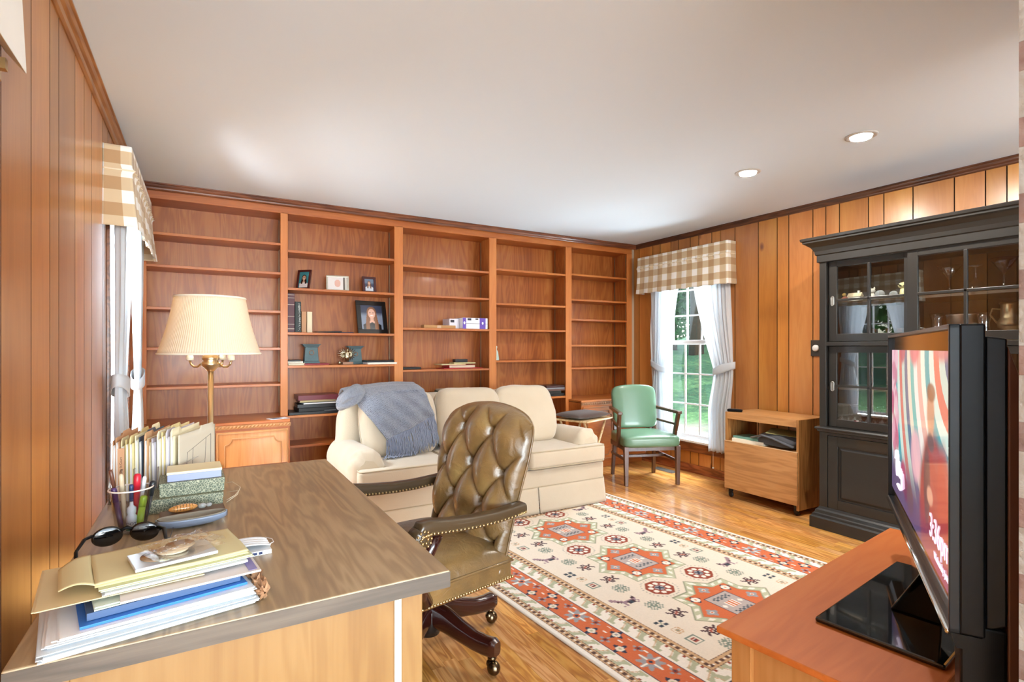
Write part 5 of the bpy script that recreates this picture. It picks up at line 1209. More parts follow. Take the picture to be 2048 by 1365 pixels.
def portrait(bgc, hair, skin, top, cx=0.5, cy=0.60, r=0.15, asp=1.25, smile=True, hairlen=0.45, bg2=None):
    def f(u, v):
        y = v * asp; yc = cy * asp; c = L_(bgc)
        if bg2: k = max(0, min(1, (v - 0.55) * 6)); c = tuple(a * k + b * (1 - k) for a, b in zip(L_(bgc), L_(bg2)))
        dx, dy = u - cx, y - yc
        if (dx / (r * 1.35)) ** 2 + ((dy - r * 0.25) / (r * 1.65)) ** 2 < 1: c = L_(hair)
        if abs(dx) < r * (1.35 + 1.0 * max(0, -dy)) and -hairlen < dy < r * 0.5: c = L_(hair)
        if abs(dx) < r * 0.45 and -r * 2.2 < dy < 0: c = tuple(x * 0.9 for x in L_(skin))
        sh = yc - r * 1.75 - abs(dx) * 0.55
        if y < sh and abs(dx) < 0.42 - max(0, 0): c = L_(skin) if (y > sh - 0.10 and abs(dx) < 0.13) else L_(top)
        if y < sh and abs(dx) > r * 0.75 and abs(dx) < r * 1.75 and dy > -hairlen * 1.25: c = L_(hair)
        if (dx / r) ** 2 + (dy / (r * 1.32)) ** 2 < 1:
            c = L_(skin)
            if smile and (dx / (r * 0.45)) ** 2 + ((dy + r * 0.55) / (r * 0.16)) ** 2 < 1: c = L_('#f4eeea')
            for e in (-1, 1):
                if ((dx - e * r * 0.42) / (r * 0.17)) ** 2 + ((dy - r * 0.22) / (r * 0.10)) ** 2 < 1: c = L_('#4a3a34')
            if abs(dx) < r * 0.10 and -r * 0.25 < dy < r * 0.0: c = tuple(x * 0.86 for x in L_(skin))
        return c
    return f
M_MAHF = plain('mahogany_frame', '#4a1a16', 0.3, coat=0.4); M_SILF = plain('silver_frame', '#cfcabb', 0.3, metal=0.6); M_BLF = plain('black_frame', '#151413', 0.4, coat=0.2)
z2 = 1.751
picture('photo_frame', 'dark red framed photo of a long-haired girl, angled right on the upper shelf', (0.715, 4.69, z2), -0.75, 0.125, 0.170, 0.017, M_MAHF, portrait('#3d7f86', '#2e1d18', '#c9977c', '#e8dcd8', cx=0.5, cy=0.62, r=0.17, asp=1.5), 0.2)
picture('photo_frame', 'silver framed photo of a baby in the middle of the upper shelf', (1.00, 4.68, z2), -0.15, 0.185, 0.140, 0.014, M_SILF, lambda u, v: (L_('#e6b9a8') if ((u - 0.5) / 0.16) ** 2 + ((v - 0.52) / 0.30) ** 2 < 1 else (L_('#5c5148') if (0.80 < u < 0.88) else (L_('#f0e9e6') if u < 0.8 else L_('#dcd6cc')))), 0.22)
picture('photo_frame', 'dark red framed photo of a graduate at the right of the upper shelf', (1.285, 4.71, z2), 0.12, 0.125, 0.150, 0.020, M_MAHF, portrait('#6f7f96', '#6a4a38', '#d7a98e', '#d9dee6', cy=0.66, r=0.13, asp=1.3, bg2='#3d4560'), 0.16)
picture('large_photo_frame', 'large black framed portrait photo of a smiling long-haired young woman', (1.315, 4.70, 1.391), 0.18, 0.285, 0.300, 0.040, M_BLF, portrait('#39435c', '#8a5c3e', '#e6b7a0', '#1b1b20', cx=0.50, cy=0.66, r=0.165, asp=1.1, hairlen=0.60, bg2='#8896ad'), 0.20)
# upright volumes
def upright(name, label, x, y, z, w_, d, h_, mat, bands=None, group=None, tilt=0):
    """spine faces the room (-y)"""
    t = thing(name, label, 'book', (x, y, z), 0, group); c = 0.003
    Mt = Matrix.Rotation(tilt, 4, 'Y')
    MB().box(-w_ / 2, -w_ / 2 + c, 0, d, 0, h_, M=Mt).box(w_ / 2 - c, w_ / 2, 0, d, 0, h_, M=Mt).box(-w_ / 2, w_ / 2, 0, c, 0, h_, M=Mt).build('cover', mat, t, bevel=0.001)
    MB().box(-w_ / 2 + c + 0.0002, w_ / 2 - c - 0.0002, c + 0.0002, d - 0.003, 0.003, h_ - 0.003, M=Mt).build('pages', plain('pages_ivory', '#ddd2b8', 0.9), t)
    if bands:
        bm = MB()
        for zz_, hh in bands: bm.box(-w_ / 2 * 0.9, w_ / 2 * 0.9, -0.0012, 0.0005, zz_ * h_, zz_ * h_ + hh, M=Mt)
        bm.build('spine_bands', plain('pale_gilt', '#c9b7a8', 0.5), t)
    return t
mBur = plain('burgundy_leatherette', '#54202a', 0.45)
upright('thick_album', 'tall thick burgundy volume with pale bands at the left end of the shelf', 0.618, 4.63, 1.391, 0.062, 0.20, 0.318, mBur, [(0.08, 0.006), (0.20, 0.004), (0.40, 0.004), (0.70, 0.004), (0.87, 0.004), (0.95, 0.004)])
ub = upright('patterned_book', 'dark green book with a white speckled spine next to the burgundy volume', 0.676, 4.64, 1.391, 0.046, 0.19, 0.252, plain('dark_green_cloth', '#1f2b28', 0.5))
spk = MB(); rr = random.Random(2)
for k in range(60): spk.box(0.004 + rr.random() * 0.016 - 0.004, 0.008 + rr.random() * 0.016 - 0.004, -0.0012, 0.0003, 0.01 + k * 0.0038, 0.0122 + k * 0.0038)
spk.build('white_spine_pattern', plain('spine_white', '#d8dcd8', 0.6), ub)
upright('tan_paperback', 'tan paperback standing beside the dark speckled book', 0.722, 4.64, 1.391, 0.040, 0.13, 0.172, plain('tan_cover', '#b98d68', 0.6))
upright('cream_paperback', 'cream paperback at the right end of the standing books', 0.766, 4.64, 1.391, 0.042, 0.13, 0.172, plain('cream_cover', '#e2d2b4', 0.6))
mBk = plain('black_cover', '#17181b', 0.4); mNv = plain('navy_cover', '#1d2a44', 0.45); mRd = plain('red_cover', '#b5262e', 0.45); mWh = plain('white_cover', '#e9ebee', 0.5); mGy = plain('grey_cover', '#8a8f92', 0.5)
slab('slate_folder', 'thin black folder lying on the shelf right of the standing books', 'folder', (0.91, 4.69, 1.391), 0.1, 0.21, 0.16, 0.012, mBk, tilt=(0, -0.04))
slab('navy_pad', 'thin dark blue pad beside the black folder', 'pad', (1.06, 4.68, 1.391), -0.05, 0.13, 0.12, 0.006, mNv)
# bookends on the shelf below (z=1.121)
M_SLT = plain('verdigris_bronze', '#53666a', 0.4, metal=0.4, var=0.3, ns=20)
def bookend(label, x, y):
    t = thing('bookend', label, 'bookend', (x, y, 1.122), 0.08)
    MB().hexa([(-0.058, -0.03, 0.016), (0.058, -0.03, 0.016), (0.058, 0.03, 0.016), (-0.058, 0.03, 0.016)], [(-0.050, -0.024, 0.135), (0.050, -0.024, 0.135), (0.050, 0.024, 0.135), (-0.050, 0.024, 0.135)]).build('panel', M_SLT, t, bevel=0.003)
    MB().box(-0.064, 0.064, -0.034, 0.034, 0.0, 0.016).build('foot', M_SLT, t, bevel=0.002)
    MB().box(-0.058, 0.058, -0.03, 0.03, 0.135, 0.145).box(-0.072, 0.072, -0.038, 0.038, 0.152, 0.160).box(-0.064, 0.064, -0.034, 0.034, 0.145, 0.152).build('cornice', M_SLT, t, bevel=0.002)
    MB().tube([(0.018 * math.cos(2 * PI * k / 20), -0.0285, 0.088 + 0.018 * math.sin(2 * PI * k / 20)) for k in range(20)], 0.0025, 5, closed=True).build('medallion', plain('copper', '#a8704f', 0.4, metal=0.7), t); return t
b_a = bookend('blue-grey bronze bookend with a round medallion, left one, standing on thin books', 0.785, 4.70); bookend('blue-grey bronze bookend partly hidden behind the silver eagle', 1.165, 4.77)
red1 = slab('red_book', 'flat red book under the left bookend', 'book', (0.82, 4.70, 1.1215), 0.0, 0.20, 0.15, 0.014, plain('dark_red_cover', '#8e2a33', 0.5)); b_a.location.z = 1.136
book('thin_book', 'cream-edged thin book lowest in the little pile left of the bookend', (0.662, 4.72, 1.1215), PI, 0.13, 0.19, 0.018, plain('cream_card', '#e2d3ae', 0.6))
book('thin_book', 'white thin book in the middle of the little pile left of the bookend', (0.652, 4.72, 1.1400), PI, 0.12, 0.18, 0.014, mWh)
slab('black_notebook', 'thin dark notebook topmost of the little pile left of the bookend', 'book', (0.646, 4.72, 1.1545), 0.0, 0.11, 0.17, 0.010, mBk, tilt=(0, -0.05))
# silver eagle
M_SIL2 = plain('antique_silver', '#c9bfa2', 0.18, metal=1)
eg = thing('eagle_sculpture', 'silver and gold eagle sculpture with raised wings on a small plinth', 'sculpture', (1.065, 4.66, 1.1215), 0.1)
MB().box(-0.035, 0.055, -0.025, 0.025, 0.0, 0.022).build('plinth', plain('plaque_tan', '#a07a62', 0.5), eg, bevel=0.002)
MB().lathe([(0.0, 0.03), (0.018, 0.035), (0.022, 0.065), (0.018, 0.10), (0.010, 0.118), (0.0, 0.125)], 16, c=(0.01, 0, 0)).build('body', M_SIL2, eg)
MB().ball((0.01, -0.006, 0.128), (0.010, 0.013, 0.011), 8).hexa([(0.006, -0.026, 0.124), (0.014, -0.026, 0.124), (0.014, -0.016, 0.122), (0.006, -0.016, 0.122)], [(0.009, -0.026, 0.126), (0.011, -0.026, 0.126), (0.013, -0.016, 0.131), (0.007, -0.016, 0.131)]).build('head', M_SIL2, eg)
for s_ in (-1, 1):
    wg = MB()
    for k in range(9):
        a = math.radians(100 - 22 * k) if s_ > 0 else math.radians(80 + 22 * k)
        L0 = 0.070 - 0.003 * abs(k - 3); x0, z0_ = 0.01 + s_ * 0.012, 0.085
        pts = [(x0 + s_ * 0.012 + math.cos(a) * L0 * f * 0.9, 0.004 + 0.012 * f * f, z0_ + math.sin(a) * L0 * f) for f in (0, 0.33, 0.66, 1.0)]
        wg.tube(pts, [0.009, 0.010, 0.008, 0.002], 6, flat=0.4)
    wg.build('wing', M_SIL2, eg)
MB().lathe([(0.0, 0), (0.012, 0), (0.010, 0.03), (0.0, 0.03)], 12, c=(-0.058, -0.01, 0)).build('small_post', M_SIL2, eg)
book('white_book', 'white-edged book lying at the right end of the bookend shelf', (1.36, 4.67, 1.1215), 0, 0.26, 0.19, 0.016, mWh)
slab('black_planner', 'black planner lying on top of the white-edged book', 'book', (1.355, 4.69, 1.138), 0.02, 0.25, 0.18, 0.016, mBk)
# bay 2, low shelf (z=0.718)
zz0 = 0.7185
slab('black_binder', 'wide flat black binder at the bottom of the pile on the low shelf', 'binder', (0.80, 4.70, zz0), 0.0, 0.40, 0.21, 0.022, mBk)
slab('black_album', 'black album second from the bottom of the pile on the low shelf', 'book', (0.85, 4.71, zz0 + 0.0225), 0.06, 0.36, 0.20, 0.030, plain('charcoal_cover', '#262728', 0.5))
slab('dark_album', 'charcoal album under the white magazine in the low pile', 'book', (0.84, 4.71, zz0 + 0.053), -0.03, 0.34, 0.20, 0.030, mBk)
slab('white_magazine', 'white glossy magazine in the middle of the low pile', 'magazine', (0.86, 4.71, zz0 + 0.0835), 0.02, 0.30, 0.21, 0.010, mWh)
book('cream_ledger', 'cream-edged ledger beneath the burgundy album in the low pile', (0.83, 4.72, zz0 + 0.094), 0, 0.29, 0.19, 0.022, mBk, '#dcc99a')
slab('burgundy_album', 'thick burgundy album topmost of the pile on the low shelf', 'book', (0.835, 4.70, zz0 + 0.1165), 0.0, 0.33, 0.22, 0.040, plain('burgundy_album_cover', '#6b2a34', 0.4, coat=0.2))
slab('silver_disc_case', 'flat clear case lying in front of the black pile', 'case', (0.92, 4.595 + 0.035, zz0 + 0.0225), 0.2, 0.10, 0.05, 0.004, mGy)
# bay 3
zc = 1.4475
bxp = thing('paper_ream', 'white and purple ream of paper lying on the middle shelf of the centre bay', 'paper ream', (2.265, 4.69, zc), 0.02)
mPw = plain('ream_white', '#eceaf4', 0.4); mPp = plain('ream_purple', '#6a4fb0', 0.4); mPk = plain('ream_black', '#33303c', 0.5)
MB().box(-0.135, 0.135, -0.10, 0.10, 0.0, 0.105).build('wrapper', mPw, bxp, bevel=0.004)
MB().box(0.045, 0.110, -0.1012, -0.1002, 0.0, 0.104).box(-0.1355, -0.100, -0.1012, -0.1002, 0.0, 0.104).build('purple_panel', mPp, bxp)
MB().box(-0.134, 0.134, -0.1014, -0.1008, 0.048, 0.051).build('seam', mPk, bxp)
for k in range(5):
    a = 2 * PI * k / 5
for (xx, zz_) in ((0.078, 0.055), (-0.118, 0.055)):
    MB().ball((xx, -0.1015, zz_), (0.010, 0.001, 0.014), 6).build('butterfly_mark', mPw, bxp)
MB().box(-0.085, -0.045, -0.1012, -0.1004, 0.080, 0.100).box(0.0, 0.03, -0.1012, -0.1004, 0.088, 0.100).build('printed_panel', mPk, bxp)
bx2 = thing('paper_ream', 'white and purple ream seen end-on behind the tan carton', 'paper ream', (2.075, 4.74, zc), 0.02); MB().box(-0.05, 0.05, -0.08, 0.08, 0.0, 0.095).build('wrapper', mPw, bx2, bevel=0.003); MB().box(-0.04, 0.0, -0.0812, -0.0802, 0.06, 0.085).build('printed_panel', mPk, bx2)
ct = thing('flat_carton', 'flat tan cardboard carton on the middle shelf of the centre bay', 'box', (1.895, 4.68, zc), 0.03); MB().box(-0.15, 0.17, -0.08, 0.0, 0.0, 0.028).build('body', plain('kraft_card', '#b98a58', 0.7), ct, bevel=0.002); MB().box(-0.02, 0.02, -0.0808, -0.0803, 0.0, 0.027).build('tape', plain('tape', '#c9a88a', 0.3), ct)
zd = 1.0675
slab('black_tray', 'flat black item at the left end of the shelf below the cartons', 'case', (1.63, 4.69, zd), 0.0, 0.20, 0.15, 0.022, mBk, bevel=0.006)
slab('red_folder', 'bright red folder lowest of the pile on the lower centre shelf', 'folder', (2.14, 4.68, zd), 0.06, 0.42, 0.17, 0.006, mRd)
book('red_book', 'thick red book on the red folder on the lower centre shelf', (2.14, 4.69, zd + 0.0065), -0.03, 0.27, 0.17, 0.028, mRd, '#d8c8b0')
slab('manila_papers', 'cream papers lying across the thick red book', 'papers', (2.05, 4.70, zd + 0.035), 0.1, 0.26, 0.15, 0.010, plain('manila', '#d8c79a', 0.7))
slab('olive_booklet', 'olive and cream booklet topmost of the red pile', 'book', (2.18, 4.70, zd + 0.0455), -0.08, 0.22, 0.14, 0.012, plain('olive_cream', '#c4ba86', 0.6))
slab('black_box', 'small black box on top of the red pile', 'box', (2.165, 4.72, zd + 0.058), 0.0, 0.13, 0.07, 0.030, mBk, bevel=0.003)
ze = 0.7705
slab('magazine_stack', 'thick pile bottom box behind the sofa in the centre bay', 'box', (2.10, 4.70, ze), 0.0, 0.34, 0.2, 0.085, plain('green_grey_box', '#5d6657', 0.6)); slab('cream_magazine', 'cream magazine on top of the pile behind the sofa', 'magazine', (2.12, 4.70, ze + 0.0855), 0.05, 0.36, 0.19, 0.016, mCr)
slab('dark_box', 'small dark box left of the cream magazine behind the sofa', 'box', (1.84, 4.69, ze), 0.0, 0.14, 0.12, 0.075, plain('dark_green_box', '#2b332c', 0.5))
# bay 4
lathe_thing('table_bell', [(0.030, 0), (0.030, 0.004), (0.027, 0.03), (0.018, 0.085), (0.010, 0.10), (0.006, 0.11), (0.010, 0.125), (0.009, 0.14), (0.0, 0.145)], plain('pearl_glaze', '#bcd0c4', 0.25, coat=0.5), 'small pale bell with a brass handle at the left of the fourth bay', 'bell', (2.535, 4.665, 1.1405))
zf = 0.7555
for k, (x_, w2, h2, c_, lab) in enumerate(((2.95, 0.78, 0.030, '#23211f', 'wide black portfolio at the bottom of the pile in the fourth bay'), (2.92, 0.74, 0.026, '#2f2c28', 'charcoal portfolio second in the pile in the fourth bay'), (2.82, 0.52, 0.020, '#3c3f38', 'dark green portfolio near the top of the pile in the fourth bay'), (2.80, 0.46, 0.012, '#8e9486', 'grey-green folder topmost of the pile in the fourth bay'))):
    slab('portfolio', lab, 'folder', (x_, 4.71, zf), 0.0, w2, 0.20, h2, plain('pf' + c_, c_, 0.35, coat=0.3)); zf += h2 + 0.0005
zf = 0.7555 + 0.057
for k, (h2, c_, lab) in enumerate(((0.018, '#6a5048', 'brown album in the little pile at the right end of the fourth bay'), (0.014, '#8f8f93', 'grey album in the little pile at the right end of the fourth bay'), (0.022, '#4a2f2c', 'maroon album topmost at the right end of the fourth bay'))):
    slab('flat_album', lab, 'book', (3.215, 4.70, zf), 0.03 * (k - 1), 0.24, 0.19, h2, plain('fa' + c_, c_, 0.35)); zf += h2 + 0.0005
# card on the left base cabinet
cdm = slab('leaflet', 'small printed leaflet lying on the left base cabinet top', 'leaflet', (0.50, 4.41, 0.7225), 0.3, 0.14, 0.09, 0.003, mWh); MB().box(-0.05, 0.02, -0.03, 0.03, 0.003, 0.0036).build('printed_image', plain('print_grey', '#5c6067', 0.5), cdm)
# papers on the small table beyond the desk
pz = slab('leaflet', 'blue and white leaflet on the small table beyond the desk', 'leaflet', (0.06, 2.70, 0.6905), 0.1, 0.13, 0.08, 0.002, mWh); MB().box(-0.04, 0.05, -0.025, 0.025, 0.002, 0.0026).build('printed_image', plain('print_blue', '#6b76a8', 0.5), pz)
slab('loose_papers', 'white papers on the small table beyond the desk', 'papers', (0.235, 2.72, 0.6905), -0.3, 0.20, 0.11, 0.004, mW)
# wall lamp at the top left
wl = thing('wall_lamp', 'white fabric-shaded wall lamp high on the left pine wall', 'lamp', (LX + 0.001, 1.50, 0))
MB().box(0, 0.012, 0.10, 0.18, 1.885, 1.93).build('backplate', M_BRASS, wl, bevel=0.003)
MB().box(0.012, 0.03, 0.13, 0.15, 1.90, 1.925).build('arm', M_BRASS, wl)
shm = MB(); b0 = [(0.012, -0.25, 1.965), (0.052, -0.25, 1.93), (0.052, 0.235, 1.93), (0.012, 0.235, 1.965)]; t0_ = [(0.012, -0.20, 2.25), (0.10, -0.20, 2.25), (0.10, 0.16, 2.25), (0.012, 0.16, 2.25)]
b0 = [(0.002, -0.25, 1.985), (0.045, -0.25, 1.935), (0.045, 0.235, 1.935), (0.002, 0.235, 1.985)]; t0_ = [(0.002, -0.24, 2.25), (0.035, -0.24, 2.25), (0.035, 0.215, 2.25), (0.002, 0.215, 2.25)]
shm.hexa(b0, t0_); shm.build('fabric_shade', cloth('pleated_white', '#d9d2c6', '#e4ddd2', wr=0.2), wl, bevel=0.004)
# ------------------------------------------------------------------ things on the desk
DZ = dz + 0.0005
M_MAN = plain('manila_card', '#d3c697', 0.65, var=0.05, ns=5); M_MAN2 = plain('pale_manila_card', '#e6d9b0', 0.65, var=0.05, ns=5); M_TANC = plain('tan_card', '#bf9468', 0.65)
# folders standing in a wire sorter
fs_ = thing('folder_sorter', 'thin wire sorter holding the upright folders at the far left of the desk', 'sorter', (0, 0, 0))
for k in range(7):
    f = k / 6; x_ = -0.262 + 0.200 * f; xe = -0.235 + 0.265 * f
    MB().tube([(x_, 2.15, DZ + 0.003), (x_, 2.145, DZ + 0.11), (xe, 2.42, DZ + 0.11), (xe, 2.42, DZ + 0.003)], 0.0018, 6).build('wire_loop', M_STEEL, fs_)
MB().tube([(-0.265, 2.15, DZ + 0.003), (-0.055, 2.15, DZ + 0.003), (0.035, 2.42, DZ + 0.003), (-0.24, 2.42, DZ + 0.003)], 0.002, 6, closed=True).build('base_wire', M_STEEL, fs_)
cols_ = [('tan', '#b9855c'), ('tan', '#c08f68'), ('cream', '#d9cba0'), ('manila', '#dcc78c'), ('manila', '#e2d098'), ('cream', '#e8dcb6'), ('dark blue', '#4a5564'), ('tan', '#c69a70'), ('cream', '#e4d6ae'), ('lilac grey', '#b9b3bd'), ('cream', '#e9dfc0'), ('manila', '#dcc68e'), ('lilac grey', '#c5bfc6'), ('cream', '#e6dbb8')]
fpos = ['nearest the wall', 'second from the wall', 'third from the wall', 'fourth from the wall', 'fifth from the wall', 'sixth from the wall', 'in the middle of the sorter', 'just right of the dark blue one', 'right of the middle tan folder', 'left half of the right group', 'between the two lilac grey folders', 'right of centre with a yellow edge', 'third from the right end', 'second from the right end']
for i, (nm, c_) in enumerate(cols_):
    f = (i + 0.5) / 15.0; rr = random.Random(i)
    xa, xb = -0.262 + 0.185 * f, -0.232 + 0.245 * f; yb = 2.435 + rr.uniform(-0.02, 0.02); ya_ = 2.150 + rr.uniform(-0.01, 0.012)
    h_ = 0.200 + 0.010 * f + rr.uniform(-0.008, 0.014); tab = rr.choice([0.0, 0.33, 0.66]); m_ = plain('folder_' + c_, c_, 0.65, nb=0.05, ns=12)
    t = thing('file_folder', '%s file folder standing in the wire sorter, %s' % (nm, fpos[i]), 'folder', (xa, ya_, DZ + 0.0055), 0)
    d = Vector((xb - xa, yb - ya_, 0)); n_ = Vector((-d.y, d.x, 0)).normalized(); L = d.length; e = d.normalized()
    def sheet(off, hh, bend, tb=None):
        def fn(u, v):
            z = hh * v; top = 0.011 if (tb is not None and tb < u < tb + 0.3 and v > 0.99) else 0
            o_ = off + bend * math.sin(PI * v * 0.5) * (0.6 + 0.4 * math.sin(3 * u + i)); p = e * (L * u) - n_ * o_
            return (p.x, p.y, z + top)
        return fn
    bend = rr.uniform(-0.004, 0.004)
    MB().grid(sheet(0, h_, bend, tab), 24, 8).build('back_flap', m_, t, solid=0.0007); MB().grid(sheet(0.0075, h_ - 0.013, bend), 12, 8).build('front_flap', m_, t, solid=0.0007)
    pm_ = MB()
    for q in range(3): pm_.grid(sheet(0.0018 + 0.002 * q, h_ - 0.016 - 0.004 * q, bend), 8, 4)
    pm_.build('inner_sheets', plain('inner_paper', '#e4e0dc', 0.8), t, solid=0.0006)
    if i == 2:
        MB().box(-0.010, 0.009, -0.0035, -0.0025, 0.004, 0.175).build('spine_card', plain('folder_#c08f68', '#c08f68', 0.65), t)
        tx = text('Make That The Day In Court', 0.0098, (-0.001, -0.0037, 0.088), (0, 0, 0), plain('ink_black', '#1d1b1c', 0.7), 'typed_line', t, 0.0002)
        tx.rotation_euler = Matrix(((0, -1, 0), (0, 0, -1), (1, 0, 0))).to_euler()
# big folder facing the camera at the right end
bf = thing('file_folder', 'grey-cream folder with an outlined panel facing the camera at the right end of the sorter', 'folder', (-0.072, 2.150, DZ + 0.0055), 0)
e_ = Vector((0.115, 0.27, 0)); 
def bigf(u, v): return (e_.x * u + 0.012 * v * 0, e_.y * u, (0.205 - 0.0 * u) * v + (0.010 if (v > 0.99 and u > 0.55 and u < 0.95) else 0))
MB().grid(bigf, 24, 8).build('front_flap', plain('grey_cream_card', '#cfc4b0', 0.65), bf, solid=0.0008)
off = Vector((0.27, -0.115, 0)).normalized() * 0.0012
MB().tube([Vector(bigf(u, v)) + off for u, v in ((0.16, 0.05), (0.22, 0.66), (0.86, 0.84), (0.86, 0.05))], 0.0008, 5).tube([Vector(bigf(u, v)) + off for u, v in ((0.32, 0.05), (0.36, 0.70), (0.72, 0.80), (0.66, 0.05))], 0.0008, 5).build('pen_outline', plain('pencil_grey', '#77706a', 0.7), bf)
# patterned boxes
def brocade():
    m, nt, b = nodes('green_brocade'); tc = N(nt, 'ShaderNodeTexCoord'); v = N(nt, 'ShaderNodeTexVoronoi', Scale=150.0, feature='DISTANCE_TO_EDGE'); nt.links.new(tc.outputs['Object'], v.inputs['Vector'])
    n1 = N(nt, 'ShaderNodeTexNoise', Scale=120.0, Detail=2.0); nt.links.new(tc.outputs['Object'], n1.inputs['Vector'])
    f = math_(nt, 'ADD', math_(nt, 'MULTIPLY', v.outputs['Distance'], 4.0), math_(nt, 'MULTIPLY', n1.outputs['Fac'], 0.5))
    nt.links.new(ramp(nt, f, [(0.35, '#b9b99c'), (0.55, '#7c826a'), (0.8, '#5d6654')]), b.inputs['Base Color']); b.inputs['Roughness'].default_value = 0.55; return m
M_BRO = brocade()
for nm, lab, x0, x1, y0, y1, z0_, h_ in (('gift_box', 'green brocade-patterned flat box, lower of the two beside the pen cup', -0.165, 0.055, 1.965, 2.13, DZ, 0.043), ('gift_box', 'green brocade-patterned flat box, upper of the two under the pale blue book', -0.118, 0.060, 1.985, 2.12, DZ + 0.0435, 0.043)):
    t = thing(nm, lab, 'box', ((x0 + x1) / 2, (y0 + y1) / 2, z0_), 0.03); sx, sy = (x1 - x0) / 2, (y1 - y0) / 2
    MB().box(-sx, sx, -sy, sy, 0, h_ * 0.6).build('box_base', M_BRO, t, bevel=0.001); MB().box(-sx - 0.0015, sx + 0.0015, -sy - 0.0015, sy + 0.0015, h_ * 0.6, h_).build('lid', M_BRO, t, bevel=0.001)
pb = thing('card_box', 'pale blue and cream box of cards on top of the green boxes', 'box', (-0.020, 2.055, DZ + 0.087), 0.03)
MB().box(-0.078, 0.072, -0.058, 0.058, 0, 0.022).build('box_base', plain('periwinkle_card', '#9aa3c4', 0.5), pb, bevel=0.001); MB().box(-0.080, 0.074, -0.060, 0.060, 0.0222, 0.030).build('lid', plain('cream_lid', '#ebdfb6', 0.5), pb, bevel=0.001)
# coil of wire to the right of the boxes
MB().tube([(0.07 + 0.025 * math.cos(a), 2.03 + 0.04 * math.sin(a), DZ + 0.022 + 0.018 * math.sin(a * 0.5)) for a in [k * 0.35 for k in range(19)]], 0.0012, 6, closed=False)
wc = MB().tube([(0.068, 1.99, DZ + 0.0015), (0.10, 2.0, DZ + 0.02), (0.112, 2.04, DZ + 0.035), (0.09, 2.09, DZ + 0.045), (0.068, 2.10, DZ + 0.04)], 0.0012, 6).tube([(0.07, 2.02, DZ + 0.002), (0.095, 2.03, DZ + 0.012), (0.108, 2.05, DZ + 0.022), (0.072, 2.06, DZ + 0.018)], 0.0012, 6)
tag(wc.build('wire_clip', plain('pale_wire', '#d8ccb4', 0.4, metal=0.3)), 'thin looped pale wire beside the green boxes', 'wire')
# pen cup
text_ink = plain('ink_black', '#1d1b1c', 0.7)
pc_ = thing('pen_cup', 'clear plastic cup filled with pens at the left of the desk', 'cup', (-0.172, 1.815, DZ))
MB().lathe([(0.0, 0.0), (0.033, 0.0), (0.035, 0.004), (0.049, 0.118), (0.0525, 0.120), (0.0525, 0.122), (0.048, 0.1215), (0.034, 0.006), (0.0, 0.004)], 40).build('cup_wall', pane_glass('clear_plastic', (0.95, 0.95, 0.96), refl=0.08), pc_)
MB().tube([(0.0515 * math.cos(2 * PI * k / 40), 0.0515 * math.sin(2 * PI * k / 40), 0.1205) for k in range(40)], 0.0022, 6, closed=True).build('rim', plain('clear_rim', '#e6d8cc', 0.2), pc_)
pens = [('purple marker', '#4a2f5c', -0.020, -0.006, 0.0065, 0.125), ('white glue bottle', '#e9edf0', 0.002, -0.012, 0, 0), ('lime highlighter', '#a8c63a', 0.018, -0.008, 0.0085, 0.095), ('black marker', '#23262a', 0.026, 0.006, 0.0075, 0.13), ('red marker', '#c12434', 0.006, 0.012, 0.0085, 0.150), ('tan pen', '#c8b496', -0.012, 0.010, 0.006, 0.155), ('blue pen', '#34436a', 0.0, 0.002, 0.005, 0.125), ('brown pencil', '#6a4334', -0.022, 0.012, 0.0045, 0.17), ('white pen', '#d9d9dc', 0.014, 0.018, 0.005, 0.140)]
for nm, c_, ox, oy, r_, L in pens:
    base_ = (-0.172 + ox, 1.815 + oy, DZ + 0.0045); m_ = plain('pen_' + c_, c_, 0.35)
    if r_ == 0:
        t = thing('glue_bottle', 'small white bottle with a green label inside the pen cup', 'bottle', (base_[0], base_[1], DZ + 0.0045))
        MB().lathe([(0.0, 0), (0.0125, 0), (0.0128, 0.04), (0.009, 0.046), (0.011, 0.052), (0.011, 0.064), (0.005, 0.070), (0.004, 0.08), (0.0, 0.08)], 18).build('bottle_body', m_, t)
        MB().lathe([(0.0130, 0.003), (0.0131, 0.014)], 18).build('label_band', plain('green_label', '#3f9e92', 0.5), t)
        text('DOT', 0.011, (0.001, -0.0134, 0.022), (PI / 2, 0, 0), plain('ink_navy', '#2a3560', 0.6), 'label_print', t, 0.0002); continue
    dirv = Vector((ox * 0.9, oy * 0.9, 0.12)).normalized(); t = thing(nm.split()[-1], '%s standing in the clear cup' % nm, 'pen' if 'pencil' not in nm else 'pencil', base_)
    t.rotation_euler = dirv.to_track_quat('Z', 'Y').to_euler()
    MB().lathe([(0.0, 0.0), (r_ * 0.5, 0.0), (r_, 0.008), (r_, L * 0.68)], 12).build('barrel', m_, t); MB().lathe([(r_ * 1.08, L * 0.68), (r_ * 1.08, L * 0.96), (r_ * 0.7, L), (0, L)], 12).build('cap', m_, t)
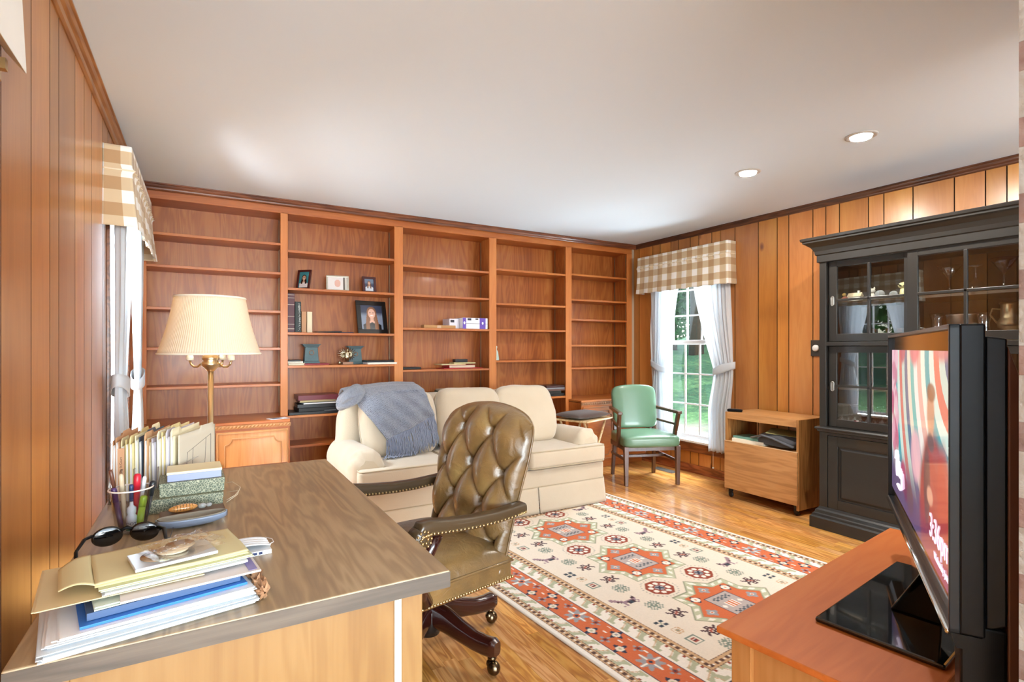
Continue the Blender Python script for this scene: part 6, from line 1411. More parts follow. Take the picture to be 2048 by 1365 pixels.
# glasses case, wallet and glass beetle
gc = thing('glasses_case', 'open blue-grey glasses case on the desk', 'case', (-0.025, 1.780, DZ), 0.10)
def casef(u, v):
    x = (2 * u - 1) * 0.088; a = PI * (0.05 + 0.9 * v); w2 = 0.032 * (1 - abs(2 * u - 1) ** 2.5) ** 0.5 + 0.003
    return (x, -w2 * math.cos(a), 0.034 - 0.032 * math.sin(a) * (0.55 + 0.45 * (1 - abs(2 * u - 1) ** 3)))
MB().grid(casef, 30, 16).build('shell', plain('slate_blue_shell', '#8c9bb3', 0.35, coat=0.3), gc, solid=0.0025)
MB().grid(lambda u, v: (lambda p: (p[0] * 0.96, p[1] * 0.9, p[2] + 0.003))(casef(u, v)), 30, 16).build('lining', plain('case_lining', '#8f8778', 0.9), gc, solid=0.001)
wt = thing('brown_wallet', 'brown leather wallet behind the glasses case', 'wallet', (-0.025, 1.872, DZ), 0.06); MB().box(-0.085, 0.085, -0.032, 0.034, 0, 0.022).build('leather_body', plain('brown_leather', '#6a4a34', 0.45, nb=0.1), wt, bevel=0.004)
MB().box(-0.07, 0.083, -0.034, -0.0322, 0.004, 0.018).build('paper_edges', mW, wt)
bt_ = thing('glass_beetle', 'amber striped glass paperweight on the brown wallet', 'paperweight', (-0.050, 1.868, DZ + 0.0225), 0.15)
MB().ball((0, 0, 0.010), (0.038, 0.014, 0.012), 14).build('glass_body', plain('amber_glass', '#c98a4a', 0.06, coat=1.0), bt_)
stp = MB()
for k in range(-3, 4): stp.tube([(k * 0.008, 0.0145 * math.sin(a) * math.sqrt(1 - (k * 0.008 / 0.039) ** 2), 0.010 + 0.0125 * math.cos(a) * math.sqrt(1 - (k * 0.008 / 0.039) ** 2)) for a in [x * PI / 10 for x in range(-6, 7)]], 0.0009, 5)
stp.build('gold_stripe', M_BRASS, bt_); MB().ball((0.050, 0.0, 0.008), (0.012, 0.009, 0.008), 8).ball((0.068, 0.0, 0.008), (0.009, 0.007, 0.006), 8).build('crystal_tail', plain('crystal_tail', '#dfe3e4', 0.05, trans=0.6), bt_)
gf = thing('eyeglass_frame', 'folded black spectacles beside the glasses case', 'glasses', (-0.122, 1.770, DZ), 0.5)
for s_ in (-1, 1): MB().tube([(s_ * 0.018 + 0.014 * math.cos(a), 0.0, 0.014 + 0.012 * math.sin(a)) for a in [k * PI / 8 for k in range(16)]], 0.002, 6, closed=True).build('lens_rim', M_BLKM, gf)
MB().tube([(0.032, 0.002, 0.018), (0.0, 0.006, 0.012), (-0.03, 0.008, 0.006)], 0.002, 6).build('temple', M_BLKM, gf)
# wrap-around sunglasses
sgl = thing('sunglasses', 'black wrap-around sunglasses by the pile of papers', 'glasses', (-0.170, 1.690, DZ), 0.0); sgl.scale = (1.15, 1.15, 1.3)
for s_ in (-1, 1):
    def lens(u, v, s_=s_):
        a = 2 * PI * u; r = v; x = s_ * 0.034 + 0.028 * r * math.cos(a); z = 0.024 + 0.019 * r * math.sin(a) - 0.10 * (abs(x) - 0.034) * 0.3; return (x, -0.42 * max(0.0, abs(x) - 0.01) ** 1.4 - 0.004 * (1 - r * r), z)
    MB().grid(lens, 28, 6, cu=True).build('dark_lens', plain('dark_lens', '#0b0b0d', 0.08, coat=0.6), sgl, solid=0.002)
    MB().tube([(s_ * 0.060, -0.008, 0.030), (s_ * 0.072, -0.020, 0.028), (s_ * 0.078, -0.07, 0.020), (s_ * 0.070, -0.12, 0.006)], [0.005, 0.0045, 0.0035, 0.0035], 8, flat=0.6).build('temple', M_BLKM, sgl)
MB().tube([(-0.01, 0.0, 0.032), (0.0, 0.004, 0.035), (0.01, 0.0, 0.032)], 0.0035, 8).build('nose_bridge', M_BLKM, sgl)
cb_ = MB().tube([(-0.15, 1.74, DZ + 0.002), (-0.12, 1.80, DZ + 0.018), (-0.07, 1.76, DZ + 0.012), (-0.075, 1.70, DZ + 0.002), (-0.10, 1.66, DZ + 0.002)], 0.0011, 6)
tag(cb_.build('earphone_cord', plain('grey_cord', '#5a5a5e', 0.5)), 'thin dark cord looping in front of the pen cup', 'cord')
stc = thing('blue_bookmark', 'small blue patterned plastic strip lying on the desk', 'bookmark', (-0.030, 1.668, DZ), 0.10); MB().box(-0.040, 0.040, -0.009, 0.009, 0, 0.0012).build('strip', plain('strip_blue', '#7b93b8', 0.3), stc)
ckv = MB()
for k in range(5): ckv.hexa([(-0.032 + k * 0.014, -0.007, 0.0013), (-0.026 + k * 0.014, -0.007, 0.0013), (-0.020 + k * 0.014, 0, 0.0013), (-0.026 + k * 0.014, 0, 0.0013)], [(-0.032 + k * 0.014, -0.007, 0.0018), (-0.026 + k * 0.014, -0.007, 0.0018), (-0.020 + k * 0.014, 0, 0.0018), (-0.026 + k * 0.014, 0, 0.0018)])
ckv.build('chevron_print', plain('chevron_navy', '#3a4f7c', 0.4), stc)
# face masks on a booklet
bkl = thing('white_booklet', 'small white booklet with blue print under the face mask', 'booklet', (0.092, 1.480, DZ), 0.05); MB().box(-0.055, 0.055, -0.038, 0.038, 0, 0.010).build('sheets', mW, bkl)
pr_ = MB()
for k, (xa_, wd_) in enumerate(((-0.040, 0.010), (-0.026, 0.006), (-0.016, 0.010), (-0.003, 0.005), (0.010, 0.012), (0.026, 0.008))): pr_.box(xa_, xa_ + wd_, -0.0384, -0.0379, 0.002, 0.008)
pr_.build('spine_print', plain('ink_navy', '#2a3560', 0.6), bkl)
mk = thing('face_mask', 'white pleated face mask lying on the white booklet', 'mask', (0.090, 1.485, DZ + 0.0105), 0.08)
def mkf(u, v): x = (2 * u - 1) * 0.055; return (x, (2 * v - 1) * 0.034, 0.006 + 0.008 * (1 - (2 * u - 1) ** 2) + 0.0018 * math.sin(2 * PI * 4 * v))
MB().grid(mkf, 20, 32).build('pleated_cloth', plain('mask_white', '#e6e8ea', 0.8), mk, solid=0.001)
for s_ in (-1, 1): MB().tube([(s_ * 0.053, -0.030, 0.008), (s_ * 0.066, -0.012, 0.006), (s_ * 0.067, 0.012, 0.006), (s_ * 0.053, 0.030, 0.008)], 0.001, 5).build('ear_loop', plain('mask_white', '#e6e8ea', 0.8), mk)
# ---- pile of papers at the near end
def sheetpile(name, label, cat, x, y, z, rz, sx, sy, h_, mat, n=1, jit=0.004, curl=0.0, seed=0, group=None, bend=0.0):
    t = thing(name, label, cat, (x, y, z), rz, group); rr = random.Random(seed); hh = h_ / n
    for k in range(1):
        mb = MB()
        for i in range(n):
            jx, jy, ja = rr.uniform(-jit, jit), rr.uniform(-jit, jit), rr.uniform(-1, 1) * jit * 2
            def fn(u, v, up):
                x_ = (u - 0.5) * sx; y_ = (v - 0.5) * sy; z_ = hh * i + (hh * 0.9 if up else 0)
                z_ += curl * max(0, (abs(2 * u - 1) - 0.6) / 0.4) ** 2
                z_ += bend * (1 - (2 * u - 1) ** 2)
                return (x_ * math.cos(ja) - y_ * math.sin(ja) + jx, x_ * math.sin(ja) + y_ * math.cos(ja) + jy, z_)
            nb = len(mb.v); mb.grid(lambda u, v: fn(u, v, True), 10, 2, smooth=False); mb.grid(lambda u, v: fn(u, v, False), 10, 2, smooth=False)
            W = 11; per = [(0, j) for j in range(11)] + [(1, 10)] + [(2, 10 - j) for j in range(11)] + [(1, 0)]
            idx = [nb + r * W + c for r, c in per]; off_ = 33
            mb.f += [(idx[q], idx[(q + 1) % len(idx)], idx[(q + 1) % len(idx)] + off_, idx[q] + off_) for q in range(len(idx))]; mb.m += [0] * len(idx); mb.s += [False] * len(idx)
        mb.build('sheets' if n > 1 else 'cover', mat, t)
    return t
zc_ = DZ
mPB = plain('pale_blue_paper', '#dfe8ee', 0.7); mMint = plain('mint_paper', '#d4e3d6', 0.7)
def put(name, label, cat, x, y, rz, sx, sy, h_, mat, **k):
    global zc_
    t = sheetpile(name, label, cat, x, y, zc_, rz, sx, sy, h_, mat, **k); zc_ += h_ + 0.0008 + k.get('bend', 0) * 0.2; return t
A0 = math.radians(9)
put('loose_papers', 'thick sheaf of white papers at the bottom of the near pile on the desk', 'papers', -0.085, 1.255, A0 + 0.02, 0.325, 0.215, 0.014, mPB, n=9, jit=0.006, seed=1)
put('loose_papers', 'second white sheaf above the bottom one in the near pile', 'papers', -0.082, 1.262, A0 - 0.01, 0.315, 0.210, 0.010, mW, n=6, jit=0.007, seed=2)
put('white_envelope', 'long white envelope with a red stamp in the near pile', 'envelope', -0.075, 1.258, A0 + 0.03, 0.30, 0.20, 0.004, mW, n=2, seed=3)
t = put('blue_folder', 'bright blue plastic folder in the near pile of papers', 'folder', -0.070, 1.275, A0 + 0.05, 0.265, 0.195, 0.005, plain('bright_blue_plastic', '#3a7bd0', 0.3), n=2, jit=0.002, seed=4)
put('navy_binder', 'navy blue hard binder in the near pile of papers', 'binder', -0.072, 1.285, A0 + 0.04, 0.245, 0.19, 0.014, plain('navy_binder_cover', '#3f597f', 0.4), n=1, jit=0, seed=5)
put('mint_papers', 'pale green sheets above the navy binder in the near pile', 'papers', -0.060, 1.290, A0 + 0.05, 0.25, 0.20, 0.006, mMint, n=3, seed=6)
pm = put('purple_magazine', 'magazine with a lilac stripe sticking out at the right of the near pile', 'magazine', -0.025, 1.280, A0 - 0.03, 0.23, 0.215, 0.004, plain('magazine_cream', '#ddd5cf', 0.4), n=1, jit=0, seed=7)
MB().box(0.094, 0.110, -0.10, 0.10, 0.0042, 0.0047).build('lilac_stripe', plain('lilac', '#8a83b8', 0.4), pm)
put('manila_folder', 'tan manila folder sticking out to the left in the near pile', 'folder', -0.137, 1.300, A0 - 0.02, 0.25, 0.215, 0.004, plain('tan_manila', '#d6c193', 0.6), n=2, seed=8)
pg = put('printed_sheets', 'printed white sheets just below the green-grey envelope', 'papers', -0.055, 1.300, A0 + 0.02, 0.235, 0.19, 0.005, mPB, n=3, seed=9)
ln_ = MB()
for k in range(16): ln_.box(-0.06 + 0.0, 0.10 - (k % 3) * 0.01, -0.088 + k * 0.0042, -0.0872 + k * 0.0042, 0.0050, 0.0053)
ln_.build('print_lines', plain('print_ink', '#a9b0b6', 0.8), pg)
put('green_envelope', 'pale green envelope under the manila envelope', 'envelope', -0.050, 1.305, A0 + 0.03, 0.255, 0.185, 0.004, plain('pale_green_card', '#cfd3ac', 0.6), n=2, seed=10)
en = thing('manila_envelope', 'big manila envelope with an open flap topmost of the near pile', 'envelope', (-0.058, 1.315, zc_), A0 + 0.02)
def env(u, v): return ((u - 0.5) * 0.255, (v - 0.5) * 0.185, 0.006 + 0.004 * math.sin(PI * u) * math.sin(PI * v) + 0.0015 * math.sin(7 * u + 4 * v))
MB().grid(env, 30, 20).build('front_sheet', M_MAN, en, solid=0.0012)
MB().grid(lambda u, v: (env(u, v)[0], env(u, v)[1], 0.0015), 10, 6).build('rear_sheet', M_MAN, en, solid=0.0012)
MB().grid(lambda u, v: (-0.1275 - 0.050 * v, (u - 0.5) * 0.185 * (1 - 0.35 * v) - 0.012 * v, 0.006 + 0.007 * math.sin(PI * v) - 0.004 * v), 16, 8).build('open_flap', M_MAN, en, solid=0.0012)
zc_ += 0.0125
cdc = thing('disc_case', 'clear disc case with a silver disc on the manila envelope', 'case', (-0.052, 1.275, zc_), A0 + 0.08); MB().box(-0.07, 0.07, -0.05, 0.045, 0, 0.006).build('plastic_case', plain('case_plastic', '#c3c8cc', 0.15, coat=0.6), cdc, bevel=0.001)
MB().lathe([(0.008, 0.0065), (0.040, 0.0065), (0.040, 0.0072), (0.008, 0.0072)], 32, c=(-0.015, 0, 0)).build('disc', plain('disc_silver', '#cfd2c4', 0.12, metal=0.8), cdc)
bgp = thing('clear_bag', 'crumpled clear plastic bag holding beige round objects, on the disc case', 'bag', (-0.035, 1.285, zc_ + 0.0075), 0.5)
def bagp(u, v):
    x = (u - 0.5) * 0.125; y = (v - 0.5) * 0.10; n_ = noise.noise(Vector((x * 45, y * 45, 3))); n2_ = noise.noise(Vector((x * 20, y * 20, 8)))
    return (x * (1 + 0.1 * n_), y * (1 + 0.1 * n2_), 0.013 + 0.006 * n_ + 0.008 * math.exp(-(x * x + y * y) / 0.0012))
MB().grid(bagp, 40, 34, smooth=False).build('plastic_film', pane_glass('crinkled_film', (0.93, 0.90, 0.86), refl=0.16), bgp)
MB().grid(lambda u, v: (bagp(u, v)[0], bagp(u, v)[1], 0.001 + 0.001 * math.sin(9 * u)), 20, 16, smooth=False).build('bag_underside', pane_glass('crinkled_film'), bgp)
cst = thing('beige_coaster', 'round beige coaster inside the clear bag, upper one', 'coaster', (-0.040, 1.286, zc_ + 0.0145), 0); MB().lathe([(0, 0), (0.026, 0), (0.027, 0.002), (0.026, 0.004), (0, 0.004)], 28).build('disc', plain('beige_fleck', '#b39a7c', 0.7, var=0.3, ns=200), cst)
cs2 = thing('beige_coaster', 'round cream coaster inside the clear bag, lower one', 'coaster', (-0.052, 1.278, zc_ + 0.0095), 0); MB().lathe([(0, 0), (0.027, 0), (0.028, 0.002), (0.027, 0.004), (0, 0.004)], 28).build('disc', plain('cream_fleck', '#d5c3a6', 0.7, var=0.2, ns=150), cs2)
# crumpled brown wrapper to the right of the pile
wr = thing('brown_paper_bag', 'crumpled brown paper wrapper sticking out right of the near pile', 'wrapper', (0.098, 1.225, DZ), 0.2)
def wrp(u, v):
    a = 2 * PI * u; n_ = noise.noise(Vector((math.cos(a) * 4, math.sin(a) * 4, v * 9))); r = 0.019 * (1 + 1.1 * n_) * math.sqrt(max(0.02, 1 - (2 * v - 1) ** 4))
    return (r * 0.7 * math.cos(a), (v - 0.5) * 0.105, max(0.001, 0.018 + r * 0.9 * math.sin(a)))
MB().grid(wrp, 22, 26, cu=True, smooth=False).build('paper', plain('kraft_brown', '#a87e5c', 0.7, var=0.15, ns=40), wr)
# dark clipboard by the wall
slab('dark_clipboard', 'dark brown board sticking out between the wall and the pile of papers', 'clipboard', (-0.205, 1.47, DZ), 0.1, 0.10, 0.22, 0.010, plain('dark_board', '#4a3c32', 0.5))
# ------------------------------------------------------------------ patterned rug
RW_, T0_, T1_ = 1.79, -1.20, 1.40
nx_, nt_ = 400, 580
ss = np.linspace(0, RW_, nx_ + 1); tt_ = np.linspace(T0_, T1_, nt_ + 1)
SG, TG = np.meshgrid(ss, tt_)
def cl(h): return np.array(lin(h))
CREAM, SAGE, ORG, GRY, NVY, BRN, TAN, WHT, RST = map(cl, ('#e3d8c8', '#b3b79a', '#cc6a40', '#9a9ba0', '#2c3148', '#5a4038', '#c9a57e', '#ece6dc', '#93422e'))
im = np.empty(SG.shape + (3,)); im[:] = CREAM
D = np.minimum(np.minimum(SG, RW_ - SG), np.minimum(TG - T0_, T1_ - TG))
side = (np.minimum(SG, RW_ - SG) <= np.minimum(TG - T0_, T1_ - TG))
AL = np.where(side, TG, SG - RW_ / 2)
def setm(m, c): im[m] = c
setm(D < 0.022, WHT)
def guard(a, b):
    m = (D >= a) & (D < b); setm(m, TAN); mid = (a + b) / 2; k = ((AL / 0.034) % 1)
    setm(m & (np.abs(D - mid) < 0.009) & (k < 0.5), BRN); setm(m & (np.abs(D - mid) < 0.004) & (k > 0.6) & (k < 0.85), WHT)
    k2 = ((AL / 0.017) % 1); setm(m & (np.abs(D - a) < 0.004) & (k2 < .6), BRN); setm(m & (np.abs(D - b) < 0.004) & (k2 < .6), BRN)
def wave(a, b, flip):
    m = (D >= a) & (D < b); setm(m, WHT); y = (D - a) / (b - a); y = 1 - y if flip else y; per = 0.088; k = ((AL / per) % 1)
    hook = ((np.abs(k - 0.30 - 0.45 * y) < 0.13) & (y < 0.78)) | ((np.abs(y - 0.72) < 0.12) & (k > 0.35) & (k < 0.85)) | ((y < 0.22) & (k < 0.55)); setm(m & hook, SAGE * 0.97)
    h2 = (np.abs(k - 0.10 - 0.45 * y) < 0.03) & (y < 0.8); setm(m & h2, TAN)
    setm(m & (y < 0.16) & (np.abs(k - 0.75) < 0.07), RST)
guard(0.022, 0.056); wave(0.056, 0.112, False)
mo = (D >= 0.112) & (D < 0.250); setm(mo, ORG); setm((np.abs(D - 0.113) < 0.0028) | (np.abs(D - 0.249) < 0.0028), NVY)
wave(0.252, 0.328, True); guard(0.328, 0.378)
per = 0.4425; ka = (AL - 0.011) / per; kc = (ka - np.round(ka)) * per; dd = D - 0.181
r_ = np.hypot(kc, dd); an = np.arctan2(dd, kc)
star = r_ < 0.048 + 0.012 * np.cos(8 * an)
setm(mo & star, GRY); setm(mo & ((np.abs(kc) < 0.006) & (np.abs(dd) < 0.060) | (np.abs(dd) < 0.005) & (np.abs(kc) < 0.062)), WHT); setm(mo & (r_ < 0.018), ORG); setm(mo & (r_ < 0.009), NVY)
def flower(ac, dc, c1, c2, c3, R=0.026):
    k = (AL - ac) / per; k = (k - np.round(k)) * per; d_ = D - dc; r2 = np.hypot(k, d_); a2 = np.arctan2(d_, k)
    setm(mo & (r2 < R + 0.010 * np.cos(4 * a2)), c1); setm(mo & (r2 < R * 0.72), c2); setm(mo & (r2 < R * 0.30), c3)
flower(0.011 + 0.135, 0.148, NVY, CREAM, SAGE); flower(0.011 - 0.135, 0.148, NVY, CREAM, SAGE); flower(0.011 + per / 2, 0.214, NVY, CREAM, GRY)
flower(0.011 + 0.095, 0.212, GRY, RST, NVY, 0.018); flower(0.011 - 0.095, 0.212, GRY, RST, NVY, 0.018); flower(0.011 + per / 2, 0.148, GRY, RST, NVY, 0.018)
for a_, d_ in ((0.06, 0.222), (-0.06, 0.222), (0.175, 0.19), (-0.175, 0.19), (0.16, 0.232), (-0.16, 0.232)):
    k = (AL - 0.011 - a_) / per; k = (k - np.round(k)) * per; setm(mo & (np.abs(k) < 0.012) & (np.abs(D - d_) < 0.003), WHT)
field = D >= 0.378
ART = {
 'snow': ('..g.g.g..', '.g.ggg.g.', 'g.g.g.g.g', '.g.ggg.g.', 'gggg.gggg', '.g.ggg.g.', 'g.g.g.g.g', '.g.ggg.g.', '..g.g.g..'),
 'hook': ('....bbb....', 'b...b.b...b', 'bb..bbbb.bb', '.bbbb.rbbb.', '..b.rrr.b..', '.bbbr.bbbb.', 'bb.bbbb..bb', 'b...b.b...b', '....bbb....'),
 'cross': ('nn.nn', 'nn.nn', '..s..', 'nn.nn', 'nn.nn'),
 'box': ('gggggggg', 'g......g', 'g.rrrr.g', 'g.r..r.g', 'g.rbbr.g', 'g.rrrr.g', 'g......g', 'gggggggg'),
 'bird': ('..........vv', '.........vvv', 'b.......vvv.', 'bb.....vvb..', 'vvvvvvvvb...', '.vbnnbvv....', 'v.bnnb.v....', '.v.....v.v..'),
 'ros': ('.tt.tt.', 't.....t', 't.tgt.t', '..ggg..', 't.tgt.t', 't.....t', '.tt.tt.')}
PAL = {'g': cl('#7d8a7e'), 'b': cl('#4a3038'), 'r': cl('#a04a3c'), 'n': cl('#3a4550'), 's': SAGE, 'v': cl('#9a7f88'), 't': TAN}
def stamp(art, cs, ct_, size, flipx=False, flipy=False):
    A = ART[art]; h_, w2 = len(A), len(A[0]); px = size / w2
    I = np.floor((SG - cs) / px + w2 / 2).astype(int); J = np.floor((TG - ct_) / px + h_ / 2).astype(int)
    if flipx: I = w2 - 1 - I
    if flipy: J = h_ - 1 - J
    ok = (I >= 0) & (I < w2) & (J >= 0) & (J < h_) & field; js, is_ = np.nonzero(ok)
    for j, i in zip(js, is_):
        c = A[J[j, i]][I[j, i]]
        if c != '.': im[j, i] = PAL[c]
CS = RW_ / 2; MED = [0.163 + 0.63 * k for k in (-2, -1, 0, 1)]; MED = [m for m in (-1.10, -0.467, 0.163, 0.793, 1.42)]
for tm in MED:
    x = SG - CS; y = TG - tm
    f = np.minimum(np.maximum(np.abs(x), np.abs(y)) / 0.205, (np.abs(x) + np.abs(y)) / 0.295)
    setm(field & (f < 1.0), cl('#8d8f78')); setm(field & (f < 0.975), SAGE * 1.08); setm(field & (f < 0.80), cl('#8d8f78')); setm(field & (f < 0.78), ORG)
    an = np.arctan2(y, x); rr_ = np.hypot(x, y)
    for k in range(8):
        a = k * PI / 4; rc_ = 0.165 if k % 2 == 0 else 0.175; qx, qy = rc_ * math.cos(a), rc_ * math.sin(a); q = np.hypot(x - qx, y - qy); qa = np.arctan2(y - qy, x - qx)
        setm(q < 0.028 + 0.006 * np.cos(4 * qa), GRY if k % 2 == 0 else NVY); setm(q < (0.010 if k % 2 == 0 else 0.023), WHT); setm(q < 0.006, ORG)
    # pale blobs along the sage band
    ring = field & (f > 0.84) & (f < 0.94) & ((an * 14 / PI) % 1 < 0.45); setm(ring, WHT)
    bx_ = np.maximum(np.abs(x) / 0.088, np.abs(y) / 0.105); setm(bx_ < 1, NVY); setm(bx_ < 0.95, cl('#b5aaa6')); setm((np.abs(x) < 0.034) & (np.abs(y) < 0.028), WHT)
    for q in (-0.02, 0.0, 0.02): setm((np.abs(x - q) < 0.0055) & (np.abs(y) < 0.026), ORG)
    for sx in (-1, 1):
        setm((np.abs(x) < 0.06) & (np.abs(y - sx * 0.065) < 0.014) & (((SG / 0.016).astype(int) + (TG / 0.012).astype(int)) % 2 == 0), cl('#4a5560')); setm((np.hypot(x - sx * 0.06, y) < 0.012), WHT)
for i in range(len(MED) - 1):
    tm = (MED[i] + MED[i + 1]) / 2
    for sx in (-1, 1):
        x = SG - CS - sx * 0.163; y = TG - tm; o_ = np.maximum(np.maximum(np.abs(x), np.abs(y)), (np.abs(x) + np.abs(y)) * 0.72)
        setm(o_ < 0.075, RST); an = np.arctan2(y, x); rr_ = np.hypot(x, y)
        for k in range(8): q = np.hypot(x - 0.048 * math.cos(k * PI / 4 + .4), y - 0.048 * math.sin(k * PI / 4 + .4)); setm(q < 0.014, WHT)
        setm(rr_ < 0.026, GRY); setm((rr_ < 0.024) & (np.abs(np.abs(x) - np.abs(y)) < 0.008), NVY)
        setm(field & (rr_ > 0.092) & (rr_ < 0.101) & ((an * 14 / PI) % 1 < 0.4), cl('#a9a59c'))
for tm in MED:
    for sx in (-1, 1):
        for ty in (-1, 1):
            stamp('snow', CS + sx * 0.335, tm + ty * 0.205, 0.085); stamp('hook', CS + sx * 0.305, tm + ty * 0.095, 0.095, flipx=sx > 0)
        stamp('cross', CS + sx * 0.445, tm - 0.07, 0.052); stamp('ros', CS + sx * 0.430, tm + 0.01, 0.05); stamp('box', CS + sx * 0.432, tm + 0.10, 0.062)
        stamp('bird', CS + sx * 0.42, tm + 0.315, 0.14, flipx=sx < 0)
        stamp('cross', CS + sx * 0.30, tm + 0.285, 0.0)if False else None
im = np.clip(im * (0.96 + 0.08 * np.random.RandomState(3).rand(*im.shape[:2])[..., None]), 0, 1)
rug = MB(); rv = np.stack([SG, TG, np.zeros_like(SG)], -1).reshape(-1, 3)
O2 = Vector((1.295, 2.43)); dd_ = Vector((0.0747, -0.9972)); nn_ = Vector((0.9972, 0.0747))
mid_ = O2 + nn_ * (RW_ / 2) + dd_ * ((T0_ + T1_) / 2)
me = bpy.data.meshes.new('rug')
X_ = rv[:, 0] - RW_ / 2; Y_ = -(rv[:, 1] - (T0_ + T1_) / 2)
ZN = 0.0105 + 0.0008 * np.random.RandomState(1).rand(len(X_))
verts = np.stack([X_, Y_, ZN], -1); W1 = nx_ + 1
ii, jj = np.meshgrid(np.arange(nx_), np.arange(nt_)); a_ = (jj * W1 + ii).ravel()
faces = np.stack([a_, a_ + W1, a_ + W1 + 1, a_ + 1], -1)
me.vertices.add(len(verts)); me.vertices.foreach_set('co', verts.ravel()); me.loops.add(faces.size); me.loops.foreach_set('vertex_index', faces.ravel())
me.polygons.add(len(faces)); me.polygons.foreach_set('loop_start', np.arange(0, faces.size, 4)); me.polygons.foreach_set('loop_total', np.full(len(faces), 4)); me.update(calc_edges=True)
at_ = me.color_attributes.new('Col', 'FLOAT_COLOR', 'POINT'); at_.data.foreach_set('color', np.concatenate([im.reshape(-1, 3), np.ones((len(verts), 1))], 1).astype(np.float32).ravel())
me.materials.append(attr_mat('wool_pile', 0.95, bmp=0.5, bscale=400))
rg = thing('rug', 'large cream and rust patterned oriental rug on the oak floor', 'rug', (mid_.x, mid_.y, 0), math.atan2(nn_.y, nn_.x))
ro = bpy.data.objects.new('patterned_pile', me); C.objects.link(ro); ro.parent = rg
eb = MB().box(-RW_ / 2 - 0.004, RW_ / 2 + 0.004, -(T1_ - T0_) / 2 - 0.004, (T1_ - T0_) / 2 + 0.004, 0.0004, 0.0102); eb.build('cream_binding', plain('cream_binding', '#ddd5c8', 0.9), rg, bevel=0.003)

# ------------------------------------------------------------------ outdoors
def grass():
    m, nt, b = nodes('lawn'); tc = N(nt, 'ShaderNodeTexCoord'); n1 = N(nt, 'ShaderNodeTexNoise', Scale=0.7, Detail=6.0, Roughness=0.7); nt.links.new(tc.outputs['Object'], n1.inputs['Vector'])
    n2 = N(nt, 'ShaderNodeTexNoise', Scale=9.0, Detail=5.0, Roughness=0.8); nt.links.new(tc.outputs['Object'], n2.inputs['Vector'])
    c1 = ramp(nt, n2.outputs['Fac'], [(0.3, '#2c4d2c'), (0.55, '#527a46'), (0.8, '#86a568')]); sp = N(nt, 'ShaderNodeSeparateXYZ'); nt.links.new(tc.outputs['Object'], sp.inputs[0])
    k = N(nt, 'ShaderNodeMapRange'); nt.links.new(math_(nt, 'ADD', math_(nt, 'ABSOLUTE', math_(nt, 'SUBTRACT', sp.outputs[0], 2.0)), math_(nt, 'MULTIPLY', n1.outputs['Fac'], -3.0)), k.inputs['Value'])
    k.inputs['From Min'].default_value = 2.9; k.inputs['From Max'].default_value = 3.8; nt.links.new(mixc(nt, '#8d8578', c1, k.outputs[0]), b.inputs['Base Color']); b.inputs['Roughness'].default_value = 0.9; bump(nt, b, n2.outputs['Fac'], 0.8, 0.05); return m
def gz(x, y):
    d = max(0, abs(x - 2.0) - 2.6); return -0.30 + 0.15 * min(d, 9.5) + 0.04 * max(0, d - 9.5) + 0.10 * noise.noise(Vector((x * 0.25, y * 0.25, 0)))* min(1, d)
gm = MB().grid(lambda u, v: (-40 + 90 * u, -30 + 75 * v, gz(-40 + 90 * u, -30 + 75 * v)), 90, 75)
go = gm.build('ground', grass()); go['kind'] = 'structure'
for v_ in []: pass
rr = random.Random(8)
M_BARK = plain('bark', '#4a4338', 0.9, nb=0.6, ns=12, var=0.25); M_LEAF = [cloth('leaf_%d' % k, a, b, sheen=0, trans=0.45, bmp=0.0) for k, (a, b) in enumerate((('#3f7a34', '#6ba548'), ('#2f6232', '#5b9448'), ('#6da24c', '#a4cc6c')))]
def leafcloud(n, blobs, size, seed):
    rr = random.Random(seed); mb = MB()
    for k in range(n):
        cx, cy, cz, rx, rz_ = rr.choice(blobs); a = rr.random() * 2 * PI; b = math.asin(rr.uniform(-1, 1)); q = rr.random() ** 0.4
        p = Vector((cx + rx * q * math.cos(b) * math.cos(a), cy + rx * q * math.cos(b) * math.sin(a), cz + rz_ * q * math.sin(b)))
        u = Vector((rr.gauss(0, 1), rr.gauss(0, 1), rr.gauss(0, 0.6))).normalized(); w_ = u.cross(Vector((rr.gauss(0, 1), rr.gauss(0, 1), rr.gauss(0, 1)))).normalized(); s_ = size * rr.uniform(0.6, 1.3)
        mb.add([p - u * s_, p - w_ * s_ * 0.5, p + u * s_, p + w_ * s_ * 0.5], [(0, 1, 2, 3)])
    return mb
tl = []
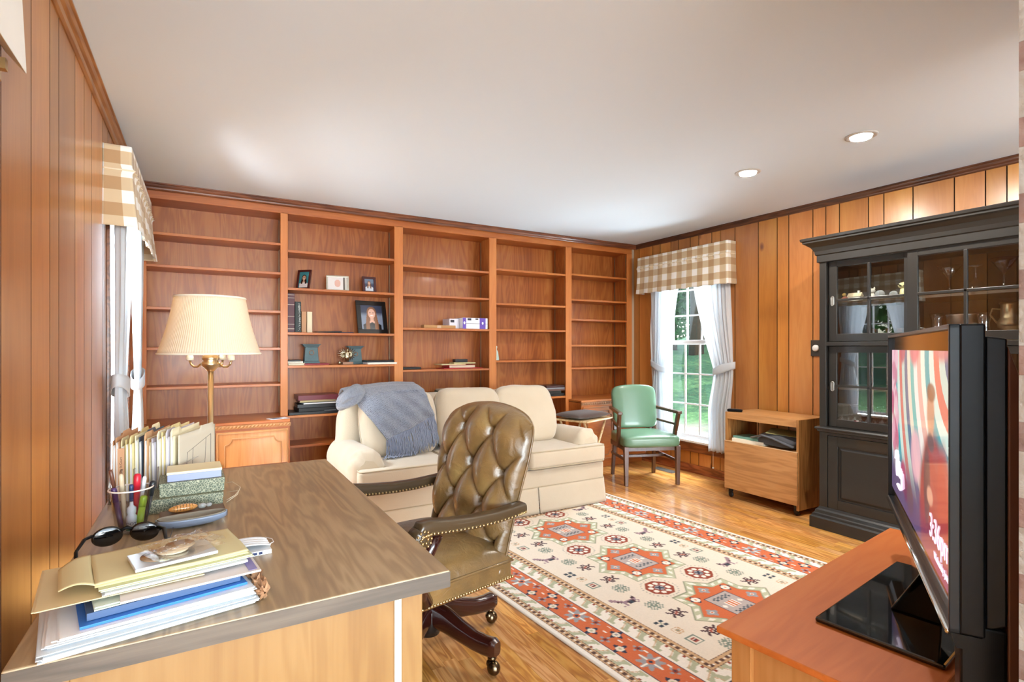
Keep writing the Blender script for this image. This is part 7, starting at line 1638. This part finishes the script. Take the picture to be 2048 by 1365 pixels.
def mk_tree(kind):
    t = thing('tree', '', 'tree')
    if kind == 0:   # tall trunk, high crown with low sprays
        tr = MB().tube([(0, 0, -0.5), (0.03, 0, 1.5), (-0.05, 0.04, 3.5), (0.1, 0, 6.0), (0.05, 0, 8)], [0.26, 0.20, 0.17, 0.12, 0.05], 10)
        for k in range(8): a = k * 2.4; z_ = 2.4 + k * 0.6; tr.tube([(0, 0, z_), (0.9 * math.cos(a), 0.9 * math.sin(a), z_ + 0.5), (1.9 * math.cos(a), 1.9 * math.sin(a), z_ + 0.6)], [0.06, 0.04, 0.015], 6)
        bl = [(2.0 * math.cos(k * 2.4), 2.0 * math.sin(k * 2.4), 2.9 + k * 0.55, 1.1, 0.55) for k in range(8)] + [(0, 0, 7, 2.3, 1.4)]; lf = leafcloud(4200, bl, 0.13, 5)
    elif kind == 1: # bushy
        tr = MB().tube([(0, 0, -0.5), (0, 0.02, 1.0), (0.1, 0, 2.5)], [0.12, 0.09, 0.03], 8)
        lf = leafcloud(4200, [(0, 0, 1.2, 1.2, 0.9), (0.7, 0.3, 1.7, 0.9, 0.7), (-0.6, -0.3, 2.0, 0.9, 0.8), (0, 0, 2.7, 0.8, 0.6)], 0.10, 6)
    else:           # slim
        tr = MB().tube([(0, 0, -0.5), (0.06, 0, 2.5), (0.0, 0.1, 6)], [0.10, 0.08, 0.04], 8)
        lf = leafcloud(2600, [(0, 0, 3.2 + 0.9 * k, 1.2, 0.5) for k in range(4)] + [(0.8, 0.5, 2.6, 0.7, 0.35)], 0.12, 7)
    tr.build('trunk', M_BARK, t); lf.build('foliage', M_LEAF[kind], t, fix=False); return t
protos = [mk_tree(0), mk_tree(1), mk_tree(2)]
spots = [(0, 13.5, 11.6, 'tall dark-trunked tree left in the window view'), (0, 17.5, 15.0, 'tall tree farther back in the window view'), (2, 15.0, 12.1, 'slim tree just right of the tall dark trunk outside'), (2, 19, 14.6, 'slim pale tree deep in the wood outside'), (1, 21, 18.0, 'bushy tree at the wood edge, left outside the window'), (1, 24, 18.5, 'round bush far behind the slim trees outside'), (0, 25, 21, 'tall tree deepest in the wood outside'), (1, 20, 14.0, 'green bush on the rise outside the window'), (1, 27, 22.5, 'large bush on the horizon outside'), (0, 22, 16, 'broad tree on the right of the wood outside'), (1, 16, 14.8, 'low bush behind the tall dark trunk'), (1, 30, 24, 'distant bush closing the wood outside'), (0, 9.0, 3.0, 'tall shade tree right of the window, casting dappled shade'), (0, 12, 6.5, 'shade tree on the lawn right of the window'), (0, 7.5, -1.0, 'tree near the house giving dappled shade'), 
         (0, -8, 4.0, 'tree outside the left window'), (1, -6.5, 5.5, 'bush outside the left window'), (1, -9, 2.5, 'second bush outside the left window'), (0, -12, 6, 'farther tree outside the left window'), (1, -12, 1, 'farther bush outside the left window'), (0, -11, 9, 'tree beyond the bush outside the left window')]
usedp = set()
for k, x_, y_, lab in spots:
    z_ = gz(x_, y_)
    if k in usedp: t = dup(protos[k], (x_, y_, z_), rr.random() * 6, label=lab)
    else: usedp.add(k); t = protos[k]; t.location = (x_, y_, z_); t['label'] = lab
    t['group'] = 'trees and bushes outside the windows'; s_ = rr.uniform(0.9, 1.15); t.scale = (s_, s_, s_)
